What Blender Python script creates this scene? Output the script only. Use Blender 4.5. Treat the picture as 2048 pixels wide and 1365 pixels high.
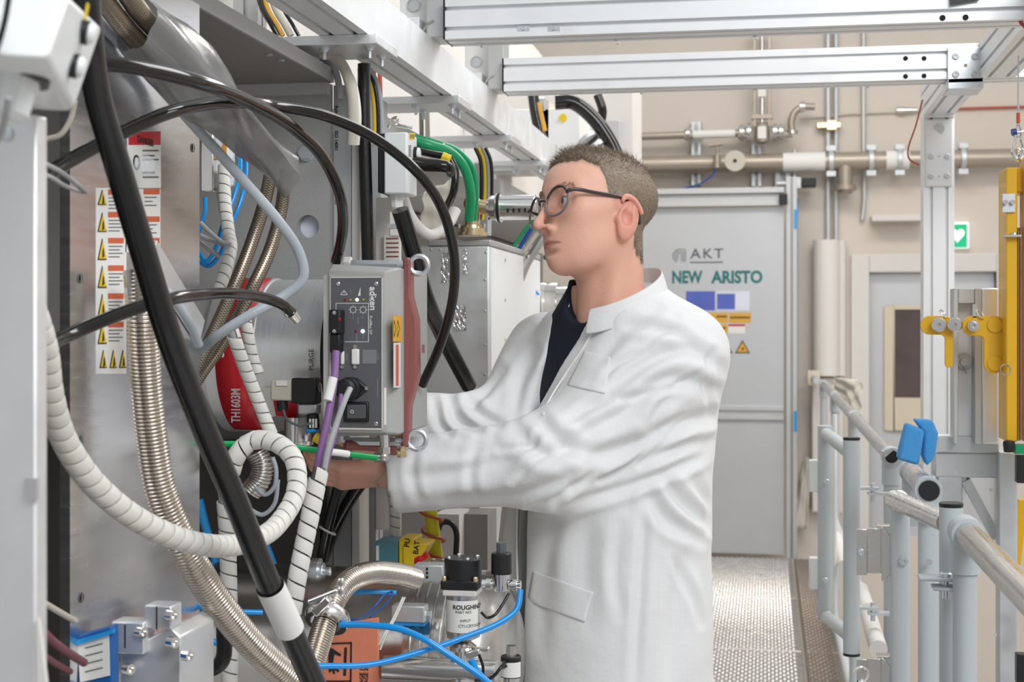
import bpy, bmesh, math, random
import numpy as np
from mathutils import Vector, Matrix
random.seed(7); rng = np.random.default_rng(7)
for o in list(bpy.data.objects): bpy.data.objects.remove(o)
S = bpy.context.scene
COL = S.collection
# ------------------------------------------------------------------ camera
FPX = 2900.0; TH = math.radians(9.94); HOR = 650.0; CAMZ = 1.42
CAM = Vector((0, 0, CAMZ))
cd = bpy.data.cameras.new('camera'); cam = bpy.data.objects.new('camera', cd); COL.objects.link(cam)
cd.sensor_width = 36; cd.lens = FPX/2048*36; cd.shift_y = -(682.5-HOR)/2048
cd.clip_start = .02; cd.clip_end = 100
cam.location = CAM; cam.rotation_euler = (math.pi/2, 0, TH)
cd.dof.use_dof = True; cd.dof.focus_distance = 2.3; cd.dof.aperture_fstop = 9
S.camera = cam
# ------------------------------------------------------------------ light
w = bpy.data.worlds.new('world'); S.world = w; w.use_nodes = True
wn = w.node_tree.nodes; wl = w.node_tree.links
bg = wn['Background']
tc = wn.new('ShaderNodeTexCoord'); sx = wn.new('ShaderNodeSeparateXYZ'); mr = wn.new('ShaderNodeMapRange'); cr = wn.new('ShaderNodeMix')
cr.data_type = 'RGBA'
wl.new(tc.outputs['Generated'], sx.inputs[0]); wl.new(sx.outputs['Z'], mr.inputs['Value'])
mr.inputs['From Min'].default_value = -.3; mr.inputs['From Max'].default_value = .6
wl.new(mr.outputs[0], cr.inputs['Factor'])
cr.inputs['A'].default_value = (.58, .57, .57, 1); cr.inputs['B'].default_value = (.93, .97, 1, 1)
wl.new(cr.outputs['Result'], bg.inputs['Color']); bg.inputs['Strength'].default_value = .70
def area(name, loc, target, size, sy, power, col=(1, 1, 1)):
    l = bpy.data.lights.new(name, 'AREA'); l.shape = 'RECTANGLE'; l.size = size; l.size_y = sy; l.energy = power; l.color = col
    o = bpy.data.objects.new(name, l); COL.objects.link(o); o.location = loc
    o.rotation_euler = (Vector(target)-Vector(loc)).to_track_quat('-Z', 'Y').to_euler(); return o
area('ceiling_lamp_hall', (1.6, -.6, 3.6), (-.3, 2.6, 1.2), 2.2, 1.4, 94, (.97, .985, 1))
area('ceiling_lamp_aisle', (.1, 6.4, 4.1), (0, 6.4, 0), 1.0, 3.0, 95, (1, .95, .88))
area('ceiling_lamp_bay', (1.9, 4.2, 4.0), (.3, 3.8, .6), 1.2, 2.4, 80, (.98, .99, 1))
S.view_settings.view_transform = 'Standard'; S.view_settings.look = 'None'
S.view_settings.gamma = 1; S.view_settings.use_curve_mapping = False; S.view_settings.exposure = 0.0
# ------------------------------------------------------------------ pixel to place
ST, CT = math.sin(TH), math.cos(TH)
def ray(u, v):
    a = (u-1024)/FPX; return Vector((-ST+a*CT, CT+a*ST, (HOR-v)/FPX))
def at(u, v, d): return CAM + ray(u, v)*d
def onY(u, v, Y): r = ray(u, v); return CAM + r*(Y/r.y)
def onX(u, v, X): r = ray(u, v); return CAM + r*(X/r.x)
def onZ(u, v, Z): r = ray(u, v); return CAM + r*((Z-CAMZ)/r.z)
def px(n, d): return n*d/FPX
V = Vector
# ------------------------------------------------------------------ materials
MATS = {}
def mat(name, col, rough=.5, metal=0., var=.06, bump=0., bscale=60., scale=8., aniso=None, coat=0., trans=0., emit=0., ior=1.45, alpha=1., spec=.5, sss=0.):
    m = bpy.data.materials.new(name); m.use_nodes = True; nt = m.node_tree; N = nt.nodes; L = nt.links
    b = N['Principled BSDF']
    b.inputs['Roughness'].default_value = rough; b.inputs['Metallic'].default_value = metal
    b.inputs['IOR'].default_value = ior; b.inputs['Specular IOR Level'].default_value = spec
    b.inputs['Coat Weight'].default_value = coat; b.inputs['Transmission Weight'].default_value = trans
    if sss:
        b.inputs['Subsurface Weight'].default_value = sss; b.inputs['Subsurface Radius'].default_value = (.012, .005, .003); b.inputs['Subsurface Scale'].default_value = 1
    c = list(col)+[1]
    t = N.new('ShaderNodeTexCoord'); mp = N.new('ShaderNodeMapping'); L.new(t.outputs['Object'], mp.inputs[0])
    if aniso: mp.inputs['Scale'].default_value = aniso
    n = N.new('ShaderNodeTexNoise'); n.inputs['Scale'].default_value = scale; n.inputs['Detail'].default_value = 4
    L.new(mp.outputs[0], n.inputs['Vector'])
    mx = N.new('ShaderNodeMix'); mx.data_type = 'RGBA'; L.new(n.outputs['Fac'], mx.inputs['Factor'])
    mx.inputs['A'].default_value = [max(0, x*(1-var)) for x in col]+[1]
    mx.inputs['B'].default_value = [min(1, x*(1+var)) for x in col]+[1]
    L.new(mx.outputs['Result'], b.inputs['Base Color'])
    if metal > .3 or aniso:
        r = N.new('ShaderNodeMapRange'); L.new(n.outputs['Fac'], r.inputs['Value'])
        r.inputs['From Min'].default_value = .3; r.inputs['From Max'].default_value = .7
        r.inputs['To Min'].default_value = max(.02, rough*.8); r.inputs['To Max'].default_value = min(1, rough*1.2)
        L.new(r.outputs[0], b.inputs['Roughness'])
    if bump:
        n2 = N.new('ShaderNodeTexNoise'); n2.inputs['Scale'].default_value = bscale; n2.inputs['Detail'].default_value = 3
        L.new(mp.outputs[0], n2.inputs['Vector'])
        bp = N.new('ShaderNodeBump'); bp.inputs['Strength'].default_value = bump; bp.inputs['Distance'].default_value = .002
        L.new(n2.outputs['Fac'], bp.inputs['Height']); L.new(bp.outputs[0], b.inputs['Normal'])
    if emit:
        b.inputs['Emission Color'].default_value = c; b.inputs['Emission Strength'].default_value = emit
    if alpha < 1: b.inputs['Alpha'].default_value = alpha
    MATS[name] = m; return m
M = MATS
mat('aluminium', (.80, .81, .82), .42, .75, .04, scale=30)
mat('anodised', (.86, .87, .88), .48, .45, .03, scale=20)
mat('frame_grey', (.56, .57, .575), .45, .3, .04)
mat('alu_dark', (.55, .55, .55), .45, .7, .06)
mat('brushed', (.74, .74, .76), .24, 1, .06, aniso=(1, 3, 30), scale=4)
mat('brushed_x', (.76, .76, .76), .33, .6, .02, aniso=(60, 3, 3), scale=5)
mat('steel', (.62, .60, .57), .25, 1, .06, scale=20)
mat('steel_pol', (.78, .77, .75), .16, 1, .05, scale=20)
mat('zinc', (.70, .74, .77), .34, .9, .06, scale=40)
mat('galv', (.60, .62, .63), .5, .7, .12, scale=25)
mat('bellow', (.66, .60, .53), .22, 1, .05, scale=20)
mat('brass', (.72, .58, .36), .25, 1, .08, scale=20)
mat('grey_paint', (.36, .36, .355), .55, 0, .05, .5, 420, 12)
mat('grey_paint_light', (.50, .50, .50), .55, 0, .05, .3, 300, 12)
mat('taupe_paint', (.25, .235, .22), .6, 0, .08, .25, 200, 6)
mat('duct_grey', (.43, .44, .45), .5, 0, .03)
mat('case_grey', (.40, .40, .385), .5, 0, .03, .25, 500)
mat('panel_dark', (.115, .115, .125), .55, 0, .04)
mat('panel_mid', (.22, .22, .235), .6, 0, .03)
mat('black_rubber', (.008, .008, .009), .25, 0, .3, .35, 60, 9, coat=.25)
mat('black_gloss', (.012, .010, .009), .09, 0, .1, scale=10)
mat('black_plastic', (.014, .014, .015), .4, 0, .15)
mat('inner_shade', (.05, .045, .042), .7, 0, .2)  # shade inside the machine, put into the colour
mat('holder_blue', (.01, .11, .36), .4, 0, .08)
mat('void_shade', (.02, .018, .017), .9, 0, .1)  # near-black puts the shade of gaps and openings into the colour
mat('white_plastic', (.80, .82, .82), .38, 0, .02, scale=5)
mat('white_paint', (.80, .80, .79), .5, 0, .02)
mat('wrap_white', (.74, .72, .67), .5, 0, .05, scale=15)
mat('tape_white', (.84, .84, .83), .6, 0, .03)
mat('grey_tube', (.42, .46, .50), .4, 0, .05)
mat('cable_grey', (.40, .40, .41), .5, 0, .05)
mat('cable_beige', (.56, .52, .44), .5, 0, .05)
mat('blue_tube', (.002, .29, .76), .2, 0, .08, coat=.3)
mat('blue_dark', (.01, .07, .30), .3, 0, .1)
mat('cyan_blue', (.03, .33, .75), .28, 0, .05)
mat('green_tube', (.0, .33, .085), .3, 0, .06)
mat('green_vein', (.01, .30, .12), .3, 0, .1)
mat('purple', (.24, .12, .30), .45, 0, .06)
mat('red', (.55, .012, .02), .35, 0, .06)
mat('red_wire', (.45, .09, .05), .45, 0, .06)
mat('orange_red', (.62, .12, .045), .55, 0, .05)
mat('brown_red', (.30, .105, .095), .42, .15, .06, .3, 300)
mat('maroon', (.17, .05, .07), .5, 0, .06)
mat('yellow', (.78, .56, .02), .45, 0, .04)
mat('yellow_paint', (.76, .43, .01), .35, 0, .05, coat=.2)
mat('yellow_bright', (.68, .60, .02), .4, 0, .04)
mat('sign_orange', (.70, .38, .05), .5, 0, .05)
mat('salmon', (.80, .26, .15), .7, 0, .10, scale=60)
mat('estop_grey', (.09, .24, .29), .45, 0, .04)
mat('paper', (.80, .79, .76), .6, 0, .02)
mat('ink', (.02, .02, .02), .6, 0, .02)
mat('ink_grey', (.10, .11, .12), .6, 0, .02)
mat('ink_teal', (.02, .17, .17), .6, 0, .02)
mat('print_white', (.80, .80, .80), .6, 0, .02)
mat('sign_blue', (.10, .14, .50), .35, 0, .1)
mat('sign_pale', (.70, .72, .82), .35, 0, .08)
mat('sign_green', (.0, .42, .18), .4, 0, .03, emit=.5)
mat('sign_white', (.9, .95, .93), .4, 0, .02, emit=.55)
mat('led_white', (.8, .95, 1), .3, 0, 0, emit=6)
mat('led_green', (.75, 1, .8), .3, 0, 0, emit=3)
mat('led_yellow', (.45, .40, .03), .3, 0, 0)
mat('led_red', (.3, .01, .02), .3, 0, 0)
mat('wall', (.68, .615, .545), .8, 0, .04, .12, 30, 2.5)
mat('wall_white', (.72, .68, .65), .8, 0, .03, .1, 30, 2.5)
mat('door_grey', (.56, .57, .59), .38, .25, .05, scale=3)
mat('door_beige', (.66, .58, .45), .55, 0, .04)
mat('frame_pale', (.70, .67, .64), .6, 0, .03)
mat('window_dark', (.10, .075, .07), .15, 0, .5, scale=5)
mat('pipe_taupe', (.40, .345, .285), .38, .5, .10, scale=10)
mat('pipe_white', (.76, .735, .70), .18, 0, .03, coat=.4)
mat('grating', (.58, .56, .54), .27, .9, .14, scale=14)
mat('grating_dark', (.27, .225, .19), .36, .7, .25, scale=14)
mat('rail_grey', (.50, .54, .555), .42, 0, .03, scale=10)
mat('rail_metal', (.62, .62, .62), .28, 1, .03, aniso=(60, .6, 60), scale=4)
mat('foam_blue', (.07, .32, .68), .9, 0, .06, .7, 260)
mat('film', (.66, .62, .54), .5, 0, .08)
mat('foil', (.82, .82, .83), .12, 1, .05, 1.0, 120)
mat('skin', (.82, .465, .345), .46, 0, .07, .25, 260, 26, sss=.25)
def skin_tints():
    m = M['skin']; N = m.node_tree.nodes; L = m.node_tree.links; b = N['Principled BSDF']; src = b.inputs['Base Color'].links[0].from_socket
    for nm, c, k in (('flush', (.74, .33, .25, 1), 1.), ('lip', (.55, .225, .19, 1), .85), ('stubble', (.40, .30, .22, 1), .75)):
        a = N.new('ShaderNodeAttribute'); a.attribute_name = nm; x = N.new('ShaderNodeMix'); x.data_type = 'RGBA'; f = N.new('ShaderNodeMath'); f.operation = 'MULTIPLY'; f.inputs[1].default_value = k
        L.new(a.outputs['Fac'], f.inputs[0]); L.new(f.outputs[0], x.inputs['Factor']); L.new(src, x.inputs['A']); x.inputs['B'].default_value = c; src = x.outputs['Result']
    L.new(src, b.inputs['Base Color'])
skin_tints()
mat('lip', (.52, .20, .17), .42, 0, .08, .3, 200, 20, sss=.2)
mat('skin_ear', (.74, .37, .29), .45, 0, .08, .2, 260, 26, sss=.3)
mat('hair', (.26, .20, .145), .55, 0, .35, scale=150)
mat('eye_white', (.70, .68, .66), .2, 0, .02)
mat('iris', (.10, .12, .12), .15, 0, .2)
mat('glasses', (.055, .035, .035), .2, 0, .1, coat=.4)
mat('glasses_clear', (.22, .17, .16), .15, 0, .1, coat=.5)
mat('lens_glass', (.98, .99, 1), .0, 0, 0, trans=1, ior=1.12)
mat('navy', (.009, .014, .027), .8, 0, .25, .5, 300, 30)
mat('trousers', (.03, .035, .05), .8, 0, .15, .3, 300)
mat('shoe', (.03, .025, .02), .5, 0, .1)
# braided hose and lab coat and clear vinyl get their own node trees
def braid_mat():
    m = mat('braid', (.36, .32, .26), .34, .9, .3, scale=5); N = m.node_tree.nodes; L = m.node_tree.links; b = N['Principled BSDF']
    t = N.new('ShaderNodeTexCoord'); mp = N.new('ShaderNodeMapping'); L.new(t.outputs['UV'], mp.inputs[0]); mp.inputs['Scale'].default_value = (16, 520, 1)
    ck = N.new('ShaderNodeTexChecker'); ck.inputs['Scale'].default_value = 1; L.new(mp.outputs[0], ck.inputs['Vector'])
    ck.inputs['Color1'].default_value = (.46, .40, .32, 1); ck.inputs['Color2'].default_value = (.17, .135, .10, 1)
    L.new(ck.outputs['Color'], b.inputs['Base Color'])
    bp = N.new('ShaderNodeBump'); bp.inputs['Strength'].default_value = .8; bp.inputs['Distance'].default_value = .002
    L.new(ck.outputs['Fac'], bp.inputs['Height']); L.new(bp.outputs[0], b.inputs['Normal'])
braid_mat()
def coat_mat():
    m = mat('coat', (.80, .805, .815), .8, 0, .02, scale=3); N = m.node_tree.nodes; L = m.node_tree.links; b = N['Principled BSDF']
    t = N.new('ShaderNodeTexCoord'); br = N.new('ShaderNodeTexBrick'); mp = N.new('ShaderNodeMapping')
    # fine anti-static thread grid woven in the cloth, five millimetre squares
    L.new(t.outputs['UV'], mp.inputs[0]); L.new(mp.outputs[0], br.inputs['Vector'])
    br.offset = 0; br.inputs['Scale'].default_value = 1; br.inputs['Brick Width'].default_value = .0095; br.inputs['Row Height'].default_value = .0095
    br.inputs['Mortar Size'].default_value = .0004; br.inputs['Mortar Smooth'].default_value = .6
    br.inputs['Color1'].default_value = br.inputs['Color2'].default_value = (.815, .815, .815, 1); br.inputs['Mortar'].default_value = (.775, .78, .79, 1)
    L.new(br.outputs['Color'], b.inputs['Base Color'])
    b.inputs['Sheen Weight'].default_value = .15
    n = N.new('ShaderNodeTexNoise'); n.inputs['Scale'].default_value = 38; n.inputs['Detail'].default_value = 5; L.new(t.outputs['Object'], n.inputs['Vector'])
    bp = N.new('ShaderNodeBump'); bp.inputs['Strength'].default_value = .25; bp.inputs['Distance'].default_value = .006
    L.new(n.outputs['Fac'], bp.inputs['Height']); L.new(bp.outputs[0], b.inputs['Normal'])
coat_mat()
mat('vinyl', (.20, .20, .20), .22, 0, .15, .4, 30, alpha=.80)
mat('acrylic', (.8, .85, .9), .1, 0, .05, alpha=.30)
# ------------------------------------------------------------------ mesh helpers
def frame_of(d):
    d = V(d).normalized(); up = V((0, 0, 1)) if abs(d.z) < .95 else V((1, 0, 0))
    s = d.cross(up).normalized(); return s, s.cross(d).normalized(), d
def spline(pts, n=12):
    P = [V(p) for p in pts]
    if len(P) < 3: return [P[0].lerp(P[1], i/n) for i in range(n+1)]
    Q = [P[0]*2-P[1]]+P+[P[-1]*2-P[-2]]; out = []
    for i in range(1, len(Q)-2):
        p0, p1, p2, p3 = Q[i-1:i+3]
        t01 = max(1e-6, (p1-p0).length**.5); t12 = max(1e-6, (p2-p1).length**.5); t23 = max(1e-6, (p3-p2).length**.5)
        m1 = (p2-p1) + t12*((p1-p0)/t01-(p2-p0)/(t01+t12)); m2 = (p2-p1) + t12*((p3-p2)/t23-(p3-p1)/(t12+t23))
        for k in range(n):
            t = k/n; t2 = t*t; t3 = t2*t
            out.append(p1*(2*t3-3*t2+1)+m1*(t3-2*t2+t)+p2*(-2*t3+3*t2)+m2*(t3-t2))
    out.append(P[-1]); return out
def frames(path):
    n = len(path); tang = [(path[min(i+1, n-1)]-path[max(i-1, 0)]).normalized() for i in range(n)]
    s, u, _ = frame_of(tang[0]); out = [(s, u, tang[0])]
    for i in range(1, n):
        q = tang[i-1].rotation_difference(tang[i]); s = (q @ s); s = (s-tang[i]*s.dot(tang[i])).normalized(); out.append((s, tang[i].cross(s)*-1, tang[i]))
    return out
def resample(path, step):
    L = [0]
    for a, b in zip(path, path[1:]): L.append(L[-1]+(b-a).length)
    n = max(2, int(L[-1]/step)); out = []; j = 0
    for i in range(n+1):
        s = L[-1]*i/n
        while j < len(L)-2 and L[j+1] < s: j += 1
        t = (s-L[j])/max(1e-9, L[j+1]-L[j]); out.append(path[j].lerp(path[j+1], min(1, t)))
    return out
class MB:
    def __init__(s): s.v = []; s.f = []; s.uv = {}
    def quad(s, a, b, c, d): i = len(s.v); s.v += [V(a), V(b), V(c), V(d)]; s.f.append((i, i+1, i+2, i+3)); return s
    def box(s, lo, hi):
        x0, y0, z0 = [min(a, b) for a, b in zip(lo, hi)]; x1, y1, z1 = [max(a, b) for a, b in zip(lo, hi)]
        return s.hexa([(x0, y0, z0), (x1, y0, z0), (x1, y1, z0), (x0, y1, z0), (x0, y0, z1), (x1, y0, z1), (x1, y1, z1), (x0, y1, z1)])
    def hexa(s, p):
        i = len(s.v); s.v += [V(q) for q in p]
        for f in ((3, 2, 1, 0), (4, 5, 6, 7), (0, 1, 5, 4), (1, 2, 6, 5), (2, 3, 7, 6), (3, 0, 4, 7)): s.f.append(tuple(i+k for k in f))
        return s
    def obox(s, c, ax, ay, az, sx, sy, sz):
        c = V(c); ax = V(ax).normalized(); ay = V(ay).normalized(); az = V(az).normalized()
        P = [c+ax*(i*sx/2)+ay*(j*sy/2)+az*(k*sz/2) for k in (-1, 1) for i, j in ((-1, -1), (1, -1), (1, 1), (-1, 1))]
        return s.hexa(P)
    def bar(s, p0, p1, wd, ht, up=(0, 0, 1)):
        p0, p1 = V(p0), V(p1); d = (p1-p0).normalized(); sd = d.cross(V(up)).normalized(); u = sd.cross(d)
        return s.obox((p0+p1)/2, sd, d, u, wd, (p1-p0).length, ht)
    def cyl(s, p0, p1, r0, r1=None, n=24, cap=True):
        r1 = r0 if r1 is None else r1; p0, p1 = V(p0), V(p1); a, b, _ = frame_of(p1-p0); i = len(s.v)
        for p, r in ((p0, r0), (p1, r1)):
            for k in range(n): t = 2*math.pi*k/n; s.v.append(p+(a*math.cos(t)+b*math.sin(t))*r)
        for k in range(n): s.f.append((i+k, i+(k+1) % n, i+n+(k+1) % n, i+n+k))
        if cap: s.f.append(tuple(i+k for k in reversed(range(n)))); s.f.append(tuple(i+n+k for k in range(n)))
        return s
    def lathe(s, p0, d, prof, n=32, cap=True):
        p0 = V(p0); a, b, d = frame_of(d); i = len(s.v); m = len(prof)
        for h, r in prof:
            for k in range(n): t = 2*math.pi*k/n; s.v.append(p0+d*h+(a*math.cos(t)+b*math.sin(t))*r)
        for j in range(m-1):
            for k in range(n): s.f.append((i+j*n+k, i+j*n+(k+1) % n, i+(j+1)*n+(k+1) % n, i+(j+1)*n+k))
        if cap:
            if prof[0][1] > 1e-6: s.f.append(tuple(i+k for k in reversed(range(n))))
            if prof[-1][1] > 1e-6: s.f.append(tuple(i+(m-1)*n+k for k in range(n)))
        return s
    def tube(s, path, r, n=14, cap=True, rf=None):
        fr = frames(path); i = len(s.v); m = len(path); L = 0
        for j, p in enumerate(path):
            if j: L += (path[j]-path[j-1]).length
            rr = rf(j/(m-1)) if rf else (r[j] if hasattr(r, '__len__') else r)
            for k in range(n):
                t = 2*math.pi*k/n; s.uv[len(s.v)] = (k/n, L); s.v.append(p+(fr[j][0]*math.cos(t)+fr[j][1]*math.sin(t))*rr)
        for j in range(m-1):
            for k in range(n): s.f.append((i+j*n+k, i+(j+1)*n+k, i+(j+1)*n+(k+1) % n, i+j*n+(k+1) % n))
        if cap: s.f.append(tuple(i+k for k in range(n))); s.f.append(tuple(i+(m-1)*n+k for k in reversed(range(n))))
        return s
    def torus(s, c, nrm, R, r, n=32, m=12, a0=0, a1=2*math.pi):
        a, b, d = frame_of(nrm); c = V(c); full = abs(a1-a0-2*math.pi) < 1e-6
        K = n if full else n+1; i = len(s.v)
        for k in range(K):
            t = a0+(a1-a0)*k/n; e = a*math.cos(t)+b*math.sin(t)
            for j in range(m): q = 2*math.pi*j/m; s.v.append(c+e*(R+r*math.cos(q))+d*(r*math.sin(q)))
        for k in range(n):
            k2 = (k+1) % K
            for j in range(m): s.f.append((i+k*m+j, i+k2*m+j, i+k2*m+(j+1) % m, i+k*m+(j+1) % m))
        return s
    def prism(s, pts, off):
        i = len(s.v); n = len(pts); off = V(off); s.v += [V(p) for p in pts]+[V(p)+off for p in pts]
        s.f.append(tuple(i+k for k in reversed(range(n)))); s.f.append(tuple(i+n+k for k in range(n)))
        for k in range(n): s.f.append((i+k, i+(k+1) % n, i+n+(k+1) % n, i+n+k))
        return s
    def ball(s, c, r, n=16, m=10, sc=(1, 1, 1)):
        c = V(c); i = len(s.v)
        for j in range(m+1):
            p = math.pi*j/m
            for k in range(n): t = 2*math.pi*k/n; s.v.append(c+V((r*sc[0]*math.sin(p)*math.cos(t), r*sc[1]*math.sin(p)*math.sin(t), r*sc[2]*math.cos(p))))
        for j in range(m):
            for k in range(n): s.f.append((i+j*n+k, i+(j+1)*n+k, i+(j+1)*n+(k+1) % n, i+j*n+(k+1) % n))
        return s
    def hexbolt(s, p, d, r, h):
        return s.cyl(p, V(p)+V(d).normalized()*h, r, n=6)
    def build(s, name, m, parent=None, bevel=0, sharp=38, origin=None, seg=2, flat=False):
        off = V((0, 0, 0))
        if parent is not None: off = root_loc(parent)
        elif origin is not None: off = V(origin)
        elif s.v:
            lo = [min(p[i] for p in s.v) for i in range(3)]; hi = [max(p[i] for p in s.v) for i in range(3)]
            off = V(((lo[0]+hi[0])/2, (lo[1]+hi[1])/2, lo[2]))
        me = bpy.data.meshes.new(name); me.from_pydata([p-off for p in s.v], [], s.f); me.update()
        if s.uv:
            uvl = me.uv_layers.new(name='UVMap'); buf = np.zeros((len(me.loops), 2))
            for li, l in enumerate(me.loops): buf[li] = s.uv.get(l.vertex_index, (0, 0))
            uvl.data.foreach_set('uv', buf.ravel())
        bm = bmesh.new(); bm.from_mesh(me); bmesh.ops.remove_doubles(bm, verts=bm.verts, dist=1e-6); bmesh.ops.recalc_face_normals(bm, faces=bm.faces); bm.to_mesh(me); bm.free()
        if not flat:
            me.polygons.foreach_set('use_smooth', [True]*len(me.polygons)); me.set_sharp_from_angle(angle=math.radians(sharp))
        me.materials.append(M[m] if isinstance(m, str) else m)
        o = bpy.data.objects.new(name, me); COL.objects.link(o)
        if parent is not None: o.parent = parent
        else: o.location = off
        if bevel:
            b = o.modifiers.new('bevel', 'BEVEL'); b.width = bevel; b.segments = seg; b.limit_method = 'ANGLE'; b.angle_limit = math.radians(40); b.harden_normals = False
        return o
def root_loc(o):
    p = V((0, 0, 0))
    while o is not None: p = p+o.location; o = o.parent
    return p
def thing(name, label, cat, loc, group=None):
    o = bpy.data.objects.new(name, None); COL.objects.link(o); o.location = loc; o.empty_display_size = .05
    return tag(o, label, cat, group)
def tag(o, label, cat, group=None):
    o['label'] = label; o['category'] = cat
    if group: o['group'] = group
    return o
def struct(o): o['kind'] = 'structure'; return o
def copy_tree(o, delta=(0, 0, 0), parent=None):
    c = o.copy(); COL.objects.link(c); c.parent = parent
    if parent is None: c.location = o.location+V(delta)
    for ch in list(o.children): copy_tree(ch, (0, 0, 0), c)
    return c
def text(s, size, mtl, origin, ax, ay, parent, name='lettering', depth=.0004, bold=0., align='LEFT', sx=1., spacing=1.):
    cu = bpy.data.curves.new('t', 'FONT'); cu.body = s; cu.size = size; cu.offset = bold; cu.align_x = align; cu.extrude = depth/2; cu.space_character = spacing; cu.resolution_u = 3
    to = bpy.data.objects.new('t', cu); COL.objects.link(to); bpy.context.view_layer.update()
    me = bpy.data.meshes.new_from_object(to.evaluated_get(bpy.context.evaluated_depsgraph_get()))
    bpy.data.objects.remove(to); bpy.data.curves.remove(cu)
    ax = V(ax).normalized(); ay = V(ay).normalized(); az = ax.cross(ay); o3 = V(origin); off = root_loc(parent)
    for v in me.vertices: v.co = o3+ax*(v.co.x*sx)+ay*v.co.y+az*v.co.z-off
    me.materials.clear(); me.materials.append(M[mtl]); me.name = name
    o = bpy.data.objects.new(name, me); COL.objects.link(o); o.parent = parent; return o
def bolt(mb, p, d, r, h=None):
    "socket-head or button-head screw: head with a recess ring"
    h = h or r*.8; d = V(d).normalized()
    return mb.lathe(p, d, [(-.001, r), (h*.75, r), (h, r*.8), (h, r*.45), (h*.5, r*.42), (h*.5, 0)], 14)
# ================================================================== the setting
YB = 9.3                                     # back wall
bw = MB()
def wallrect(mb, u0, u1, z0, z1, Y, t=.12):
    mb.box((u0, Y, z0), (u1, Y+t, z1))
# back wall in pieces around the small doorway on the right
D2L = onY(1738, 700, YB).x; D2R = onY(1992, 700, YB).x; D2T = onY(1800, 545, YB).z
mb = MB(); mb.box((-2.6, YB, -1.3), (D2L, YB+.12, 4.6)); mb.box((D2R, YB, -1.3), (3.2, YB+.12, 4.6)); mb.box((D2L, YB, D2T), (D2R, YB+.12, 4.6)); mb.box((D2L, YB, -1.3), (D2R, YB+.12, .1))
struct(mb.build('wall_back', 'wall'))
mb = MB(); mb.box((3.2, 1.5, -1.3), (3.3, YB, 4.6)); struct(mb.build('wall_right', 'wall_white'))
mb = MB(); mb.box((-2.6, -1, -1.42), (3.3, YB, -1.3)); struct(mb.build('floor', 'wall_white'))
mb = MB(); mb.box((-2.6, -.5, -1.3), (-2.5, YB, 4.6)); struct(mb.build('wall_left', 'taupe_paint'))
# walkway of pressed metal planks
wk = thing('walkway', 'raised metal walkway of dimpled aluminium planks', 'floor', (-.15, 5, -.06)); wk['kind'] = 'structure'; del wk['category']
def plank(x0, x1, y0, y1, m, dots=True):
    mb = MB(); mb.box((x0, y0, -.03), (x1, y1, 0))
    o = mb.build('plank', m, wk, bevel=.003)
    if dots:
        d = MB(); nx = int((x1-x0)/.032); ny = int((y1-y0)/.034); k = 0
        for j in range(ny):
            for i in range(nx):
                x = x0+.016+(i+(.5 if j % 2 else 0))*(x1-x0-.032)/nx; y = y0+.017+j*(y1-y0-.034)/max(1, ny-1)
                b = len(d.v); r = .0105
                for (rr, z) in ((r, .0), (r*.55, .0045)):
                    for q in range(6): d.v.append(V((x+rr*math.cos(q*math.pi/3), y+rr*math.sin(q*math.pi/3), z)))
                for q in range(6): d.f.append((b+q, b+(q+1) % 6, b+6+(q+1) % 6, b+6+q))
                d.f.append(tuple(b+6+q for q in range(6)))
        do = d.build('dimples', m, o, sharp=20); do['kind'] = 'stuff'
XS = onY(1570, 1110, 9.0).x+.045
ys = [1.2, 2.6, 3.9, 5.15, 6.42, 7.66, 8.95]
for a, b in zip(ys, ys[1:]):
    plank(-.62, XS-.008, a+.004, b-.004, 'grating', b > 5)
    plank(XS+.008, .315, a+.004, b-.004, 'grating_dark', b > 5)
mb = MB(); mb.box((-.62, 1.2, -.12), (-.58, 8.95, -.03)); mb.box((.27, 1.2, -.12), (.31, 8.95, -.03)); mb.box((-.2, 1.2, -.12), (-.16, 8.95, -.03)); mb.build('joist', 'galv', wk)
for y in (1.6, 3.4, 5.2, 7.0, 8.8):
    for x in (-.6, .29): mb = MB(); mb.cyl((x, y, -1.3), (x, y, -.1), .03); mb.build('support', 'galv', wk)
# ---- grey service door in its aluminium frame
YD = 8.98
dr = thing('door_1', 'grey metal door with teal lettering behind the man, in aluminium frame', 'door', (onY(1430, 900, YD).x, YD, 0)); struct(dr); del dr['category']
XR = onY(1568, 600, YD).x; XRo = onY(1594, 600, YD).x; XL = XR-.86; ZT = onY(1500, 416, YD).z; zm0 = onY(1500, 840, YD).z; zm1 = onY(1500, 812, YD).z
pl = MB().box((XL, YD, zm1), (XR, YD+.03, ZT)).build('upper_panel', 'door_grey', dr)
MB().box((XL, YD, .02), (XR, YD+.03, zm0)).build('lower_panel', 'door_grey', dr)
mb = MB().box((XL, YD-.02, zm0), (XR, YD+.03, zm0+.03)).box((XL, YD-.02, zm1-.03), (XR, YD+.03, zm1)).box((XL, YD-.008, zm0+.03), (XR, YD+.03, zm1-.03)); mb.build('rail', 'frame_grey', dr, bevel=.003)
for a, b in ((XR+.012, XRo), (XL-.10, XL-.012)):
    mb = MB().box((a, YD-.03, 0), (a+(b-a)*.42, YD+.05, 2.32)).box((a+(b-a)*.58, YD-.03, 0), (b, YD+.05, 2.32)).box((a+(b-a)*.42, YD-.012, 0), (a+(b-a)*.58, YD+.05, 2.32)); mb.build('frame_post', 'frame_grey', dr, bevel=.003)
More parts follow.
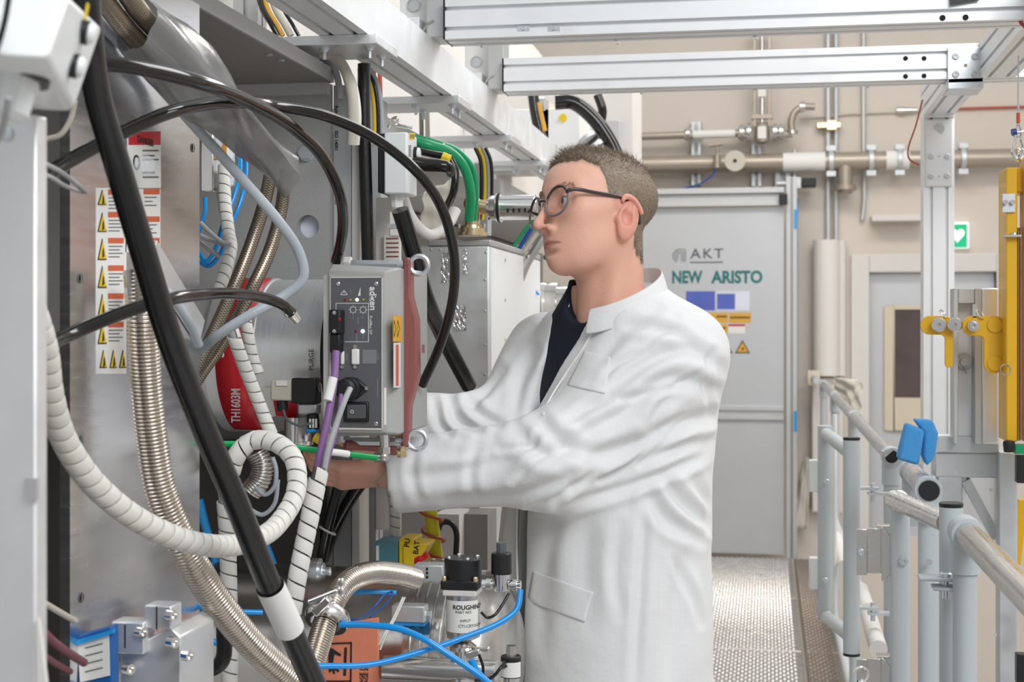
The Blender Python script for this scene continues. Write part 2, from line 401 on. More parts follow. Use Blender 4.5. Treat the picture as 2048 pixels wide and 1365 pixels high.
mb = MB().box((XL-.1, YD-.05, ZT+.008), (XR, YD+.05, ZT+.045)).box((XL-.1, YD-.03, ZT+.045), (XR, YD+.05, ZT+.085)).box((XL-.1, YD-.06, ZT+.085), (XR, YD+.05, ZT+.12)); mb.build('track', 'frame_grey', dr, bevel=.003)
mb = MB(); mb.box((XR-.03, YD-.09, ZT+.01), (XR+.02, YD-.06, ZT+.075)); mb.build('end_stop', 'black_plastic', dr, bevel=.004)
x = onY(1592, 600, YD).x
for v0, v1 in ((420, 458), (822, 862)): MB().box((x-.012, YD-.036, onY(1590, v1, YD).z), (x+.004, YD-.029, onY(1590, v0, YD).z)).build('blue_tape', 'cyan_blue', dr)
FX = (1, 0, 0); FZ = (0, 0, 1)
def dtext(s, u0, vb, u1, h, m, bold=0.0, spacing=1.):
    p = onY(u0, vb, YD-.0012); q = onY(u1, vb, YD-.0012)
    o = text(s, px(h, 9.1)*1.42, m, (p.x, p.y, p.z), FX, FZ, pl, bold=bold, spacing=spacing)
    wdt = max(v.co.x for v in o.data.vertices)-min(v.co.x for v in o.data.vertices); k = (q.x-p.x)/wdt; x0 = min(v.co.x for v in o.data.vertices)
    for v in o.data.vertices: v.co.x = x0+(v.co.x-x0)*k
dtext('NEW', 1343, 566, 1404, 23, 'ink_teal', .004)
dtext('ARISTO', 1424, 566, 1527, 23, 'ink_teal', .004)
dtext('AKT', 1381, 517, 1447, 19, 'ink_grey', .001, 1.25)
mb = MB(); a = onY(1380, 524, YD-.001); b = onY(1446, 526, YD-.001); mb.box((a.x, YD-.0016, b.z), (b.x, YD, a.z))
c = onY(1359, 512, YD-.001)            # arch emblem of nested arches
for r in (.040, .027, .014):
    P = [V((c.x+r*math.cos(t), YD-.001, c.z+r*math.sin(t))) for t in [math.pi*1.38-k*math.pi*.88/10 for k in range(11)]]+[V((c.x+r*.92, YD-.001, c.z+r)), V((c.x+r*.92, YD-.001, c.z-.036))]
    mb.tube(P, .0024, 6)
mb.build('emblem', 'ink_grey', pl)
def sticker(u0, v0, u1, v1, m, nm='sticker', e=.0012):
    a = onY(u0, v0, YD); b = onY(u1, v1, YD); return MB().box((a.x, YD-e, b.z), (b.x, YD, a.z)).build(nm, m, pl)
sticker(1372, 583, 1430, 621, 'sign_blue'); sticker(1432, 583, 1499, 621, 'sign_pale'); sticker(1434, 588, 1470, 619, 'sign_blue', e=.002)
sticker(1372, 626, 1456, 646, 'sign_orange'); sticker(1458, 626, 1502, 646, 'sign_orange'); sticker(1430, 649, 1455, 667, 'sign_orange'); sticker(1457, 649, 1490, 667, 'paper'); sticker(1457, 649, 1490, 653, 'red', e=.002)
for (a, b, v) in ((1433, 1454, 632), (1460, 1500, 634), (1433, 1452, 655)): sticker(a, v, b, v+3, 'ink', 'print', .002)
for u in (1450, 1485):
    a, b, c = onY(u-15, 707, YD-.001), onY(u+15, 707, YD-.001), onY(u, 680, YD-.001)
    o = MB().prism([a, b, c], (0, -.001, 0)).build('warning_triangle', 'ink', pl)
    k = lambda p: p.lerp((a+b+c)/3, .24)+V((0, -.0012, 0))
    MB().prism([k(a), k(b), k(c)], (0, -.0008, 0)).build('triangle_fill', 'sign_orange', o)
    g = (a+b+c)/3+V((0, -.0025, 0)); MB().prism([g+V((-.010, 0, -.01)), g+V((.004, 0, -.004)), g+V((.012, 0, -.012)), g+V((.003, 0, .012))], (0, -.0006, 0)).build('symbol', 'ink', o)
# ---- far door on the right
YE = YB+.03
d2 = thing('door_2', 'pale door with a tall dark window pane beyond the walkway', 'door', ((D2L+D2R)/2, YE, .1)); struct(d2); del d2['category']
MB().box((D2L, YE+.02, .1), (D2R, YE+.06, D2T)).build('leaf', 'door_grey', d2)
fr = .055
mb = MB().box((D2L-fr*2, YB-.03, 0), (D2L, YE+.05, D2T+fr*2)).box((D2R, YB-.03, 0), (D2R+fr*2, YE+.05, D2T+fr*2)).box((D2L, YB-.03, D2T), (D2R, YE+.05, D2T+fr*2)); mb.build('frame', 'frame_pale', d2, bevel=.005)
wl_, wr_ = onY(1768, 700, YE).x, onY(1895, 700, YE).x; wt_, wb_ = onY(1800, 612, YE).z, onY(1800, 862, YE).z
gl_, gb_ = onY(1788, 700, YE).x, onY(1800, 796, YE).z; gt_ = onY(1800, 620, YE).z
mb = MB().box((wl_, YE, wb_), (gl_, YE+.02, wt_)).box((gl_, YE, gt_), (wr_, YE+.02, wt_)).box((gl_, YE, wb_), (wr_, YE+.02, gb_)); mb.build('window_surround', 'door_beige', d2, bevel=.004)
MB().box((gl_, YE+.012, gb_), (wr_, YE+.022, gt_)).build('pane', 'window_dark', d2)
# ---- exit sign
a = onY(1901, 450, YB); b = onY(1932, 496, YB)
ex = thing('exit_sign', 'lit green first-aid heart sign above the far door', 'sign', ((a.x+b.x)/2, YB, b.z))
MB().box((a.x-.05, YB-.05, b.z-.006), (b.x+.012, YB, a.z+.012)).build('housing', 'sign_white', ex, bevel=.006)
MB().box((a.x-.04, YB-.052, b.z), (b.x, YB-.05, a.z)).build('green_panel', 'sign_green', ex)
hx, hz = (a.x+b.x)/2-.012, (a.z+b.z)/2+.006; P = []
for k in range(28):
    t = 2*math.pi*k/28; P.append(V((hx+.0030*16*math.sin(t)**3*.9, YB-.0525, hz+.0030*(13*math.cos(t)-5*math.cos(2*t)-2*math.cos(3*t)-math.cos(4*t)))))
MB().prism(P, (0, -.001, 0)).build('heart', 'sign_white', ex)
# ---- pipework on the back wall
YP = YB-.14
def hpipe(mb, u0, u1, v, r): mb.cyl(onY(u0, v, YP), onY(u1, v, YP), r, n=28)
pz = onY(1500, 326, YP).z; rb = px(17.5, 9.3)
pp = thing('main_pipe', 'thick horizontal taupe pipe along the back wall above the door', 'pipe', (onY(1650, 0, YP).x, YP, pz-rb))
mb = MB(); mb.cyl((onY(1262, 300, YP).x, YP, pz), (3.19, YP, pz), rb, n=32); mb.build('tube', 'pipe_taupe', pp)
mb = MB(); x = onY(1690, 0, YP).x; mb.cyl((x, YP, pz), (x, YP, pz-.15), .048, n=24); mb.lathe((x, YP, pz-.15), (0, 0, -1), [(0, .07), (.03, .07), (.03, .05), (.05, .045)], 24); mb.build('tee_branch', 'pipe_taupe', pp)
for u in (1662, 1742, 1799, 1926):
    x = onY(u, 0, YP).x; mb = MB(); mb.lathe((x-.016, YP, pz), (1, 0, 0), [(0, rb), (0, rb+.014), (.032, rb+.014), (.032, rb)], 28, cap=False)
    mb.box((x-.03, YP-.03, pz+rb+.005), (x+.03, YP+.02, pz+rb+.04)); mb.box((x-.03, YP-.03, pz-rb-.04), (x+.03, YP+.02, pz-rb-.005)); mb.box((x-.01, YP, pz-.02), (x+.01, YB-.001, pz+.02)); mb.build('pipe_clamp', 'galv', pp, bevel=.003)
for u0, u1 in ((1566, 1650), (1772, 1818)):
    mb = MB(); mb.cyl((onY(u0, 0, YP).x, YP, pz), (onY(u1, 0, YP).x, YP, pz), rb+.002, n=32); mb.build('pipe_marker', 'paper', pp)
ga = thing('pressure_gauge', 'round cream pressure gauge dial in front of the thick pipe', 'gauge', onY(1470, 342, YP-.12))
c = onY(1470, 322, YP-.13); mb = MB(); mb.lathe(c, (0, -1, 0), [(-.03, .056), (.0, .064), (.01, .064), (.01, .055)], 32); mb.build('dial', 'cable_beige', ga)
mb = MB(); mb.lathe(c+V((0, -.011, 0)), (0, -1, 0), [(0, .012), (.006, .010), (.006, 0)], 12); mb.build('hub', 'ink', ga)
mb = MB(); mb.cyl(c+V((0, .03, 0)), c+V((0, .0735, 0)), .012); mb.build('stem', 'steel', ga)
va = thing('gauge_valve', 'small dark needle valve with tee handle left of the gauge', 'valve', onY(1434, 326, YP-.07))
p = onY(1434, 320, YP-.1); mb = MB(); mb.cyl(p+V((0, 0, -.05)), p+V((0, 0, .03)), .022); mb.cyl(p, p+V((0, .0425, 0)), .016); mb.build('body', 'pipe_taupe', va)
mb = MB(); mb.cyl(p+V((0, 0, .03)), p+V((0, 0, .09)), .008); mb.cyl(p+V((-.05, 0, .09)), p+V((.035, 0, .10)), .012); mb.build('tee_handle', 'pipe_taupe', va)
# upper pipe, valve and elbow
pz2 = onY(1350, 272, YP).z
up = thing('gas_line', 'thinner horizontal pipe with flanges above the thick pipe', 'pipe', (onY(1400, 0, YP).x, YP, pz2-.02))
MB().cyl((onY(1262, 0, YP).x, YP, pz2), (onY(1500, 0, YP).x, YP, pz2+.008), .024, n=24).build('tube', 'pipe_taupe', up); MB().cyl((onY(1547, 0, YP).x, YP, pz2+.008), (onY(1567, 0, YP).x, YP, pz2+.01), .024, n=24).build('tube', 'pipe_taupe', up)
for u, r in ((1376, .04), (1484, .05), (1498, .06), (1550, .055), (1562, .05)):
    x = onY(u, 0, YP).x; mb = MB(); mb.lathe((x-.012, YP, pz2+.008), (1, 0, 0), [(0, r), (.024, r)], 20)
    for k in range(4): t = k*math.pi/2+.6; mb.cyl((x-.022, YP+r*.8*math.cos(t), pz2+.008+r*.8*math.sin(t)), (x+.022, YP+r*.8*math.cos(t), pz2+.008+r*.8*math.sin(t)), .009, n=8)
    mb.build('flange', 'steel', up)
mb = MB(); mb.cyl((onY(1386, 0, YP).x, YP, pz2+.004), (onY(1470, 0, YP).x, YP, pz2+.006), .026, n=24); mb.build('pipe_marker', 'paper', up)
vb = thing('shut_off_valve', 'taupe shut-off valve with tall yoke on the thinner pipe', 'valve', onY(1524, 290, YP-.02))
x = onY(1524, 0, YP).x; z0 = onY(1524, 288, YP).z; z1 = onY(1524, 186, YP).z
mb = MB(); mb.lathe((x, YP-.02, z0), (0, 0, 1), [(0, .03), (.01, .044), (.11, .046), (.13, .03)], 20); mb.build('body', 'pipe_taupe', vb)
mb = MB()
for sg in (-1, 1): mb.box((x+sg*.045-.009, YP-.04, z0+.1), (x+sg*.045+.009, YP, z1+.4))
mb.box((x-.055, YP-.04, z1+.36), (x+.055, YP, z1+.4)); mb.box((x-.065, YP-.045, z0+.15), (x+.065, YP+.005, z0+.18)); mb.build('yoke', 'pipe_taupe', vb, bevel=.003)
mb = MB(); mb.cyl((x, YP-.02, z0+.12), (x, YP-.02, z1+.36), .012); mb.build('spindle', 'steel_pol', vb)
MB().box((x-.026, YP-.072, z0+.025), (x+.026, YP-.068, z0+.10)).build('tag_plate', 'paper', vb); MB().box((x-.024, YP-.05, z1-.03), (x+.024, YP-.046, z1+.06)).build('tag_plate', 'paper', vb)
EBS = (onY(1570, 269, YP), onY(1584, 268, YP))
eb = thing('elbow_pipe', 'short curved pipe elbow rising right of the shut-off valve', 'pipe', onY(1585, 262, YP-.02))
mb = MB(); mb.tube(spline([onY(1584, 268, YP), onY(1583, 240, YP), onY(1592, 222, YP), onY(1608, 214, YP), onY(1630, 214, YP)], 8), .022, 16); mb.build('bend', 'pipe_taupe', eb); MB().cyl(EBS[0], EBS[1], .022).build('stub', 'pipe_taupe', eb)
p = onY(1603, 214, YP); MB().cyl(p+V((-.01, 0, .0)), p+V((.02, 0, 0)), .034, n=18).build('collar', 'steel', eb); MB().cyl(onY(1584, 262, YP), onY(1584, 268, YP), .036).build('collar', 'steel', eb)
def simple(name, mb, m, label, cat, group=None, **k): return tag(mb.build(name, m, **k), label, cat, group)
simple('wall_conduit', MB().cyl(onY(1656, 480, YB-.03), onY(1656, 150, YB-.03)+V((0, 0, .5)), .018), 'galv', 'thin grey conduit rising from the white pipe sleeve, left of a pair', 'conduit')
simple('wall_conduit', MB().cyl(onY(1672, 480, YB-.03), onY(1672, 150, YB-.03)+V((0, 0, .5)), .015), 'galv', 'thin grey conduit rising from the white pipe sleeve, right of a pair', 'conduit')
simple('wall_conduit', MB().tube(spline([onY(1724, 440, YB-.03), onY(1728, 400, YB-.03), onY(1727, 300, YB-.03), onY(1727, 150, YB-.03)+V((0, 0, .5))], 6), .014), 'galv', 'single thin conduit with hooked lower end on the tan wall', 'conduit')
simple('wall_conduit', MB().cyl(onY(1589, 300, YB-.06), onY(1589, 372, YB-.06), .014), 'galv', 'short thin conduit between the elbow and the door track', 'conduit')
simple('copper_line', MB().tube([onY(1600, 238, YB-.02), onY(1700, 228, YB-.02), onY(1850, 222, YB-.02)], .006, 8), 'cable_beige', 'thin beige line running along the wall to a connector', 'cable')
simple('copper_line', MB().tube([onY(1900, 218, YB-.02), onY(2048, 214, YB-.02), onY(2200, 211, YB-.02)], .008, 8), 'red_wire', 'thin copper coloured line on the wall right of the post', 'cable')
mb = MB(); p = onY(1810, 221, YB-.03); mb.cyl(p+V((-.05, 0, 0)), p+V((.0, 0, 0)), .022); mb.cyl(p+V((.0, 0, 0)), p+V((.07, 0, 0)), .016); simple('line_connector', mb, 'steel', 'small connector on the thin beige wall line', 'connector')
mb = MB(); q = [onY(1663, 252, YB-.05)]; p = q[0]; mb.box(p+V((-.09, -.03, -.015)), p+V((.055, .03, .02))); mb.box(p+V((-.03, -.04, -.03)), p+V((.03, .05, .03))); simple('pipe_bracket', mb, 'brass', 'brass coloured bracket clamping the pair of thin conduits', 'bracket', bevel=.003)
pw = thing('pipe_sleeve', 'large glossy white vertical pipe sleeve on the tan wall', 'pipe', onY(1655, 752, YB-.06))
mb = MB(); a = onY(1653, 752, YB-.09); mb.cyl((a.x, YB-.09, a.z), (a.x, YB-.09, onY(1653, 481, YB-.09).z), .082, n=36); mb.build('sleeve', 'pipe_white', pw)
mb = MB(); a = onY(1680, 752, YB-.03); mb.cyl((a.x, YB-.05, a.z), (a.x, YB-.05, onY(1653, 481, YB-.09).z), .035, n=24); mb.build('side_sleeve', 'pipe_white', pw)
mb = MB(); a = onY(1653, 752, YB-.09); mb.box((a.x-.09, YB-.11, a.z-.85), (a.x+.1, YB, a.z-.01)); mb.build('lower_duct', 'wall_white', pw, bevel=.01)
mb = MB(); a = onY(1740, 446, YB); b = onY(1842, 442, YB); mb.box((a.x, YB-.16, a.z), (b.x, YB, a.z+.035)); simple('wall_shelf', mb, 'wall_white', 'narrow pale ledge on the wall left of the green sign', 'shelf', bevel=.003)
for k, (u, v0, v1, w_) in enumerate(((1393, 245, 372, 9), (1513, 290, 374, 9), (1565, 340, 392, 14))):
    mb = MB(); a = onY(u, v1, YB-.02); b = onY(u, v0, YB-.02); d_ = px(w_, 9.2)
    mb.box((a.x-d_, YB-.075, a.z), (a.x-d_*.4, YB, b.z)); mb.box((a.x+d_*.4, YB-.075, a.z), (a.x+d_, YB, b.z)); mb.box((a.x-d_, YB-.02, a.z), (a.x+d_, YB, b.z))
    simple('wall_strut', mb, 'galv', ['slotted strut holding the thin pipe at its left end', 'slotted strut below the shut-off valve', 'short forked strut above the door track end'][k], 'strut')
mb = MB(); a = onY(1586, 366, YB-.2); mb.box(a+V((-.02, 0, -.035)), a+V((.05, .1, .035))); mb.cyl(a+V((-.03, .05, 0)), a+V((-.1, .05, 0)), .02); hb = thing('actuator', 'small actuator with black cap at the door top corner', 'actuator', a)
mb.build('body', 'galv', hb, bevel=.004); mb = MB(); mb.box(a+V((.05, 0, -.025)), a+V((.14, .1, .03))); mb.build('cap', 'black_plastic', hb, bevel=.006)
simple('sensor_wire', MB().tube(spline([onY(1432, 338, YP-.1), onY(1425, 350, YP-.1), onY(1395, 370, YP-.1), onY(1340, 381, YP-.1), onY(1300, 381, YP-.1)], 8), .006, 8), 'blue_dark', 'thin dark blue wire drooping from the needle valve', 'cable')
simple('air_line', MB().tube([onY(1595, 398, YB-.05), onY(1593, 440, YB-.05), onY(1592, 900, YB-.05)], .008, 8), 'cyan_blue', 'thin pale blue air line down the door frame edge', 'tube')

# ================================================================== overhead aluminium gantry
def profile(mb, p0, p1, w=.08, h=.08, up=(0, 0, 1), slot=.0085, dep=.011, closed=()):
    p0, p1 = V(p0), V(p1); d = (p1-p0).normalized(); sd = d.cross(V(up)).normalized(); u = sd.cross(d)
    nw, nh = max(1, round(w/.04)), max(1, round(h/.04)); poly = []
    def side(ax, ay, L, H, n):
        for k in range(n):
            c = -L/2+L*(k+.5)/n
            for (t, q) in ((c-slot/2, 0), (c-slot/2, dep), (c+slot/2, dep), (c+slot/2, 0)): poly.append(ax*t+ay*(H/2-q))
    cs = lambda ax, ay, L, H: poly.append(ax*(-L/2)+ay*(H/2))
    for q, (ax, ay, L, H, n) in enumerate(((sd, u, w, h, nw), (-u, sd, h, w, nh), (-sd, -u, w, h, nw), (u, -sd, h, w, nh))):
        cs(ax, ay, L, H)
        if q not in closed: side(ax, ay, L, H, n)
    return mb.prism([p0+q for q in poly], p1-p0)
ZB = 1.91; XF = -.66
lg = thing('gantry_beam', 'long aluminium profile beam running back above the machine row', 'beam', (-.70, 4, ZB))
profile(MB(), (XF-.0425, 1.2, ZB+.0425), (XF-.0425, 7.6, ZB+.0425), .085, .085, closed=(1,)).build('profile', 'anodised', lg)
def bracket_plate(y0, y1, xl, label):
    t = thing('bracket_plate', label, 'bracket', ((xl+XF)/2, (y0+y1)/2, ZB-.018), 'flat brackets under the long beam')
    MB().box((xl, y0, ZB-.017), (XF+.016, y1, ZB)).build('plate', 'aluminium', t, bevel=.0015)
    for (x, y) in ((XF-.085, y0+.03), (XF-.005, y0+.03), (XF-.085, y1-.03), (XF-.005, y1-.03)):
        mb = MB(); mb.lathe((x, y, ZB-.017), (0, 0, -1), [(0, .009), (.003, .009), (.003, .0065), (.006, .006), (.006, .0035), (.019, .0035), (.019, 0)], 12); mb.build('bolt', 'zinc', t)
bracket_plate(2.36, 2.50, -.83, 'flat bracket plate under the long beam, nearest the camera')
bracket_plate(3.02, 3.15, -.87, 'flat bracket plate under the long beam, second from the camera')
bracket_plate(3.67, 3.81, -.89, 'flat bracket plate under the long beam, third from the camera')
bracket_plate(4.25, 4.38, -.9, 'flat bracket plate under the long beam, nearest the man\'s forehead')
# crossing beams
XC = -.625; ZC = 1.985
for y0, lab, xr in ((2.80, 'near aluminium crossbeam at the very top of the frame', .475), (3.45, 'far aluminium crossbeam ending in the zinc corner plate', 1.6)):
    t = thing('crossbeam', lab, 'beam', (0, y0+.04, ZC))
    profile(MB(), (XC, y0+.04, ZC+.04), (xr, y0+.04, ZC+.04)).build('profile', 'anodised', t)
    MB().box((XC-.004, y0, ZC), (XC, y0+.08, ZC+.08)).build('end_cap', 'black_plastic', t)
    for u, v in ([(1047, 57), (1108, 57)] if y0 < 3 else []):
        p = onY(u, v, y0); mb = MB(); mb.box(p+V((-.012, -.001, -.005)), p+V((.012, .004, .005))); bolt(mb, p, (0, -1, 0), .0045, .003); mb.build('slot_nut', 'zinc', t)
    for u, v in ([(1885, 36), (1931, 35)] if y0 < 3 else [(1811, 117), (1848, 117), (1811, 153), (1848, 152)]):
        p = onY(u, v, y0); MB().cyl(p+V((0, -.0008, 0)), p+V((0, .002, 0)), .0055).build('hole', 'void_shade', t)
    for u, v in ([(958, 86), (964, 92), (1232, 79), (1236, 85), (1510, 71), (1512, 76)] if y0 < 3 else [(1283, 186), (1510, 178), (1735, 173)]):
        p = onZ(u, v, ZC); MB().cyl(p+V((0, 0, -.003)), p, .004, n=10).build('screw', 'zinc', t)
    # stanchion carrying the beam end from the long beam, with its corner block
    t2 = thing('beam_stanchion', ['upright end bracket with white block beside the near crossbeam', 'upright end bracket with white block beside the far crossbeam'][y0 > 3], 'bracket', (XC-.05, y0+.1, 1.995))
    MB().box((XC-.045, y0+.03, 1.995), (XC-.006, y0+.11, 2.3)).build('upright', 'alu_dark', t2, bevel=.002)
    MB().box((XC-.115, y0+.09, 1.996), (XC-.05, y0+.12, 2.16)).build('white_plate', 'white_paint', t2, bevel=.003)
    MB().box((XC-.12, y0+.04, 1.996), (XC-.062, y0+.10, 2.04)).build('block', 'white_plastic', t2, bevel=.003)
    mb = MB(); mb.lathe((XC-.085, y0+.089, 2.075), (0, -1, 0), [(0, .014), (.004, .014), (.004, .012), (.002, .011), (.002, 0)], 20); mb.build('knob', 'galv', t2)
    mb = MB(); mb.tube(spline([V((XC-.055, y0+.04, 2.0)), V((XC-.045, y0+.03, 2.02)), V((XC-.03, y0+.028, 2.03))], 5), .003, 6); mb.build('clip', 'steel', t2)
# right longitudinal beam at the near crossbeam's end
t = thing('side_beam', 'short aluminium beam at the top right corner with hoist block', 'beam', (.52, 2.6, ZC))
profile(MB(), (.52, 1.6, ZC+.04), (.52, 3.45, ZC+.04)).build('profile', 'anodised', t)
a = onZ(2010, 72, ZC-.03); MB().box((.492, 2.64, ZC-.022), (.60, 2.80, ZC)).build('hoist_block', 'anodised', t, bevel=.002)
for k in range(4): MB().cyl((.52+.02*(k % 2), 2.68+.05*(k//2), ZC-.026), (.52+.02*(k % 2), 2.68+.05*(k//2), ZC-.022), .005, n=10).build('screw', 'zinc', t)
mb = MB(); p = onY(1930, 4, 2.795); mb.prism([onY(1899, 0, 2.795)+V((0, 0, .02)), onY(1900, 11, 2.795), onY(1958, 1, 2.795), onY(1960, -14, 2.795)], (0, -.004, 0)); simple('black_plate', mb, 'black_plastic', 'black sign plate edge on the near crossbeam at the top', 'plate')
# corner plate, short beam and post
yb = 3.45; a = onY(1895, 96, yb-.006); b = onY(1967, 165, yb-.006)
t = thing('corner_plate', 'square zinc corner plate with four bolts on the far crossbeam', 'bracket', ((a.x+b.x)/2, yb, b.z))
MB().box((a.x, yb-.008, b.z), (b.x, yb-.0005, a.z)).build('plate', 'zinc', t, bevel=.0015)
for u, v in ((1911, 113), (1950, 113), (1911, 149), (1950, 149)): mb = MB(); bolt(mb, onY(u, v, yb-.008), (0, -1, 0), .008, .005); mb.build('bolt', 'galv', t)
mb = MB(); mb.cyl(onY(1931, 131, yb-.009), onY(1931, 131, yb-.007), .004); mb.build('centre_hole', 'brass', t)
px0, px1 = a.x, b.x; yp = 4.03
t = thing('link_beam', 'short aluminium beam under the far crossbeam joining it to the post', 'beam', ((px0+px1)/2, 3.7, ZC-.025))
MB().box((px0, yb-.008, ZC-.026), (px1, yb+.09, ZC)).build('end_block', 'zinc', t, bevel=.002)
PX0, PX1 = onY(1848, 300, yp).x, onY(1908, 300, yp).x
profile(MB(), ((PX0+PX1)/2, yb+.09, ZC+.04), ((PX0+PX1)/2, yp+.1, ZC+.04)).build('profile', 'anodised', t)
t = thing('gantry_post', 'upright aluminium profile post with white cover plate behind the yellow clamps', 'post', ((PX0+PX1)/2, yp+.04, -1.3))
pz_t = onY(1875, 212, yp).z
profile(MB(), ((PX0+PX1)/2, yp+.04, -1.3), ((PX0+PX1)/2, yp+.04, ZC), .08, .08, up=(0, 1, 0)).build('profile', 'anodised', t)
MB().box((PX0-.001, yp-.012, onY(1875, 236, yp).z), (PX1+.001, yp+.001, pz_t)).build('top_block', 'aluminium', t, bevel=.002)
a = onY(1851, 374, yp-.009); b = onY(1906, 238, yp-.009); MB().box((a.x, yp-.009, a.z), (b.x, yp, b.z)).build('cover_plate', 'white_paint', t, bevel=.004, seg=3)
mb = MB(); mb.cyl(onY(1878, 258, yp-.0105), onY(1878, 258, yp-.008), .0145, n=24); mb.build('plug', 'galv', t)
for u, v in ((1862, 313), (1894, 313), (1862, 353), (1894, 352)): mb = MB(); bolt(mb, onY(u, v, yp-.009), (0, -1, 0), .008, .004); mb.build('bolt', 'galv', t)
for u, v in ((1878, 313), (1878, 353)): MB().cyl(onY(u, v, yp-.0098), onY(u, v, yp-.008), .003).build('small_hole', 'galv', t)
simple('red_wire', MB().tube(spline([onY(1845, 200, 4.0), onY(1832, 250, 4.0), onY(1816, 300, 4.05), onY(1822, 322, 4.1), onY(1838, 330, 4.1)], 8), .0025, 6), 'red_wire', 'thin red wire curving beside the white cover plate', 'cable')
# ================================================================== guard rail and gates on the right
def vpost(mb, u, v0, v1, d, w, n=28, z0=None):
    a = at(u, v0, d); b = at(u, v1, d); r = px(w/2, d)
    zb = b.z if z0 is None else z0
    mb.cyl((a.x, a.y, zb), (a.x, a.y, a.z), r, n=n); return a, r
def tubelet(mb, p, q, r, n=24): mb.cyl(p, q, r, n=n)
# far rail along the walkway
t = thing('guard_rail', 'long grey handrail receding along the walkway to the door', 'railing', (.305, 6, 0))
mb = MB(); mb.cyl(at(1783, 914, 3.62), at(1646, 768, 8.2), .019); mb.build('handrail', 'rail_metal', t)
mb = MB(); mb.cyl(at(1783, 914, 3.619), at(1783, 914, 3.63), .0165, n=24); mb.build('tube_mouth', 'void_shade', t)
mb = MB(); mb.cyl((.30, 3.75, .55), (.30, 8.1, .55), .017); mb.build('mid_rail', 'rail_grey', t)
mb = MB(); mb.cyl((.30, 3.75, .12), (.30, 8.1, .12), .017); mb.build('bottom_rail', 'rail_grey', t)
for d, w in ((3.66, 40), (5.2, 29), (6.7, 24), (8.1, 20)):
    a = at(1783, 914, 3.66).lerp(at(1646, 768, 8.2), (d-3.66)/4.54)
    mb = MB(); mb.cyl((a.x, a.y, -.03), (a.x, a.y, a.z), .0195); mb.build('post', 'rail_grey', t)
    mb = MB(); mb.lathe((a.x, a.y, a.z-.07), (0, 0, 1), [(0, .024), (.06, .024), (.085, .026)], 24); mb.cyl((a.x, a.y-.028, a.z), (a.x, a.y+.03, a.z), .025); mb.build('tee_sleeve', 'rail_grey', t)
# gate leaf hanging between the far posts
t = thing('swing_gate', 'narrow gate frame of two grey tubes with black end caps', 'gate', at(1690, 1330, 3.5))
mb = MB(); a, r = vpost(mb, 1703, 879, 1308, 3.3, 33); mb.build('near_upright', 'rail_grey', t)
for v in (878, 1309): mb = MB(); p = at(1703, v, 3.3); mb.cyl(p+V((0, 0, -.003)), p+V((0, 0, .003)), r*1.02); mb.build('end_cap', 'black_plastic', t)
mb = MB(); vpost(mb, 1650, 852, 1236, 4.1, 29); mb.build('far_upright', 'rail_grey', t)
mb = MB(); vpost(mb, 1669, 830, 1232, 4.25, 9); mb.build('edge_strip', 'white_paint', t)
for v in (1236, 1262)[:1]:
    mb = MB(); mb.cyl(at(1652, 1234, 4.1), at(1700, 1272, 3.3), .017); mb.build('bottom_rail', 'rail_grey', t)
mb = MB(); mb.cyl(at(1652, 868, 4.1), at(1700, 905, 3.3), .017); mb.build('top_rail', 'rail_grey', t)
for v in (952, 1147):
    mb = MB(); p = at(1628, v, 4.12); mb.obox(p, (1, 0, 0), (0, 1, 0), (0, 0, 1), .028, .04, .09); mb.build('hinge_plate', 'white_paint', t, bevel=.004)
for u, v, d in ((1653, 962, 4.08), (1650, 1158, 4.08), (1836-180, 1225, 4.05)): mb = MB(); bolt(mb, at(u, v, d)+V((0, -.02, 0)), (0, -1, 0), .007, .006); mb.build('bolt', 'zinc', t)
for v in (977, 1216):
    mb = MB(); p = at(1735, v, 3.35); mb.obox(p, (1, 0, 0), (0, 1, 0), (0, 0, 1), .05, .03, .006); mb.obox(p+V((.025, 0, -.012)), (1, 0, 0), (0, 1, 0), (0, 0, 1), .05, .03, .006); mb.cyl(p+V((.012, 0, -.03)), p+V((.012, 0, .012)), .006, n=10); mb.build('hinge_lug', 'zinc', t)
# lower sloping rail pieces seen through the gate
simple('toe_rail', MB().cyl(at(1672, 1075, 5.0), at(1690, 1135, 4.2), .02), 'frame_pale', 'short pale tube piece behind the narrow gate, upper one', 'rail')
simple('toe_rail', MB().cyl(at(1722, 1180, 4.0), at(1757, 1300, 3.2), .02), 'frame_pale', 'longer pale sloping tube behind the narrow gate, lower one', 'rail')
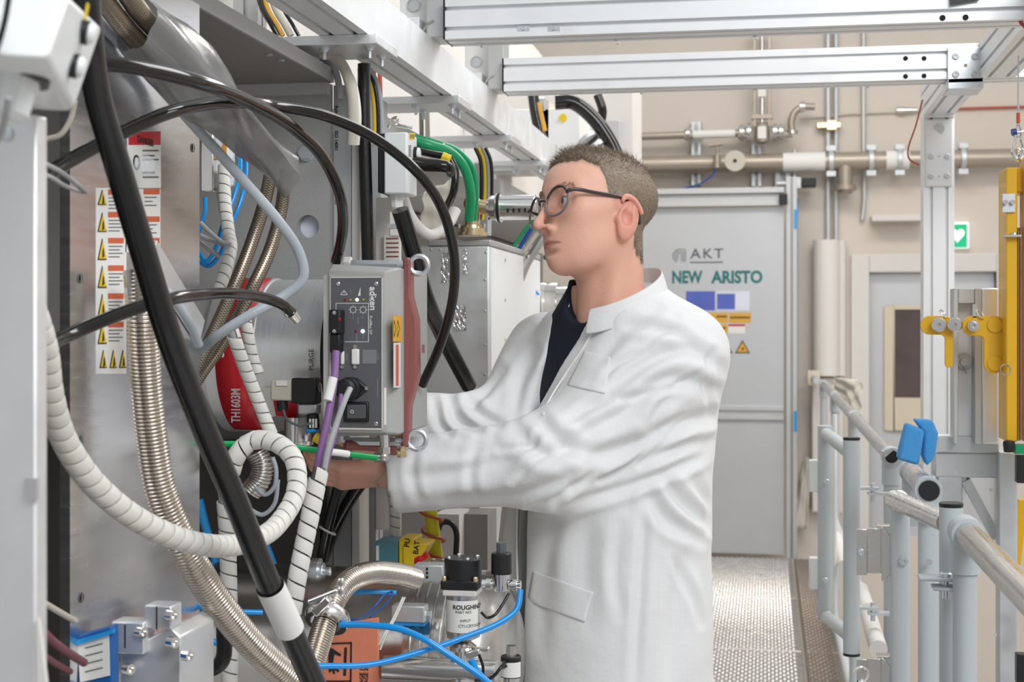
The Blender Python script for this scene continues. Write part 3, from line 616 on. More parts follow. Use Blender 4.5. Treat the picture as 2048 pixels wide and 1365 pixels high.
# near gate: posts, tee, caps
t = thing('gate_post', 'grey post with bolt and steel latch bracket, carrying a short bent rail', 'post', at(1800, 1365, 2.5))
mb = MB(); a, r = vpost(mb, 1800, 1000, 1365, 2.5, 39, z0=0); mb.build('post', 'rail_grey', t)
mb = MB(); q = at(1893, 1046, 2.27); mb.cyl(a+V((-.01, 0, .0)), q, .0165); mb.build('rail', 'rail_metal', t)
mb = MB(); mb.ball(a, .0168, 20, 12); mb.build('elbow', 'rail_metal', t)
mb = MB(); p = at(1807, 1123, 2.48); mb.lathe(p, (0, -1, 0), [(0, .0085), (.002, .0085), (.002, .006), (.006, .006), (.006, .0035), (.003, .003), (.003, 0)], 6); mb.build('bolt', 'zinc', t)
for v in (1105, 1365):
    mb = MB(); p = at(1748, v, 2.52)
    mb.box(p+V((-.030, -.006, -.04)), p+V((-.012, -.002, .04))); mb.box(p+V((-.012, -.006, -.036)), p+V((.012, -.003, .042)))
    mb.prism([p+V((.012, -.01, .046)), p+V((.028, -.01, .03)), p+V((.028, -.01, -.035)), p+V((.012, -.01, -.05))], (0, .004, 0)); mb.box(p+V((.005, -.008, .044)), p+V((.030, .02, .047)))
    mb.build('latch_bracket', 'steel', t, bevel=.001)
    mb = MB(); bolt(mb, p+V((-.022, -.006, 0)), (0, -1, 0), .006, .008); mb.build('latch_bolt', 'zinc', t)
t = thing('rail_post', 'grey post behind the latch with black capped rail stub on top', 'post', at(1857, 1365, 2.75))
mb = MB(); a, r = vpost(mb, 1857, 1010, 1365, 2.75, 41, z0=0); mb.build('post', 'rail_grey', t)
e0 = at(1858, 982, 2.72); e1 = at(1822, 944, 3.25)
mb = MB(); mb.cyl(e0, e1, .0215, n=32); mb.build('rail_stub', 'rail_metal', t)
mb = MB(); d_ = (e0-e1).normalized(); mb.cyl(e0, e0+d_*.004, .0192, n=32); mb.build('end_cap', 'black_plastic', t)
mb = MB(); mb.lathe(e0-d_*.04, d_, [(0, .0215), (.002, .0255), (.039, .0255), (.039, .0195)], 32); mb.cyl(e0+V((0, .02, -.06)), e0+V((0, .02, 0)), .022, n=28); mb.build('tee_sleeve', 'rail_grey', t)
mb = MB(); mb.lathe(e1-d_*.01, d_, [(0, .022), (.002, .026), (.034, .026), (.034, .022)], 32); mb.cyl(e1+V((0, 0, -.12)), e1, .02, n=24); mb.build('far_sleeve', 'rail_grey', t)
mb = MB(); p = at(1856, 1122, 2.73)+V((0, -.016, 0)); mb.cyl(p, p+V((0, -.003, 0)), .006); mb.build('hole_plug', 'cable_grey', t)
t = thing('gate_upright', 'short grey gate upright with flat black cap beside the tee', 'post', at(1901, 1365, 2.2))
mb = MB(); a, r = vpost(mb, 1902, 1012, 1365, 2.24, 46, z0=0); mb.build('post', 'rail_grey', t)
mb = MB(); mb.lathe((a.x, a.y, a.z), (0, 0, 1), [(-.002, r), (0, r*1.03), (.004, r*1.03), (.005, r*.9), (.005, 0)], 28); mb.build('end_cap', 'black_plastic', t)
t = thing('end_post', 'stout grey post with tee sleeve carrying the near handrail', 'post', at(1930, 1365, 2.15))
mb = MB(); a, r = vpost(mb, 1930, 1065, 1365, 2.15, 48, z0=0); mb.build('post', 'rail_grey', t)
tee = at(1932, 1066, 2.15); q = at(2150, 1290, 1.45); d_ = (q-tee).normalized()
mb = MB(); mb.lathe((a.x, a.y, at(1930, 1148, 2.15).z), (0, 0, 1), [(0, r*1.0), (.001, r*1.22), (.062, r*1.22)], 28); mb.lathe(tee-d_*.022, d_, [(0, .018), (.002, .0245), (.05, .0245), (.05, .0195)], 32); mb.build('tee_sleeve', 'rail_grey', t)
mb = MB(); mb.cyl(tee-d_*.01, tee+d_*1.3, .0192, n=32); mb.build('handrail', 'rail_metal', t)
mb = MB(); p = at(1888, 1157, 2.18); mb.obox(p, (1, 0, 0), (0, 1, 0), (0, 0, 1), .075, .04, .005); mb.obox(p+V((.012, -.006, -.013)), (1, 0, 0), (0, 1, 0), (0, 0, 1), .06, .04, .005); mb.build('hinge_lug', 'rail_grey', t, bevel=.002)
mb = MB(); bolt(mb, p+V((.002, -.004, .0025)), (0, 0, 1), .0095, .007); mb.cyl(p+V((.002, -.004, -.03)), p+V((.002, -.004, 0)), .005, n=10); mb.build('hinge_bolt', 'zinc', t)
# ring hook on the lower latch
mb = MB(); mb.torus(at(1722, 1350, 2.48), (.3, -1, 0), .013, .0022, 24, 8, .3, 5.2); simple('key_ring', mb, 'steel_pol', 'bent wire ring hanging at the lower latch bracket', 'ring')
# crumpled plastic sheets
def sheet(name, quad, label, amp, n=16, seed=1):
    A, B, C, D = [V(p) for p in quad]; r = np.random.default_rng(seed); ph = r.uniform(0, 6, 8); mb = MB(); nrm = (B-A).cross(D-A).normalized()
    for j in range(n+1):
        for i in range(n+1):
            s, t_ = i/n, j/n; p = (A.lerp(B, s)).lerp(D.lerp(C, s), t_)
            h = math.sin(7*s+ph[0]+3*t_)+.6*math.sin(13*t_-6*s+ph[1])+.4*math.sin(21*s+ph[2])
            mb.v.append(p+nrm*h*amp)
    for j in range(n):
        for i in range(n): k = j*(n+1)+i; mb.f.append((k, k+1, k+n+2, k+n+1))
    o = mb.build(name, 'film', sharp=60); s_ = o.modifiers.new('solid', 'SOLIDIFY'); s_.thickness = .0015; return tag(o, label, 'plastic sheet')
sheet('plastic_sheet', (at(1668, 752, 7.6), at(1728, 766, 7.3), at(1722, 845, 7.3), at(1672, 780, 7.6)), 'crumpled beige plastic sheet lying over the far rail end', .012)
sheet('plastic_sheet', (onY(1608, 915, 9.27), onY(1620, 915, 9.25), onY(1616, 1058, 9.2), onY(1584, 1058, 9.22)), 'pale plastic sheet hanging down left of the far rail', .008, seed=3)
t = thing('rail_end_block', 'beige block with rail end on the wall at the walkway end', 'bracket', at(1626, 770, 8.9))
MB().box(at(1614, 770, 8.93), at(1640, 742, 8.82)).build('pad', 'door_beige', t, bevel=.005)
MB().cyl(at(1628, 757, 8.85), at(1634, 762, 8.3), .02).build('stub', 'galv', t)
# ================================================================== welded grey frame, pillar, yellow lifting frame
dg = 3.15
def fr_box(mb, u0, v0, u1, v1, d, t_, n=None):
    a = at(u0, v0, d); b = at(u1, v1, d); y = min(a.y, b.y); mb.box((a.x, y, b.z), (b.x, y+t_, a.z)); return mb
t = thing('welded_frame', 'grey welded aluminium frame with diagonal brace below the yellow clamps', 'frame', at(1950, 1365, dg)+V((0, 0, -.9)))
fr_box(MB(), 1998, 905, 2034, 2600, dg-.06, .05).build('right_leg', 'galv', t, bevel=.003)
fr_box(MB(), 1876, 905, 1924, 2600, dg, .05).build('left_leg', 'galv', t, bevel=.003)
MB().box(at(1870, 905, dg)+V((0, 0, 0)), at(1998, 955, dg)+V((0, .05, 0))).build('top_rail', 'galv', t, bevel=.003)
fr_box(MB(), 1872, 872, 1995, 906, dg-.01, .05).build('cap_rail', 'galv', t, bevel=.003)
mb = MB(); mb.bar(at(1930, 960, dg+.01), at(1992, 1075, dg+.01), .02, .03, up=(0, 1, 0)); mb.build('brace', 'galv', t)
fr_box(MB(), 1924, 952, 1932, 1062, dg+.005, .03).build('inner_edge', 'anodised', t)
mb = MB()
for u, v in ((1982, 980), (1990, 1150), (1990, 1270), (1912, 946)): mb.cyl(at(u, v, dg-.065), at(u, v, dg-.05), .004, n=10)
mb.build('rivet', 'alu_dark', t)['kind'] = 'stuff'
dp = 3.1
t = thing('channel_pillar', 'grey aluminium channel pillar carrying the yellow clamps', 'pillar', at(1950, 888, dp))
a = at(1907, 577, dp); b = at(1962, 888, dp); c = at(1995, 888, dp); y = a.y; th = .006
MB().box((a.x, y, b.z), (a.x+px(9, dp), y+.06, a.z)).build('flange', 'galv', t, bevel=.0015); MB().box((b.x-px(13, dp), y, b.z), (b.x, y+.06, a.z)).build('flange', 'galv', t, bevel=.0015); MB().box((a.x+px(9, dp)+.0004, y+.001, a.z-px(30, dp)), (b.x-px(13, dp)-.0004, y+.044, a.z-.0005)).build('top_bridge', 'galv', t, bevel=.0015); MB().box((a.x+px(9, dp)+.0004, y+.045, b.z), (b.x-px(13, dp)-.0004, y+.06, a.z-.0005)).build('web', 'anodised', t)
mb = MB(); mb.box((b.x, y-.002, b.z), (c.x, y+.06, a.z)); mb.build('side_plate', 'aluminium', t, bevel=.004)
p = at(1932, 725, dp)+V((0, .04, 0)); mb = MB(); mb.lathe(p, (0, -1, 0), [(0, .020), (.004, .020), (.004, .016), (.012, .015), (.012, .010), (.02, .009), (.02, 0)], 24); mb.build('spindle', 'galv', t)
mb = MB(); mb.torus(p+V((.0, -.02, -.018)), (1, 0, .5), .008, .0012, 16, 6); mb.build('split_ring', 'steel', t)
# yellow L clamps
def lplate(hub, hr, corner, w_, foot, d, t_, name, label):
    u0, v0 = hub; P = []
    for k in range(13): q = math.pi/2+math.pi*k/12; P.append((u0+hr*math.cos(q), v0-hr*math.sin(q)))
    fx0, fx1, fv = foot; ur, vt = corner; r = (fx1-fx0)/2
    P += [(fx0-8, v0+hr), (fx0-2, v0+hr+3), (fx0, v0+hr+8)]
    for k in range(11): q = math.pi+math.pi*k/10; P.append(((fx0+fx1)/2+r*math.cos(q), fv-r*math.sin(q)))
    P += [(ur, vt+14), (ur-4, vt+4), (ur-12, vt)]
    Y = at(u0, v0, d).y; pts = [onY(a, b, Y) for a, b in P]
    th_ = thing(name, label, 'clamp', onY((fx0+fx1)/2, fv, Y))
    MB().prism(pts, (0, t_, 0)).build('plate', 'yellow_paint', th_, bevel=.0012)
    return th_, Y
t, Y = lplate((1945, 652), 20, (2008, 633), 14, (1968, 2009, 727), 2.98, .012, 'yellow_clamp', 'yellow L-shaped clamp plate, the larger nearer one of the pair')
for v in (651, 728): mb = MB(); mb.lathe(onY(1990, v, Y), (0, -1, 0), [(0, .0155), (.003, .0155), (.004, .0145), (.004, 0)], 28); mb.build('boss', 'yellow_paint', t)
mb = MB(); p = onY(1945, 652, Y); mb.lathe(p, (0, -1, 0), [(-.0, .0115), (.015, .0115), (.015, .009), (.018, .008), (.018, .004), (.012, .003), (.012, 0)], 24); mb.build('pin', 'steel', t)
mb = MB(); mb.torus(onY(1962, 630, Y)+V((0, .006, 0)), (.8, -.5, .6), .012, .0016, 20, 6); mb.build('pull_ring', 'steel_pol', t)
mb = MB(); p = onY(1949, 622, Y); mb.box(p+V((-.004, 0, -.014)), p+V((.004, .003, .014))); mb.build('latch_tab', 'steel', t)
t, Y2 = lplate((1860, 651), 19, (1906, 633), 10, (1890, 1906, 728), 3.02, .01, 'yellow_clamp', 'yellow L-shaped clamp plate, the farther one partly behind the pillar')
for u in (1876, 1908):
    mb = MB(); p = onY(u, 650, Y2-.002); mb.lathe(p, (0, -1, 0), [(0, .011), (.012, .012), (.012, .015), (.017, .015), (.018, .013), (.018, .004), (.008, .004), (.008, 0)], 26); mb.build('spool', 'steel', t, sharp=22)
mb = MB(); mb.torus(onY(1886, 627, Y2), (.8, -.4, .7), .010, .0014, 18, 6); mb.build('pull_ring', 'steel_pol', t)
# yellow lifting frame at the right edge
dy = 2.92
t = thing('lifting_frame', 'tall yellow steel lifting frame hanging at the right edge', 'frame', at(2022, 905, dy))
LF = t; y = at(2003, 500, dy).y; XA = at(2012, 500, dy).x; zt, zb = at(2003, 335, dy).z, at(2003, 884, dy).z
MB().box((XA, y, zb), (XA+.022, y+.10, zt)).build('left_channel', 'yellow_paint', t, bevel=.003)
MB().box((XA+.022, y+.012, zt-.05), (XA+.12, y+.10, zt)).build('top_plate', 'yellow_paint', t, bevel=.003)
MB().box((XA+.034, y-.012, zb), (XA+.12, y+.05, zt+.012)).build('right_channel', 'yellow_paint', t, bevel=.003)
MB().cyl((XA+.029, y+.03, zb), (XA+.029, y+.03, zt-.12), .0035, n=10).build('guide_rod', 'steel', t)
mb = MB(); a = at(2005, 387, dy-.01); b = at(2031, 425, dy-.01); mb.box((a.x, y-.006, b.z), (b.x, y, a.z)); o = mb.build('hinge_plate', 'galv', t, bevel=.001)
for u in (2010, 2024): mb = MB(); bolt(mb, at(u, 405, dy-.012), (0, -1, 0), .005, .004); mb.build('screw', 'steel_pol', o)
mb = MB(); p = at(2026, 472, dy-.02); mb.box(p+V((-.016, 0, -.002)), p+V((.016, .03, .002))); bolt(mb, p+V((.004, .01, .002)), (0, 0, 1), .006, .006); mb.build('stop_lug', 'steel', t)
mb = MB(); mb.torus(at(2011, 740, dy-.005), (.3, -1, 0), .011, .0012, 20, 6); mb.build('split_ring', 'steel', t)
mb = MB(); p = at(2018, 893, dy-.02); mb.lathe(p, (0, 0, 1), [(-.012, .010), (.004, .012), (.010, .011), (.012, .006), (.012, 0)], 16); mb.build('foot_knob', 'black_plastic', LF)
mb = MB(); p = at(2030, 890, dy-.02); mb.box(p, at(2075, 907, dy)); simple('green_block', mb, 'green_vein', 'green plastic block below the yellow frame', 'block', bevel=.002)
mb = MB(); p = at(2034, 912, dy-.02); mb.box(p, at(2075, 965, dy)); simple('black_connector', mb, 'black_plastic', 'black connector block below the green block', 'connector', bevel=.002)
mb = MB(); p = at(2034, 1310, dy-.02); mb.box(p, at(2075, 1365, dy)); simple('black_connector', mb, 'black_plastic', 'black block at the lower right corner', 'connector', bevel=.002)
simple('yellow_strut', MB().bar(at(2045, 1000, 3.2), at(2030, 1130, 3.2), .02, .02, up=(0, 1, 0)), 'yellow_paint', 'yellow strut glimpsed at the lower right edge', 'strut')
# wire rope, shackle
t = thing('wire_rope', 'thin steel wire rope with red ferrule holding the shackle', 'rope', at(2037, 250, dy))
mb = MB(); mb.cyl(at(2036.5, 228, dy), V((at(2036.5, 90, dy).x, at(2036.5, 90, dy).y, ZC-.022)), .0018, n=8); mb.build('cable', 'galv', t)
mb = MB(); mb.cyl(at(2036.5, 246, dy), at(2036.5, 226, dy), .0038, n=12); mb.build('ferrule', 'orange_red', t)
mb = MB(); mb.tube(spline([at(2036.5, 246, dy), at(2032, 258, dy), at(2031, 268, dy), at(2037, 274, dy), at(2043, 268, dy), at(2041, 258, dy), at(2036.5, 246, dy)], 6), .0018, 8); mb.build('thimble', 'steel', t)
t = thing('shackle', 'steel bow shackle with blue pin between rope and yellow frame', 'shackle', at(2036, 325, dy))
mb = MB(); mb.tube(spline([at(2029, 264, dy), at(2030, 280, dy), at(2026, 295, dy), at(2027, 312, dy), at(2036, 321, dy), at(2046, 312, dy), at(2047, 295, dy), at(2043, 280, dy), at(2044, 264, dy)], 6), .0035, 10); mb.build('bow', 'steel_pol', t)
mb = MB(); mb.cyl(at(2024, 265, dy), at(2032, 264, dy), .007, n=14); mb.build('pin_head', 'blue_dark', t)
mb = MB(); mb.cyl(at(2028, 265, dy), at(2048, 264, dy), .0035, n=10); mb.build('pin', 'steel', t)
mb = MB(); mb.torus(at(2037, 310, dy), (1, 0, 0), .012, .003, 20, 8); mb.build('link', 'steel_pol', t)
simple('coiled_cable', MB().tube(spline([at(2036, -20, 2.7), at(2038, 20, 2.7), at(2042, 45, 2.7), at(2056, 58, 2.7)], 8), .0035, 8), 'red_wire', 'orange red cable hanging at the top right corner', 'cable')
# blue foam edge protector
t = thing('foam_protector', 'blue foam edge protector clipped over the rail stub', 'foam', at(1835, 930, 2.95))
Y = at(1820, 890, 2.92).y
MB().prism([onY(*p, Y) for p in ((1813, 847), (1850, 862), (1838, 932), (1795, 920))], (0, .05, 0)).build('front_lobe', 'foam_blue', t, bevel=.006)
MB().prism([onY(*p, Y+.03) for p in ((1828, 840), (1866, 842), (1877, 868), (1870, 915), (1854, 934), (1845, 912), (1848, 866))], (0, .05, 0)).build('back_lobe', 'foam_blue', t, bevel=.006)
mb = MB(); mb.box(at(1842, 872, 3.05), at(1878, 905, 3.02)); simple('dark_bracket', mb, 'alu_dark', 'grey angle bracket between blue foam and welded frame', 'bracket')
# ================================================================== machine row, left: frame, plates, boxes, hoses
def hose(name, pts, wpx, m, label, cat='hose', n=14, group=None, step=None):
    P = spline([at(*p) for p in pts], 10); D = [ (p-CAM).dot(V((-ST, CT, 0))) for p in P]
    w = wpx if hasattr(wpx, '__len__') else (wpx, wpx); K = len(P)-1
    r = [px((w[0]+(w[1]-w[0])*i/K)/2, 1)*sum(D)/len(D) for i in range(K+1)]
    return simple(name, MB().tube(P, r, n), m, label, cat, group, sharp=70)
def spiral_strip(P, r, pitch, gap=.10, n=20):
    "helical wrap strip along a path"
    P = resample(P, .004); fr = frames(P); L = [0]
    for a, b in zip(P, P[1:]): L.append(L[-1]+(b-a).length)
    tot = L[-1]
    def pt(s, ang, rr):
        s = min(max(s, 0), tot*.9999); i = min(int(s/tot*(len(P)-1)), len(P)-2); t = s/tot*(len(P)-1)-i
        p = P[i].lerp(P[i+1], t); a, b, _ = fr[i]; return p+(a*math.cos(ang)+b*math.sin(ang))*rr
    mb = MB(); turns = tot/pitch; N = int(turns*n); wdt = pitch*(1-gap)
    for k in range(N+1):
        ang = 2*math.pi*k/n; s0 = pitch*k/n
        for q, rr in ((0, r*.80), (.02, r*.97), (.12, r), (.88, r), (.98, r*.97), (1, r*.80)): mb.v.append(pt(s0+wdt*q, ang, rr))
    for k in range(N):
        for q in range(5): a = k*6+q; mb.f.append((a, a+1, a+7, a+6))
    return mb
def wrap(pts, wpx, pitchpx, label, cat='cable wrap', core='cable_grey', gap=.10):
    P = spline([at(*p) for p in pts], 10); d = sum(p[2] for p in pts)/len(pts); r = px(wpx/2, d)
    t = thing('spiral_wrap', label, cat, P[len(P)//2])
    spiral_strip(P, r, px(pitchpx, d), gap).build('wrap', 'wrap_white', t, sharp=50)
    MB().tube(resample(P, .01), r*.72, 10).build('cable_bundle', core, t)
    return t
def bellows(pts, wpx, pitchpx, label, m='bellow', name='bellows_hose'):
    P = spline([at(*p) for p in pts], 12); d = sum(p[2] for p in pts)/len(pts); r = px(wpx/2, d); pit = px(pitchpx, d)
    P = resample(P, pit/6); n = len(P); rr = [r*(1-.15*(1-abs(math.sin(math.pi*i/6)))*1.0) for i in range(n)]
    return simple(name, MB().tube(P, rr, 28), m, label, 'hose', sharp=80)
def quadX(mb, u0, v0, u1, v1, X, t):
    a, b, c, d_ = onX(u0, v1, X), onX(u1, v1, X), onX(u1, v0, X), onX(u0, v0, X)
    y0, y1 = a.y, b.y; z0 = (a.z+b.z)/2; z1 = (c.z+d_.z)/2
    return mb.hexa([V((X-.0002, y0, a.z)), V((X+t, y0, a.z)), V((X+t, y1, b.z)), V((X-.0002, y1, b.z)), V((X-.0002, y0, d_.z)), V((X+t, y0, d_.z)), V((X+t, y1, c.z)), V((X-.0002, y1, c.z))])
# ---- foreground upright plate
t = thing('frame_upright', 'pale grey upright machine plate blurred at the left edge', 'post', (-.7, 1.01, -.5))
zt = onY(60, 229, 1.0).z
MB().box((-.95, 1.0, -1.3), (-.5343, 1.018, zt)).build('plate', 'aluminium', t, bevel=.002)
mb = MB(); bolt(mb, onY(14, 268, 1.0), (0, -1, 0), .0055, .003); mb.build('bolt', 'zinc', t)
mb = MB(); p = onY(64, 978, 1.0); mb.box(p+V((-.004, -.004, -.008)), p+V((.006, 0, .008))); mb.build('clip', 'cable_grey', t)
mb = MB(); mb.prism([onY(72, 1238, .995), onY(76, 1238, .995), onY(92, 1370, .995), onY(76, 1370, .995)], (0, .004, 0)); mb.build('strap', 'frame_pale', t)
# ---- push-button box
t = thing('control_box', 'white push-button box with two buttons at the upper left corner', 'control box', at(60, 200, 1.05))
c0 = [(94, 116, .90), (137, -15, .96), (207, 52, 1.12), (146, 225, 1.10)]
Q = [at(*p) for p in c0]; e1 = at(-60, 108, .90)-Q[0]; nrm = (Q[1]-Q[0]).cross(Q[3]-Q[0]).normalized()
if nrm.x < 0: nrm = -nrm
MB().hexa([Q[0], Q[3], Q[3]+e1, Q[0]+e1, Q[1], Q[2], Q[2]+e1, Q[1]+e1]).build('housing', 'white_plastic', t, bevel=.006, seg=3)
from mathutils.geometry import intersect_ray_tri
def hitface(u, v):
    for tri_ in ((Q[0], Q[1], Q[2]), (Q[0], Q[2], Q[3])):
        h = intersect_ray_tri(*tri_, ray(u, v), CAM, True)
        if h is not None: return h
    return Q[0].lerp(Q[2], .6)
nrm = ((Q[1]-Q[0]).cross(Q[2]-Q[0]).normalized()+(Q[2]-Q[0]).cross(Q[3]-Q[0]).normalized()).normalized()
if nrm.dot(CAM-Q[0]) < 0: nrm = -nrm
for (u, v) in ((166, 64), (145, 131)):
    # intersect the sight line with the button face
    p = hitface(u, v)
    b_ = MB().lathe(p, nrm, [(-.006, .0088), (.004, .0088), (.004, .007)], 22).build('button_collar', 'black_plastic', t)
    MB().lathe(p+nrm*.004, nrm, [(0, .0075), (.003, .0072), (.0045, .005), (.005, 0)], 22).build('button', 'white_plastic', b_)
p = hitface(172, 30); s_, u_, _ = frame_of(nrm)
mb = MB(); mb.obox(p, s_, u_, nrm, .008, .016, .001); mb.build('label', 'yellow', t)
g0 = at(30, 176, .97); gd = V((-.15, -.2, -1)).normalized()
mb = MB(); mb.lathe(g0, gd, [(-.02, .016), (.0, .016), (.0, .014), (.018, .0135), (.022, .009)], 8); mb.build('cable_gland', 'white_plastic', t)
mb = MB(); mb.lathe(g0-gd*.010, gd, [(0, .021), (.004, .021)], 26); mb.build('gasket', 'black_plastic', t)
hose('control_cable', [(18, 195, .92), (12, 230, .93), (0, 270, .95), (-40, 330, 1.0)], 14, 'cable_grey', 'grey cable leaving the gland of the push-button box', 'cable')
hose('black_strap', [(20, -20, .90), (10, 40, .90), (-4, 90, .90), (-20, 130, .90)], 12, 'black_rubber', 'black cable crossing the push-button box corner', 'cable')
# ---- dark sheet painted as the shade in the gap, soffit, frontal plate
struct(MB().box((-.83, 1.25, -1.3), (-.80, 1.47, 1.85)).build('gap_shade_sheet', 'void_shade'))
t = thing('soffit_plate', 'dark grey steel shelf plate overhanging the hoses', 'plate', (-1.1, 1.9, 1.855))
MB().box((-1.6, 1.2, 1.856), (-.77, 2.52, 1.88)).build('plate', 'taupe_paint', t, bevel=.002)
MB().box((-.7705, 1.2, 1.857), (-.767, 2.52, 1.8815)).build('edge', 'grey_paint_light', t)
mb = MB()
for u, v in ((538, 108), (562, 119)): p = onZ(u, v, 1.856); mb.cyl(p+V((0, 0, -.003)), p+V((0, 0, .001)), .006, n=12)
mb.build('screw', 'alu_dark', t)['kind'] = 'stuff'
YG = 2.52
def plate_hole(x0, x1, z0, z1, hx, hz, hr, y0, y1):
    mb = MB(); A = sorted(set([2*math.pi*k/32 for k in range(32)]+[math.atan2(z-hz, x-hx) % (2*math.pi) for x in (x0, x1) for z in (z0, z1)]))
    def outer(a):
        c, s_ = math.cos(a), math.sin(a); k = min(((x1 if c > 0 else x0)-hx)/c if abs(c) > 1e-9 else 1e9, ((z1 if s_ > 0 else z0)-hz)/s_ if abs(s_) > 1e-9 else 1e9); return hx+c*k, hz+s_*k
    for a, b in zip(A, A[1:]+A[:1]):
        (p, q), (r_, s2) = outer(a), outer(b); i0 = (hx+hr*math.cos(a), hz+hr*math.sin(a)); i1 = (hx+hr*math.cos(b), hz+hr*math.sin(b))
        for y in (y0, y1): mb.quad((i0[0], y, i0[1]), (p, y, q), (r_, y, s2), (i1[0], y, i1[1]))
        mb.quad((i0[0], y0, i0[1]), (i1[0], y0, i1[1]), (i1[0], y1, i1[1]), (i0[0], y1, i0[1])); mb.quad((p, y0, q), (r_, y0, s2), (r_, y1, s2), (p, y1, q))
    return mb
hc = onY(616, 453, YG)
t = thing('bulkhead_plate', 'textured grey bulkhead plate with round hole and hex bolt', 'plate', (-1.1, YG, -.5))
XG = onY(659, 400, YG).x
plate_hole(-1.6, XG, -1.3, 1.856, hc.x, hc.z, px(24, 2.5), YG, YG+.02).build('plate', 'grey_paint', t)
mb = MB(); mb.box((hc.x-.032, YG+.021, hc.z-.032), (hc.x+.032, YG+.026, hc.z+.032)); mb.build('backing', 'sign_pale', t)
mb = MB(); p = onY(613, 306, YG); mb.lathe(p, (0, -1, 0), [(0, .016), (.002, .016), (.002, .014)], 24); mb.hexbolt(p+V((0, -.002, 0)), (0, -1, 0), .0145, .009); mb.build('hex_bolt', 'zinc', t, bevel=.001)
mb = MB(); mb.box((-1.2, YG-.012, 1.835), (XG, YG, 1.856)); mb.build('weld_strip', 'grey_paint_light', t)
# ---- cable duct
t = thing('cable_duct', 'grey plastic cable duct standing right of the bulkhead', 'duct', onY(690, 1365, 2.54))
x0, x1 = XG+.0012, onY(703, 400, 2.54).x; zt = onY(690, 170, 2.54).z
MB().box((x0, 2.54, -1.0), (x1, 2.6, zt)).build('duct', 'duct_grey', t, bevel=.001)
MB().box((x1+.002, 2.535, -1.0), (onY(719, 400, 2.535).x, 2.6, onY(700, 280, 2.54).z)).build('cover', 'frame_pale', t, bevel=.001)
for s_, v in (('RoHS', 212), ('ISO 14001', 262), ('40mm x 40mm', 352)):
    p = onY(660, v, 2.5395); text(s_, .0085, 'ink', (x0+.003, p.y, p.z), (0, 0, -1), (1, 0, 0), t, bold=.0002)
hose('duct_cable', [(640, 108, 2.55), (668, 112, 2.55), (690, 140, 2.54), (704, 190, 2.525), (706, 250, 2.525), (704, 290, 2.53)], 22, 'cable_beige', 'thick beige cable with print curving down into the duct', 'cable')
hose('duct_cable', [(640, 122, 2.63), (676, 130, 2.62), (704, 160, 2.575), (716, 230, 2.545), (712, 290, 2.55)], 14, 'wrap_white', 'pale cable beside the thick beige cable at the duct', 'cable')
hose('duct_cable', [(640, 120, 2.6), (664, 130, 2.6), (676, 160, 2.6), (680, 200, 2.59)], 14, 'cable_grey', 'grey cable behind the beige cable at the duct top', 'cable')
simple('cable_tie', MB().torus(onY(712, 175, 2.53), (0, 0, 1), .011, .0022, 20, 6), 'wrap_white', 'white cable tie round the beige cables', 'cable tie')
hose('riser_hose', [(728, 128, 2.60), (728, 230, 2.60), (732, 380, 2.60), (737, 560, 2.60), (738, 700, 2.60)], 26, 'black_rubber', 'thick black riser hose between duct and white junction box')
for k, (u, m) in enumerate(((738, 'cable_grey'), (746, 'yellow'), (753, 'black_rubber'), (760, 'grey_tube'))):
    hose('riser_cable', [(u-20, 138, 2.75), (u-6, 165, 2.75), (u+2, 210, 2.75), (u+4, 290, 2.75)], 9, m, ['grey', 'yellow', 'black', 'pale blue grey'][k]+' thin cable in the bundle above the white junction box', 'cable')
t = thing('duct_narrow', 'narrow grey duct behind the white junction box', 'duct', onY(742, 700, 2.8))
MB().box(onY(731, 700, 2.8), onY(762, 198, 2.8)+V((0, .05, 0))).build('duct', 'duct_grey', t, bevel=.001)
# ---- junction box
yj = 2.5; t = thing('junction_box', 'white plastic junction box with black back and side knob', 'box', onY(795, 390, yj))
a, b = onY(768, 388, yj), onY(814, 264, yj); jx = b.x
MB().box((a.x, yj, a.z), (jx, yj+.075, b.z)).build('housing', 'white_plastic', t, bevel=.003)
MB().box((onY(752, 388, yj).x, yj+.01, a.z+.003), (a.x, yj+.08, b.z)).build('back_shell', 'black_plastic', t, bevel=.003)
kp = V((jx, yj+.058, onX(826, 307, jx).z)); o = MB().lathe(kp, (1, 0, 0), [(0, .014), (.006, .014), (.006, .011)], 20).build('knob', 'black_plastic', t); MB().lathe(kp+V((.006, 0, 0)), (1, 0, 0), [(0, .012), (.003, .0115), (.004, .009), (.004, 0)], 20).build('knob_cap', 'white_plastic', o)
quadX(MB(), 818, 266, 829, 279, jx, .0006).build('yellow_label', 'yellow', t)
mb = MB()
for k in range(7): quadX(mb, 817, 291+k*3.4, 822, 292.8+k*3.4, jx, .0006)
for k in range(3): quadX(mb, 820+k*3, 269, 821.5+k*3, 277, jx, .0010)
mb.build('bar_print', 'ink_grey', t)['kind'] = 'stuff'
p = V((a.x+.016, yj+.03, a.z)); mb = MB(); mb.lathe(p, (0, 0, -1), [(0, .014), (.008, .014), (.008, .012), (.022, .011), (.026, .007)], 8); mb.build('cable_gland', 'white_plastic', t)
t = thing('cable_plug', 'pale multi-pin plug hanging below the junction box', 'plug', p+V((0, 0, -.075)))
MB().box(p+V((-.012, -.012, -.075)), p+V((.012, .012, -.03))).build('body', 'pipe_white', t, bevel=.003)
mb = MB(); mb.box(p+V((-.014, -.014, -.060)), p+V((.014, -.011, -.052))); mb.build('latch', 'galv', t)
MB().box(onY(768, 560, 2.62), onY(800, 470, 2.62)+V((0, .01, 0))).build('instruction_sheet', 'paper', tg := thing('document_holder', 'printed sheet on pale panel below the plug', 'sign', onY(784, 560, 2.62)), bevel=0)
mb = MB()
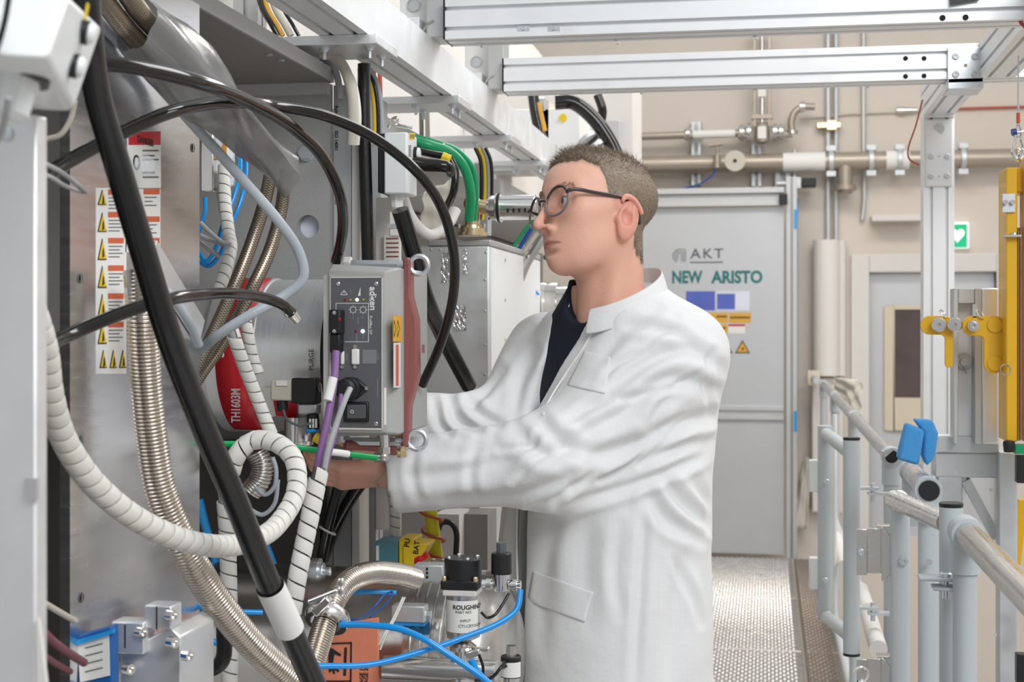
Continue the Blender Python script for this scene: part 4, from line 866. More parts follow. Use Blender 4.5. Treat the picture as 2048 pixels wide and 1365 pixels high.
for k in range(9): mb.box(onY(772, 476+k*9, 2.6195), onY(797, 479+k*9, 2.6195)+V((0, .0005, 0)))
mb.build('print', 'brown_red', tg)['kind'] = 'stuff'
MB().box(onY(752, 1060, 2.632), onY(800, 395, 2.632)+V((0, .01, 0))).build('panel', 'frame_pale', tg)
# toggle latch above the junction box
mb = MB(); mb.tube(spline([onY(776, 256, 2.5), onY(786, 238, 2.5), onY(795, 236, 2.5), onY(792, 250, 2.5), onY(800, 252, 2.5), onY(824, 256, 2.5)], 6), .003, 8); simple('toggle_latch', mb, 'steel_pol', 'bent steel wire latch above the junction box', 'latch')
# ---- the second bay: soffit, green tube, brass elbow, sheet-metal box
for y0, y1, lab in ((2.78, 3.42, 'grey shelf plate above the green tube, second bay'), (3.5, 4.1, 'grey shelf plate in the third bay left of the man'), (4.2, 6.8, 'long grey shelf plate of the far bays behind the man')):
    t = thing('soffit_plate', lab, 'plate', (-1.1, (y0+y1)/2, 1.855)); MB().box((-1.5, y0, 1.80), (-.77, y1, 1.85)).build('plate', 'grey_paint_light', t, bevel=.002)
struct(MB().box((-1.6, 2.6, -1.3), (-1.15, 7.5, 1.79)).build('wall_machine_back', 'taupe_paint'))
struct(MB().box((-1.6, 2.54, 1.88), (-1.05, 7.5, 2.7)).build('wall_machine_top', 'frame_pale'))
for k, (pts, w) in enumerate((([(828, 282, 2.75), (860, 292, 2.75), (900, 305, 2.78), (928, 335, 2.8), (941, 385, 2.82), (938, 440, 2.85)], 20), ([(830, 274, 2.8), (870, 285, 2.8), (912, 300, 2.83), (944, 335, 2.85), (952, 385, 2.87), (948, 440, 2.9)], 12))):
    hose('green_tube', pts, w, 'green_vein', ['thick translucent green tube arching left of the brass elbow', 'slimmer green tube behind the thick green tube'][k], 'tube')
simple('tube_tie', MB().torus(onY(882, 300, 2.72), (.8, .2, -.4), .013, .0022, 20, 6), 'wrap_white', 'white tie round the green tube', 'cable tie')
hose('black_connector_hose', [(828, 300, 2.65), (862, 308, 2.65), (885, 312, 2.65)], 14, 'black_gloss', 'slim black cable with steel tip right of the junction box', 'cable')
simple('yellow_sleeve', MB().cyl(at(884, 313, 2.65), at(900, 320, 2.65), .009), 'yellow', 'short yellow sleeve beside the green tube', 'sleeve')
hose('black_connector_hose', [(826, 326, 2.62), (850, 330, 2.62), (893, 334, 2.62), (902, 345, 2.64)], (30, 22), 'black_gloss', 'thick black connector boot right of the junction box', 'connector')
hose('black_loop', [(900, 318, 2.7), (910, 340, 2.7), (908, 380, 2.7), (890, 420, 2.75)], 16, 'black_rubber', 'black cable dropping behind the green tube', 'cable')
for k, (u, m) in enumerate(((967, 'yellow'), (974, 'cable_grey'), (981, 'black_rubber'), (960, 'black_rubber'))):
    hose('bay_cable', [(u-10, 296, 3.4), (u, 320, 3.4), (u+3, 380, 3.4), (u-1, 440, 3.4)], 7, m, ['yellow', 'grey', 'outer black', 'inner black'][k]+' thin cable below the third bracket plate', 'cable')
MB().box(onY(949, 470, 3.42), onY(975, 326, 3.42)+V((0, .05, 0))).build('duct', 'duct_grey', thing('duct_narrow', 'short grey duct below the third bracket plate', 'duct', onY(960, 470, 3.42)))
for k, u in enumerate((745, 757, 838, 850)):
    hose('bay_pipe', [(u, 60, 3.2+.3*(k > 1)), (u+4, 200, 3.2+.3*(k > 1)), (u+6, 330, 3.2+.3*(k > 1))], 9, ('red_wire', 'orange_red', 'taupe_paint', 'cable_beige')[k], ['dark red', 'orange', 'taupe', 'beige'][k]+' cable glimpsed between shelf plate and long beam', 'cable')
# plastic bag sheet behind the black hose
sh = sheet('plastic_sheet', (at(842, 395, 2.8), at(905, 352, 2.85), at(908, 470, 2.9), at(846, 480, 2.85)), 'wrinkled clear plastic sheet behind the curved black cable', .006, seed=9)
hose('clear_hose', [(800, 380, 2.7), (825, 440, 2.72), (860, 470, 2.75), (895, 450, 2.78), (912, 420, 2.8)], 22, 'frame_pale', 'pale clear hose looping behind the junction box')
# brass elbow and steel cylinder
t = thing('brass_elbow', 'brass pipe elbow on a bolted flange above the sheet-metal box', 'fitting', onY(945, 470, 2.95))
y = 2.95; mb = MB(); mb.cyl(onY(945, 456, y), onY(945, 402, y), .016, n=24); mb.ball(onY(945, 408, y), .019, 20, 12); mb.cyl(onY(945, 412, y), onY(978, 416, y), .015, n=24); mb.lathe(onY(930+15, 402, y), (0, 0, 1), [(0, .012), (.01, .012), (.01, 0)], 6); mb.build('elbow', 'brass', t)
mb = MB(); mb.lathe(onY(945, 472, y), (0, 0, 1), [(0, .031), (.007, .031), (.007, .026), (.015, .026), (.015, .022), (.022, .02)], 28); mb.build('flange', 'brass', t)
for k in range(5): mb = MB(); q = onY(920+k*12.5, 457, y)+V((0, -.012+.01*(k % 2), 0)); mb.hexbolt(q, (0, 0, 1), .004, .008); mb.build('flange_bolt', 'steel', t)
t = thing('steel_canister', 'polished steel canister lying right of the brass elbow', 'canister', onY(1010, 440, 2.95))
mb = MB(); a = onY(975, 416, y); mb.lathe(a, (1, 0, 0), [(0, .018), (.006, .021), (.006, .025), (.018, .027), (.02, .03), (.03, .03), (.03, .026), (.10, .026), (.105, .02)], 32); mb.build('canister', 'steel_pol', t)
mb = MB(); mb.lathe(a+V((.022, 0, 0)), (1, 0, 0), [(0, .0305), (.006, .0305)], 32, cap=False); mb.build('seal_ring', 'black_plastic', t)
for k in range(4): mb = MB(); mb.box(a+V((.045+.012*k, -.0275, -.012)), a+V((.049+.012*k, -.0225, -.004))); mb.build('slot', 'void_shade', t)
# ---- sheet-metal box
ys_ = 2.95; xr = onY(978, 600, ys_).x; xl = onY(838, 600, ys_).x; zt, zb = onY(900, 492, ys_).z, onY(900, 800, ys_).z
yk = ys_*1.0; ye = 3.62
t = thing('sheet_metal_box', 'riveted aluminium sheet box with foil tape patches left of the man', 'box', ((xl+xr)/2, 3.2, zb))
MB().box((xl, ys_, zb), (xr, ye, zt)).build('body', 'aluminium', t, bevel=.003); MB().box((xl+.03, ys_+.2, -1.3), (xr-.06, ye-.05, zb)).build('stand', 'galv', t)
MB().box((xl+.02, ys_-.004, zt), (xr+.004, ye, zt+.012)).build('lid', 'alu_dark', t, bevel=.002)
MB().box((xr, ys_+.01, zb), (xr+.003, ye, zt-.004)).build('side_cover', 'white_paint', t)
for u, v in ((862, 500), (930, 501), (972, 505), (970, 560), (970, 622), (970, 690), (880, 500), (970, 750)): mb = MB(); mb.lathe(onY(u, v, ys_), (0, -1, 0), [(0, .003), (.0015, .0028), (.003, 0)], 10); mb.build('rivet', 'alu_dark', t)
for v in (520, 600, 680, 720):
    mb = MB(); mb.lathe(onX(1010, v, xr+.003), (1, 0, 0), [(0, .004), (.0015, .0038), (.003, 0)], 10); mb.build('side_rivet', 'alu_dark', t)
def crumple(u0, v0, u1, v1, Y, seed):
    r = np.random.default_rng(seed); mb = MB(); n = 10
    for j in range(n+1):
        for i in range(n+1): p = onY(u0+(u1-u0)*i/n+r.uniform(-1, 1)*(2 if i in (0, n) else 0), v0+(v1-v0)*j/n+r.uniform(-1, 1)*2, Y-.0012-r.random()*.0016); mb.v.append(p)
    for j in range(n):
        for i in range(n): k = j*(n+1)+i; mb.f.append((k, k+1, k+n+2, k+n+1))
    return mb
crumple(883, 505, 908, 566, ys_, 1).build('foil_tape', 'foil', t, flat=True); crumple(908, 612, 932, 662, ys_, 2).build('foil_tape', 'foil', t, flat=True); crumple(925, 506, 935, 548, ys_, 4).build('foil_tape', 'foil', t, flat=True)
for k, (pts, w, m, l) in enumerate((
    ([(800, 420, 2.45), (825, 500, 2.48), (850, 590, 2.52), (890, 680, 2.62), (938, 772, 2.72)], 34, 'black_rubber', 'thick black hose slanting behind the pump controller to the sleeve'),)):
    hose('slanting_hose', pts, w, m, l)
# far equipment between the box and the man
t = thing('far_cabinet', 'pale machine cabinet behind the man\'s face', 'cabinet', (-.9, 4.6, -.5))
MB().box((-1.148, 3.75, -1.3), (-.80, 5.2, 1.42)).build('body', 'frame_pale', t, bevel=.004)
mb = MB()
for u, v in ((1060, 520), (1092, 515), (1120, 530), (1064, 545)): mb.cyl(onY(u, v, 3.74), onY(u, v, 3.751), .008, n=12)
mb.build('port', 'ink_grey', t)['kind'] = 'stuff'
MB().box(onY(1050, 542, 3.745), onY(1062, 533, 3.745)+V((0, .004, 0))).build('tag', 'ink_grey', t)
t = thing('far_canister', 'grey steel drum behind the lab coat collar', 'canister', onY(1090, 640, 3.69)); MB().box((-.80, 3.745, onY(1060, 612, 3.69).z-.02), (onY(1040, 612, 3.69).x+.05, 3.749, onY(1060, 612, 3.69).z+.02)).build('bracket', 'galv', t); mb = MB(); mb.lathe(onY(1040, 612, 3.69), (1, 0, 0), [(0, .055), (.01, .06), (.10, .06), (.10, .05), (.14, .05)], 32); mb.build('drum', 'steel', t)
mb = MB(); mb.lathe(onY(1085, 612, 3.69), (1, 0, 0), [(0, .062), (.012, .062)], 32); mb.build('band', 'steel_pol', t)
for k, (pts, w, m) in enumerate((([(1010, 520, 3.4), (1030, 490, 3.4), (1050, 460, 3.4), (1075, 430, 3.4)], 8, 'green_vein'), ([(1018, 525, 3.4), (1040, 495, 3.4), (1065, 455, 3.4), (1090, 430, 3.4)], 8, 'blue_dark'), ([(1026, 530, 3.42), (1050, 500, 3.42), (1075, 465, 3.42)], 12, 'cable_beige'), ([(1040, 560, 3.42), (1052, 530, 3.42), (1070, 500, 3.42), (1090, 470, 3.42)], 18, 'steel'), ([(1036, 566, 3.6), (1060, 572, 3.6), (1078, 590, 3.6)], 5, 'blue_tube'))):
    hose('bay_line', pts, w, m, ['green', 'dark blue', 'beige', 'steel', 'thin blue'][k]+' line slanting behind the man\'s nose and chin', 'tube')
# top-of-machine equipment beyond the crossbeam
t = thing('vent_cabinet', 'white equipment cabinet on the machine top behind the hair', 'cabinet', onY(1120, 330, 5.0)); MB().box(V((-1.05, onY(1095, 330, 5.0).y, onY(1095, 330, 5.0).z)), onY(1160, 215, 5.0)+V((0, .3, 0))).build('body', 'white_paint', t, bevel=.004)
mb = MB(); mb.cyl(onY(1126, 236, 4.995), onY(1126, 236, 5.0), .014); mb.build('yellow_dot', 'yellow', t)
MB().box(onY(1086, 330, 5.0), onY(1097, 200, 5.0)+V((0, .3, 0))).build('brown_side', 'cable_beige', t)
t = thing('vent_cabinet', 'large pale grey cabinet end above and behind the hair', 'cabinet', onY(1240, 330, 5.6)); MB().box(V((-1.05, 5.6, onY(1200, 330, 5.6).z)), onY(1266, 180, 5.6)+V((0, .4, .1))).build('body', 'frame_pale', t, bevel=.004)
MB().box(onY(1206, 330, 5.55), onY(1240, 240, 5.55)+V((0, .05, 0))).build('lower_module', 'grey_paint_light', t, bevel=.004)
hose('vent_hose', [(1110, 205, 4.6), (1145, 205, 4.6), (1185, 235, 4.6), (1220, 285, 4.6), (1240, 330, 4.6)], 30, 'black_gloss', 'thick black hose arching under the far crossbeam', 'hose')
hose('vent_hose', [(1195, 190, 4.9), (1205, 225, 4.9), (1190, 270, 4.92), (1155, 300, 5.03)], 18, 'black_gloss', 'slimmer black hose right of the arching black hose', 'hose')
hose('vent_hose', [(1066, 190, 4.7), (1070, 220, 4.7), (1076, 250, 4.7), (1090, 300, 4.7)], 22, 'black_rubber', 'black hose left of the orange cable behind the beam', 'hose')
simple('hose_collar', MB().cyl(onY(1070, 208, 4.68), onY(1090, 208, 4.68), .022), 'galv', 'steel collar on the hose behind the beam', 'collar')
hose('orange_cable', [(1078, 205, 4.6), (1083, 230, 4.6), (1090, 262, 4.6)], 9, 'sign_orange', 'short orange cable hanging behind the long beam', 'cable')
for k in range(2): simple('hose_clamp', MB().lathe(onY((1172, 1187)[k], (272, 290)[k], 4.55), (.6, 0, -.8), [(0, .03), (.014, .03)], 20), 'galv', ['upper steel clamp on the arching black hose', 'lower steel clamp on the arching black hose'][k], 'clamp')
# upper left: profile posts and cables above the shelf plate
profile(MB(), onY(500, 60, 2.7), onY(500, -60, 2.7), .05, .05, up=(0, 1, 0)).build('profile', 'alu_dark', thing('roof_post', 'dull aluminium post above the shelf plate at the top', 'post', onY(500, 60, 2.7)))
for k, (u, m, w_) in enumerate(((556, 'cable_beige', 14), (540, 'sign_orange', 10), (530, 'black_rubber', 12), (572, 'black_rubber', 8))):
    hose('roof_cable', [(u-16, -20, 2.75), (u-4, 20, 2.72), (u+14, 50, 2.7), (u+26, 72, 2.7)], w_, m, ['beige', 'orange', 'thick black', 'thin black'][k]+' cable hanging behind the nearest bracket plate', 'cable')
# ---- machine door with warning labels
XD = -.75; ya, ybd = onX(140, 600, XD).y, onX(399, 600, XD).y
t = thing('machine_door', 'brushed aluminium machine door with warning labels behind the hoses', 'door', (XD, (ya+ybd)/2, -.5))
MB().box((XD-.012, ya, -1.3), (XD, ybd, 1.85)).build('panel', 'brushed', t)
for u, v in ((385, 296), (160, 557), (160, 882), (162, 1196)):
    p = onX(u, v, XD); o = MB().lathe(p, (1, 0, 0), [(0, .006), (.001, .0058), (.001, .0045), (-.0005, .004)], 16).build('quarter_turn', 'ink_grey', t)
    mb = MB(); mb.box(p+V((0, -.0012, -.0045)), p+V((.0015, .0012, .0045))); mb.build('slot_bar', 'steel_pol', o)
sheetp = quadX(MB(), 192, 376, 252, 748, XD, .0006).build('label_sheet', 'paper', t)
sh2 = quadX(MB(), 255, 262, 321, 376, XD, .0006).build('danger_label', 'paper', t)
sh3 = quadX(MB(), 250, 378, 320, 505, XD, .0006).build('label_sheet', 'paper', t)
quadX(MB(), 256, 263, 320, 290, XD, .0010).build('red_header', 'red', sh2)
p = onX(275, 284, XD+.0012); text('DANGER', .0115, 'ink', p, (0, 1, 0), (0, 0, 1), sh2, bold=.0003)
for k, vv in enumerate((300, 310, 318, 344, 353)): quadX(MB(), 284, vv, 316-(k % 2)*8, vv+3, XD, .0010).build('print_line', 'ink_grey', sh2)
mb = MB(); mb.torus(onX(273, 325, XD+.001), (1, 0, 0), .008, .0012, 20, 6); mb.build('hand_symbol', 'ink', sh2)
def tri(par, u, vt, vb, hw_):
    a, b, c = onX(u-hw_, vb, XD+.0008), onX(u+hw_, vb, XD+.0008), onX(u, vt, XD+.0008)
    MB().prism([a, b, c], (.0006, 0, 0)).build('triangle', 'ink', par); g = (a+b+c)/3; k = lambda q: q.lerp(g, .16)+V((.0008, 0, 0)); MB().prism([k(a), k(b), k(c)], (.0004, 0, 0)).build('triangle_fill', 'yellow', par)
    MB().prism([g+V((.0014, -.0025, -.006)), g+V((.0014, .003, -.004)), g+V((.0014, .001, .006)), g+V((.0014, -.001, .003))], (.0003, 0, 0)).build('symbol', 'ink', par)
cells = [(380, 410), (425, 464), (477, 520), (532, 576), (588, 634), (645, 688)]
for k, (a, b) in enumerate(cells):
    tri(sheetp, 204, a, b, 9)
    quadX(MB(), 215, a-1, 246, a+10, XD, .0010).build('orange_header', 'orange_red', sheetp)
    for q in range(4): quadX(MB(), 216, a+15+q*7, 244-(q % 2)*6, a+17+q*7, XD, .0010).build('print_line', 'ink_grey', sheetp)
for u in (206, 226, 245): tri(sheetp, u, 700, 736, 7)
for a in (378, 433, 476):
    quadX(MB(), 286, a, 318, a+11, XD, .0010).build('orange_header', 'orange_red', sh3)
    for q in range(3): quadX(MB(), 288, a+16+q*8, 312-(q % 2)*8, a+18+q*8, XD, .0010).build('print_line', 'ink_grey', sh3)
# clear acrylic bulb and bracket
simple('clear_dome', MB().ball(onX(290, 332, XD+.02), .013, 18, 12, (1, 1, 1)), 'acrylic', 'small clear plastic dome on the danger label', 'dome')
# bar on the door standing in for the reflection of diagonal metal slats
mb = MB(); mb.bar(onX(300, 500, XD+.0062), onX(398, 660, XD+.0062), .03, .011, up=(1, 0, 0)); simple('reflection_bar', mb, 'brushed_x', 'brushed diagonal bar standing in for slats reflected in the machine door', 'bar', bevel=.001)
# ================================================================== turbo pump with its controller
PY = 2.36; PR = .128; PZ = at(560, 714, 2.33).z
xA, xB = onY(640, 714, PY-PR).x, onY(505, 714, PY-PR).x; xC = onY(432, 714, PY-PR).x
tp = thing('turbo_pump', 'brushed aluminium pump cylinder with a wide red band', 'pump', ((xA+xC)/2, PY, PZ-PR))
MB().lathe((xA, PY, PZ), (-1, 0, 0), [(0, PR*.8), (0, PR), (xA-xB, PR), (xA-xB, PR*1.02), (xA-xC+.02, PR*1.02), (xA-xC+.02, PR*.9), (xA-xC+.25, PR*.9)], 64).build('cylinder', 'brushed_x', tp)
mb = MB(); n = 24; i0 = len(mb.v)
for k in range(n+1):
    a = math.radians(-168+k*(-62+168)/n)*-1     # red band on the camera side
    for x in (xB-.004, xC+.0): mb.v.append(V((x, PY-PR*1.035*math.sin(math.radians(10+150*k/n)), PZ+PR*1.035*math.cos(math.radians(10+150*k/n)))))
for k in range(n): mb.f.append((2*k, 2*k+1, 2*k+3, 2*k+2))
for k in range(n+1):
    pass
rb_ = mb.build('red_band', 'red', tp); s_ = rb_.modifiers.new('solid', 'SOLIDIFY'); s_.thickness = .001
def on_pump(u, v, lift=.0015):
    r_ = ray(u, v); a = r_.y**2+r_.z**2; o = V((0, CAM.y-PY, CAM.z-PZ)); b = r_.y*o.y+r_.z*o.z; c = o.y**2+o.z**2-(PR*1.02+lift)**2; q = b*b-a*c
    return CAM+r_*((-b-math.sqrt(max(q, 0)))/a)
def pump_text(s_, u, vb, size, m, par, bold=.0003):
    p = on_pump(u, vb, .004); q = on_pump(u, vb-30, .004); ax = (q-p).normalized(); ay = V((-1, 0, 0)); text(s_, size, m, p, ax, ay, par, bold=bold)
pump_text('TH1603M', 480, 846, .022, 'print_white', rb_); pump_text('S', 448, 716, .022, 'print_white', rb_); pump_text('PURGE', 627, 742, .0115, 'ink', tp, 0)
mb = MB(); mb.lathe((xA+.012, PY, PZ), (-1, 0, 0), [(0, PR*1.0), (.006, PR*1.02), (.012, PR*1.0)], 56); mb.build('end_ring', 'black_plastic', tp)
# white caution label on the pump
mb = MB(); P = [on_pump(u, v, .002) for u, v in ((527, 776), (546, 776), (552, 832), (536, 838))]; mb.quad(*P); mb.build('white_label', 'paper', tp)
mb = MB(); P = [on_pump(u, v, .002) for u, v in ((546, 800), (594, 806), (592, 836), (552, 832))]; mb.quad(*P); mb.build('red_label', 'red', tp)
# mounting plate seen edge-on
t = thing('mounting_plate', 'thin aluminium mounting plate between pump and controller', 'plate', onY(653, 890, 2.2))
yq = 2.13; a = onY(646, 550, yq); b = onY(661, 892, yq); MB().box((a.x, yq, b.z), (b.x, yq+.17, a.z)).build('plate', 'aluminium', t, bevel=.001)
# ---- controller
YC = 2.12
def cY(u, v, e=0.): return onY(u, v, YC-e)
XS0 = onY(655, 700, YC).x; XS1 = onY(776, 700, YC).x; zT = cY(700, 543).z; zBt = cY(700, 866).z
tc_ = thing('pump_controller', 'grey pump controller box with dark control panel, lamps and rocker switch', 'controller', ((XS0+XS1)/2, YC+.1, zBt))
yback = YC+.235; ch = .010
xq = XS1+.012
mb = MB(); f0 = [(XS0, zBt), (XS1-.004, zBt), (XS1-.004, zT), (XS0, zT)]; f1 = [(XS0, zBt-.008), (xq, zBt-.004), (xq, zT+.006), (XS0, zT+.012)]
R0 = [V((x, YC, z)) for x, z in f0]; R1 = [V((x, YC+.022, z)) for x, z in f1]; R2 = [V((x, yback-.03, z)) for x, z in f1]; R3 = [V((XS0, yback, zBt+.01)), V((xq-.012, yback, zBt+.016)), V((xq-.012, yback, zT-.016)), V((XS0, yback, zT-.01))]
for A_, B_ in ((R0, R1), (R1, R2), (R2, R3)):
    for k in range(4): mb.quad(A_[k], A_[(k+1) % 4], B_[(k+1) % 4], B_[k])
mb.quad(*R0); mb.quad(*R3); mb.build('case', 'case_grey', tc_, bevel=.003)
a, b = cY(662, 556), cY(763, 858); pn = MB().box((a.x, YC-.0015, b.z), (b.x, YC, a.z)).build('control_panel', 'panel_dark', tc_, bevel=.0006)
mb = MB()
for (u0, v0, u1, v1) in ((660, 554, 765, 556.5), (660, 857, 765, 859.5), (763, 554, 765.5, 859), (660, 554, 662, 859)): mb.box(cY(u0, v1, .0022), cY(u1, v0, 0))
mb.build('panel_frame', 'frame_pale', tc_)
for u, v in ((676, 568), (752, 568), (676, 848), (752, 848)): mb = MB(); mb.lathe(cY(u, v, .0015), (0, -1, 0), [(0, .0034), (.001, .0033), (.0016, .002), (.0006, .0012)], 16); mb.build('panel_screw', 'steel_pol', tc_)
E2 = .0017
def lines(segs, m, nm, w=.0004, par=pn):
    mb = MB()
    for (u0, v0, u1, v1) in segs:
        p, q = cY(u0, v0, E2), cY(u1, v1, E2); mb.bar(p, q, w*2, .0003, up=(0, 1, 0))
    return mb.build(nm, m, par)
lines([(672, 607, 737, 607), (737, 607, 737, 684), (690, 684, 737, 684), (672, 607, 672, 620)], 'print_white', 'outline_print')
lines([(688, 581, 695, 590), (695, 590, 681, 590), (681, 590, 688, 581), (688, 584, 688, 588)], 'print_white', 'warning_print')
MB().prism([cY(716, 592, E2), cY(721, 592, E2), cY(721, 575, E2)], (0, -.0003, 0)).build('ramp_print', 'print_white', pn)
for cu in (706, 726):
    o = MB().torus(cY(cu, 620, E2), (0, -1, 0), .0045, .0004, 20, 4).build('dial_print', 'print_white', pn)
    lines([(cu+math.cos(k)*6.5, 620+math.sin(k)*6.5, cu+math.cos(k)*9, 620+math.sin(k)*9) for k in [i*.785 for i in range(8)]], 'print_white', 'dial_tick', .0003)['kind'] = 'stuff'
def ctext(s_, u, v, size, m='print_white', bold=0.0): p = cY(u, v, E2); return text(s_, size, m, p, (0, 0, -1), (1, 0, 0), pn, bold=bold)
ctext('adi', 740, 574, .0145, bold=.0003); ctext('xen', 740, 593, .0145, bold=.0003)
ctext('ProfiBus DP', 739, 632, .0058)
lines([(738.5, 575, 738.5, 611), (701, 579, 701, 589), (706, 632, 706, 638), (716, 634, 716, 648), (725.5, 631, 725.5, 638), (713, 668, 713, 683), (726, 669, 726, 678), (694, 708, 694, 721), (756, 707, 756, 720), (755, 758, 755, 794)], 'panel_mid', 'small_print', .0007)['kind'] = 'stuff'
for u, v, m, r_ in ((690, 600, 'led_red', 3), (701, 600, 'led_yellow', 2.6), (714, 600, 'led_green', 3.6), (727, 600, 'led_yellow', 2.6), (712, 663, 'led_red', 3), (725.5, 663, 'led_white', 4)):
    MB().lathe(cY(u, v, .0015), (0, -1, 0), [(0, px(r_, 2.1)), (.0012, px(r_*.8, 2.1)), (.0016, 0)], 14).build('indicator', m, tc_)
# capped sub-D sockets, blank label, power inlet, rocker switch
for u0, u1, v0, v1 in ((702, 720, 698, 730), (680, 690, 702, 730)):
    o = MB().box(cY(u0, v1, .007), cY(u1, v0, 0)).build('socket_cap', 'paper', tc_, bevel=.0025, seg=3)
    for vv in (v0-4, v1+4): MB().lathe(cY((u0+u1)/2, vv, .0015), (0, -1, 0), [(0, .003), (.003, .003), (.003, .0015)], 12).build('jack_screw', 'steel_pol', tc_)
MB().box(cY(725, 728, .0022), cY(754, 700, 0)).build('blank_label', 'panel_mid', tc_)
MB().prism([cY(u, v, .001) for u, v in ((678, 778), (690, 758), (716, 756), (739, 777), (716, 798), (690, 797))], (0, -.006, 0)).build('inlet_flange', 'black_plastic', tc_, bevel=.003)
p = cY(701, 777, .005); o = MB().lathe(p, (0, -1, 0), [(0, .017), (.012, .017), (.014, .015), (.03, .0155), (.032, .011), (.045, .009)], 22).build('power_plug', 'black_plastic', tc_)
MB().lathe(cY(733, 777, .007), (0, -1, 0), [(0, .003), (.001, .003)], 12).build('flange_screw', 'steel_pol', tc_)
o = MB().box(cY(687, 844, .006), cY(739, 804, 0)).build('switch_bezel', 'black_plastic', tc_, bevel=.002)
MB().hexa([cY(694, 838, .006), cY(732, 838, .006), cY(732, 838, .003), cY(694, 838, .003), cY(694, 810, .011), cY(732, 810, .011), cY(732, 810, .003), cY(694, 810, .003)]).build('rocker', 'panel_dark', o, bevel=.001)
MB().torus(cY(704, 824, .0095), (0, -1, 0), .0022, .0005, 16, 5).build('rocker_print', 'print_white', o)
# D-connector with purple cable
cn_ = thing('d_connector', 'black data connector with red switch on the controller panel edge', 'connector', cY(675, 706, .02))
MB().box(cY(657, 668, .028), cY(690, 620, .002)).build('hood', 'black_plastic', cn_, bevel=.002)
MB().box(cY(659, 706, .024), cY(688, 668, .002)).build('cable_hood', 'black_plastic', cn_, bevel=.002)
for v in (626, 663): MB().lathe(cY(669, v, .028), (0, -1, 0), [(0, .003), (.001, .003), (.0012, .001)], 12).build('screw', 'steel_pol', cn_)
MB().box(cY(677, 641, .0295), cY(682, 636, .028)).build('red_switch', 'red', cn_)
# side labels on the case
XQ = xq
def sideq(u0, v0, u1, v1, m, nm, par, e=.0005): return quadX(MB(), u0, v0, u1, v1, XQ, e).build(nm, m, par)
lb = sideq(786, 632, 803, 684, 'sign_orange', 'hazard_label', tc_)
for u in (790.5, 797.5):
    P = [onX(*q, XQ+.0008) for q in ((u-2.5, 640), (u+2, 658), (u-2.5, 676))]; MB().prism(P, (.0003, 0, 0)).build('chevron', 'ink', lb)
    P = [onX(*q, XQ+.0012) for q in ((u-2, 647), (u+.6, 658), (u-2, 669))]; MB().prism(P, (.0003, 0, 0)).build('chevron_fill', 'yellow', lb)
l2 = sideq(787, 686, 801, 776, 'frame_pale', 'notice_strip', tc_); sideq(791, 690, 796, 772, 'orange_red', 'strip_print', l2, .0009)
sideq(844, 690, 849, 706, 'brown_red', 'small_mark', tc_)
sideq(768, 776, 772, 850, 'frame_pale', 'edge_tag', tc_)
# ---- red-brown clamp bar with eye bolts
yb_ = YC+.05
t = thing('clamp_bar', 'red-brown cast clamp bar standing on the controller side', 'bar', onY(812, 895, yb_))
P = [onY(*q, yb_) for q in ((805, 516), (816, 514), (820, 522), (821, 594), (833, 640), (834, 756), (818, 815), (816, 880), (812, 896), (803, 897), (801, 800), (804, 600))]
MB().prism(P, (0, .028, 0)).build('bar', 'brown_red', t, bevel=.003)
for v, u in ((531, 838), (881, 834)):
    e_ = thing('eye_bolt', ['zinc eye bolt at the top of the red-brown bar', 'zinc eye bolt at the bottom of the red-brown bar'][v > 700], 'eye bolt', onY(u, v+22, yb_))
    c = onY(u, v, yb_+.01); mb = MB(); mb.torus(c, (.1, -1, 0), px(19, 2.17), px(5, 2.17), 36, 12); mb.build('ring', 'zinc', e_)
    mb = MB(); mb.lathe(onY(u-17, v, yb_+.01), (-1, 0, 0), [(0, .006), (.004, .010), (.007, .010), (.007, .006), (.02, .006)], 20); mb.build('shank', 'zinc', e_)
for v, lab in ((528, 'upper hexagonal tie rod with nut on top of the controller'), (883, 'lower hexagonal tie rod under the controller')):
    t = thing('tie_rod', lab, 'rod', onY(750, v+8, yb_)); mb = MB(); mb.cyl(onY(692, v, yb_+.012), onY(806, v+1, yb_+.012), px(9, 2.18), n=6); mb.build('rod', 'zinc', t)
    mb = MB(); mb.cyl(onY(690, v-3, yb_+.012), onY(702, v-3, yb_+.012), px(13, 2.18), n=6); mb.build('nut', 'wrap_white' if v < 600 else 'zinc', t)
mb = MB(); mb.lathe(onY(804, 915, yb_), (0, 0, 1), [(0, .008), (.004, .009), (.011, .009), (.013, .007)], 6); mb.cyl(onY(804, 903, yb_), onY(804, 893, yb_), .005); simple('brass_nut', mb, 'brass', 'brass nut below the red-brown bar', 'nut')
t = thing('purge_fitting', 'steel push-in elbow fitting where the green tube ends', 'fitting', onY(765, 930, 2.16))
mb = MB(); mb.cyl(onY(769, 868, 2.16), onY(769, 895, 2.16), .0075); mb.build('stem', 'steel_pol', t)
mb = MB(); mb.cyl(onY(769, 895, 2.16), onY(769, 908, 2.16), .009, n=6); mb.ball(onY(768, 914, 2.16), .009); mb.cyl(onY(768, 914, 2.16), onY(750, 916, 2.16), .0078); mb.build('elbow', 'steel', t)
hose('green_air_tube', [(372, 884, 1.95), (400, 888, 1.97), (470, 889, 2.0), (560, 893, 2.05), (650, 903, 2.1), (752, 916, 2.16)], 13, 'green_tube', 'bright green air tube running under the pump to the elbow fitting', 'tube')
mb = MB(); mb.tube([at(652, 903.5, 2.095), at(676, 906, 2.11), at(697, 909, 2.12)], .0052, 12); simple('tube_label', mb, 'paper', 'white label wrapped on the green air tube', 'label')
hose('brown_bundle', [(690, 890, 2.25), (740, 893, 2.27), (790, 902, 2.3)], 20, 'brown_red', 'dark red hose behind the lower tie rod')
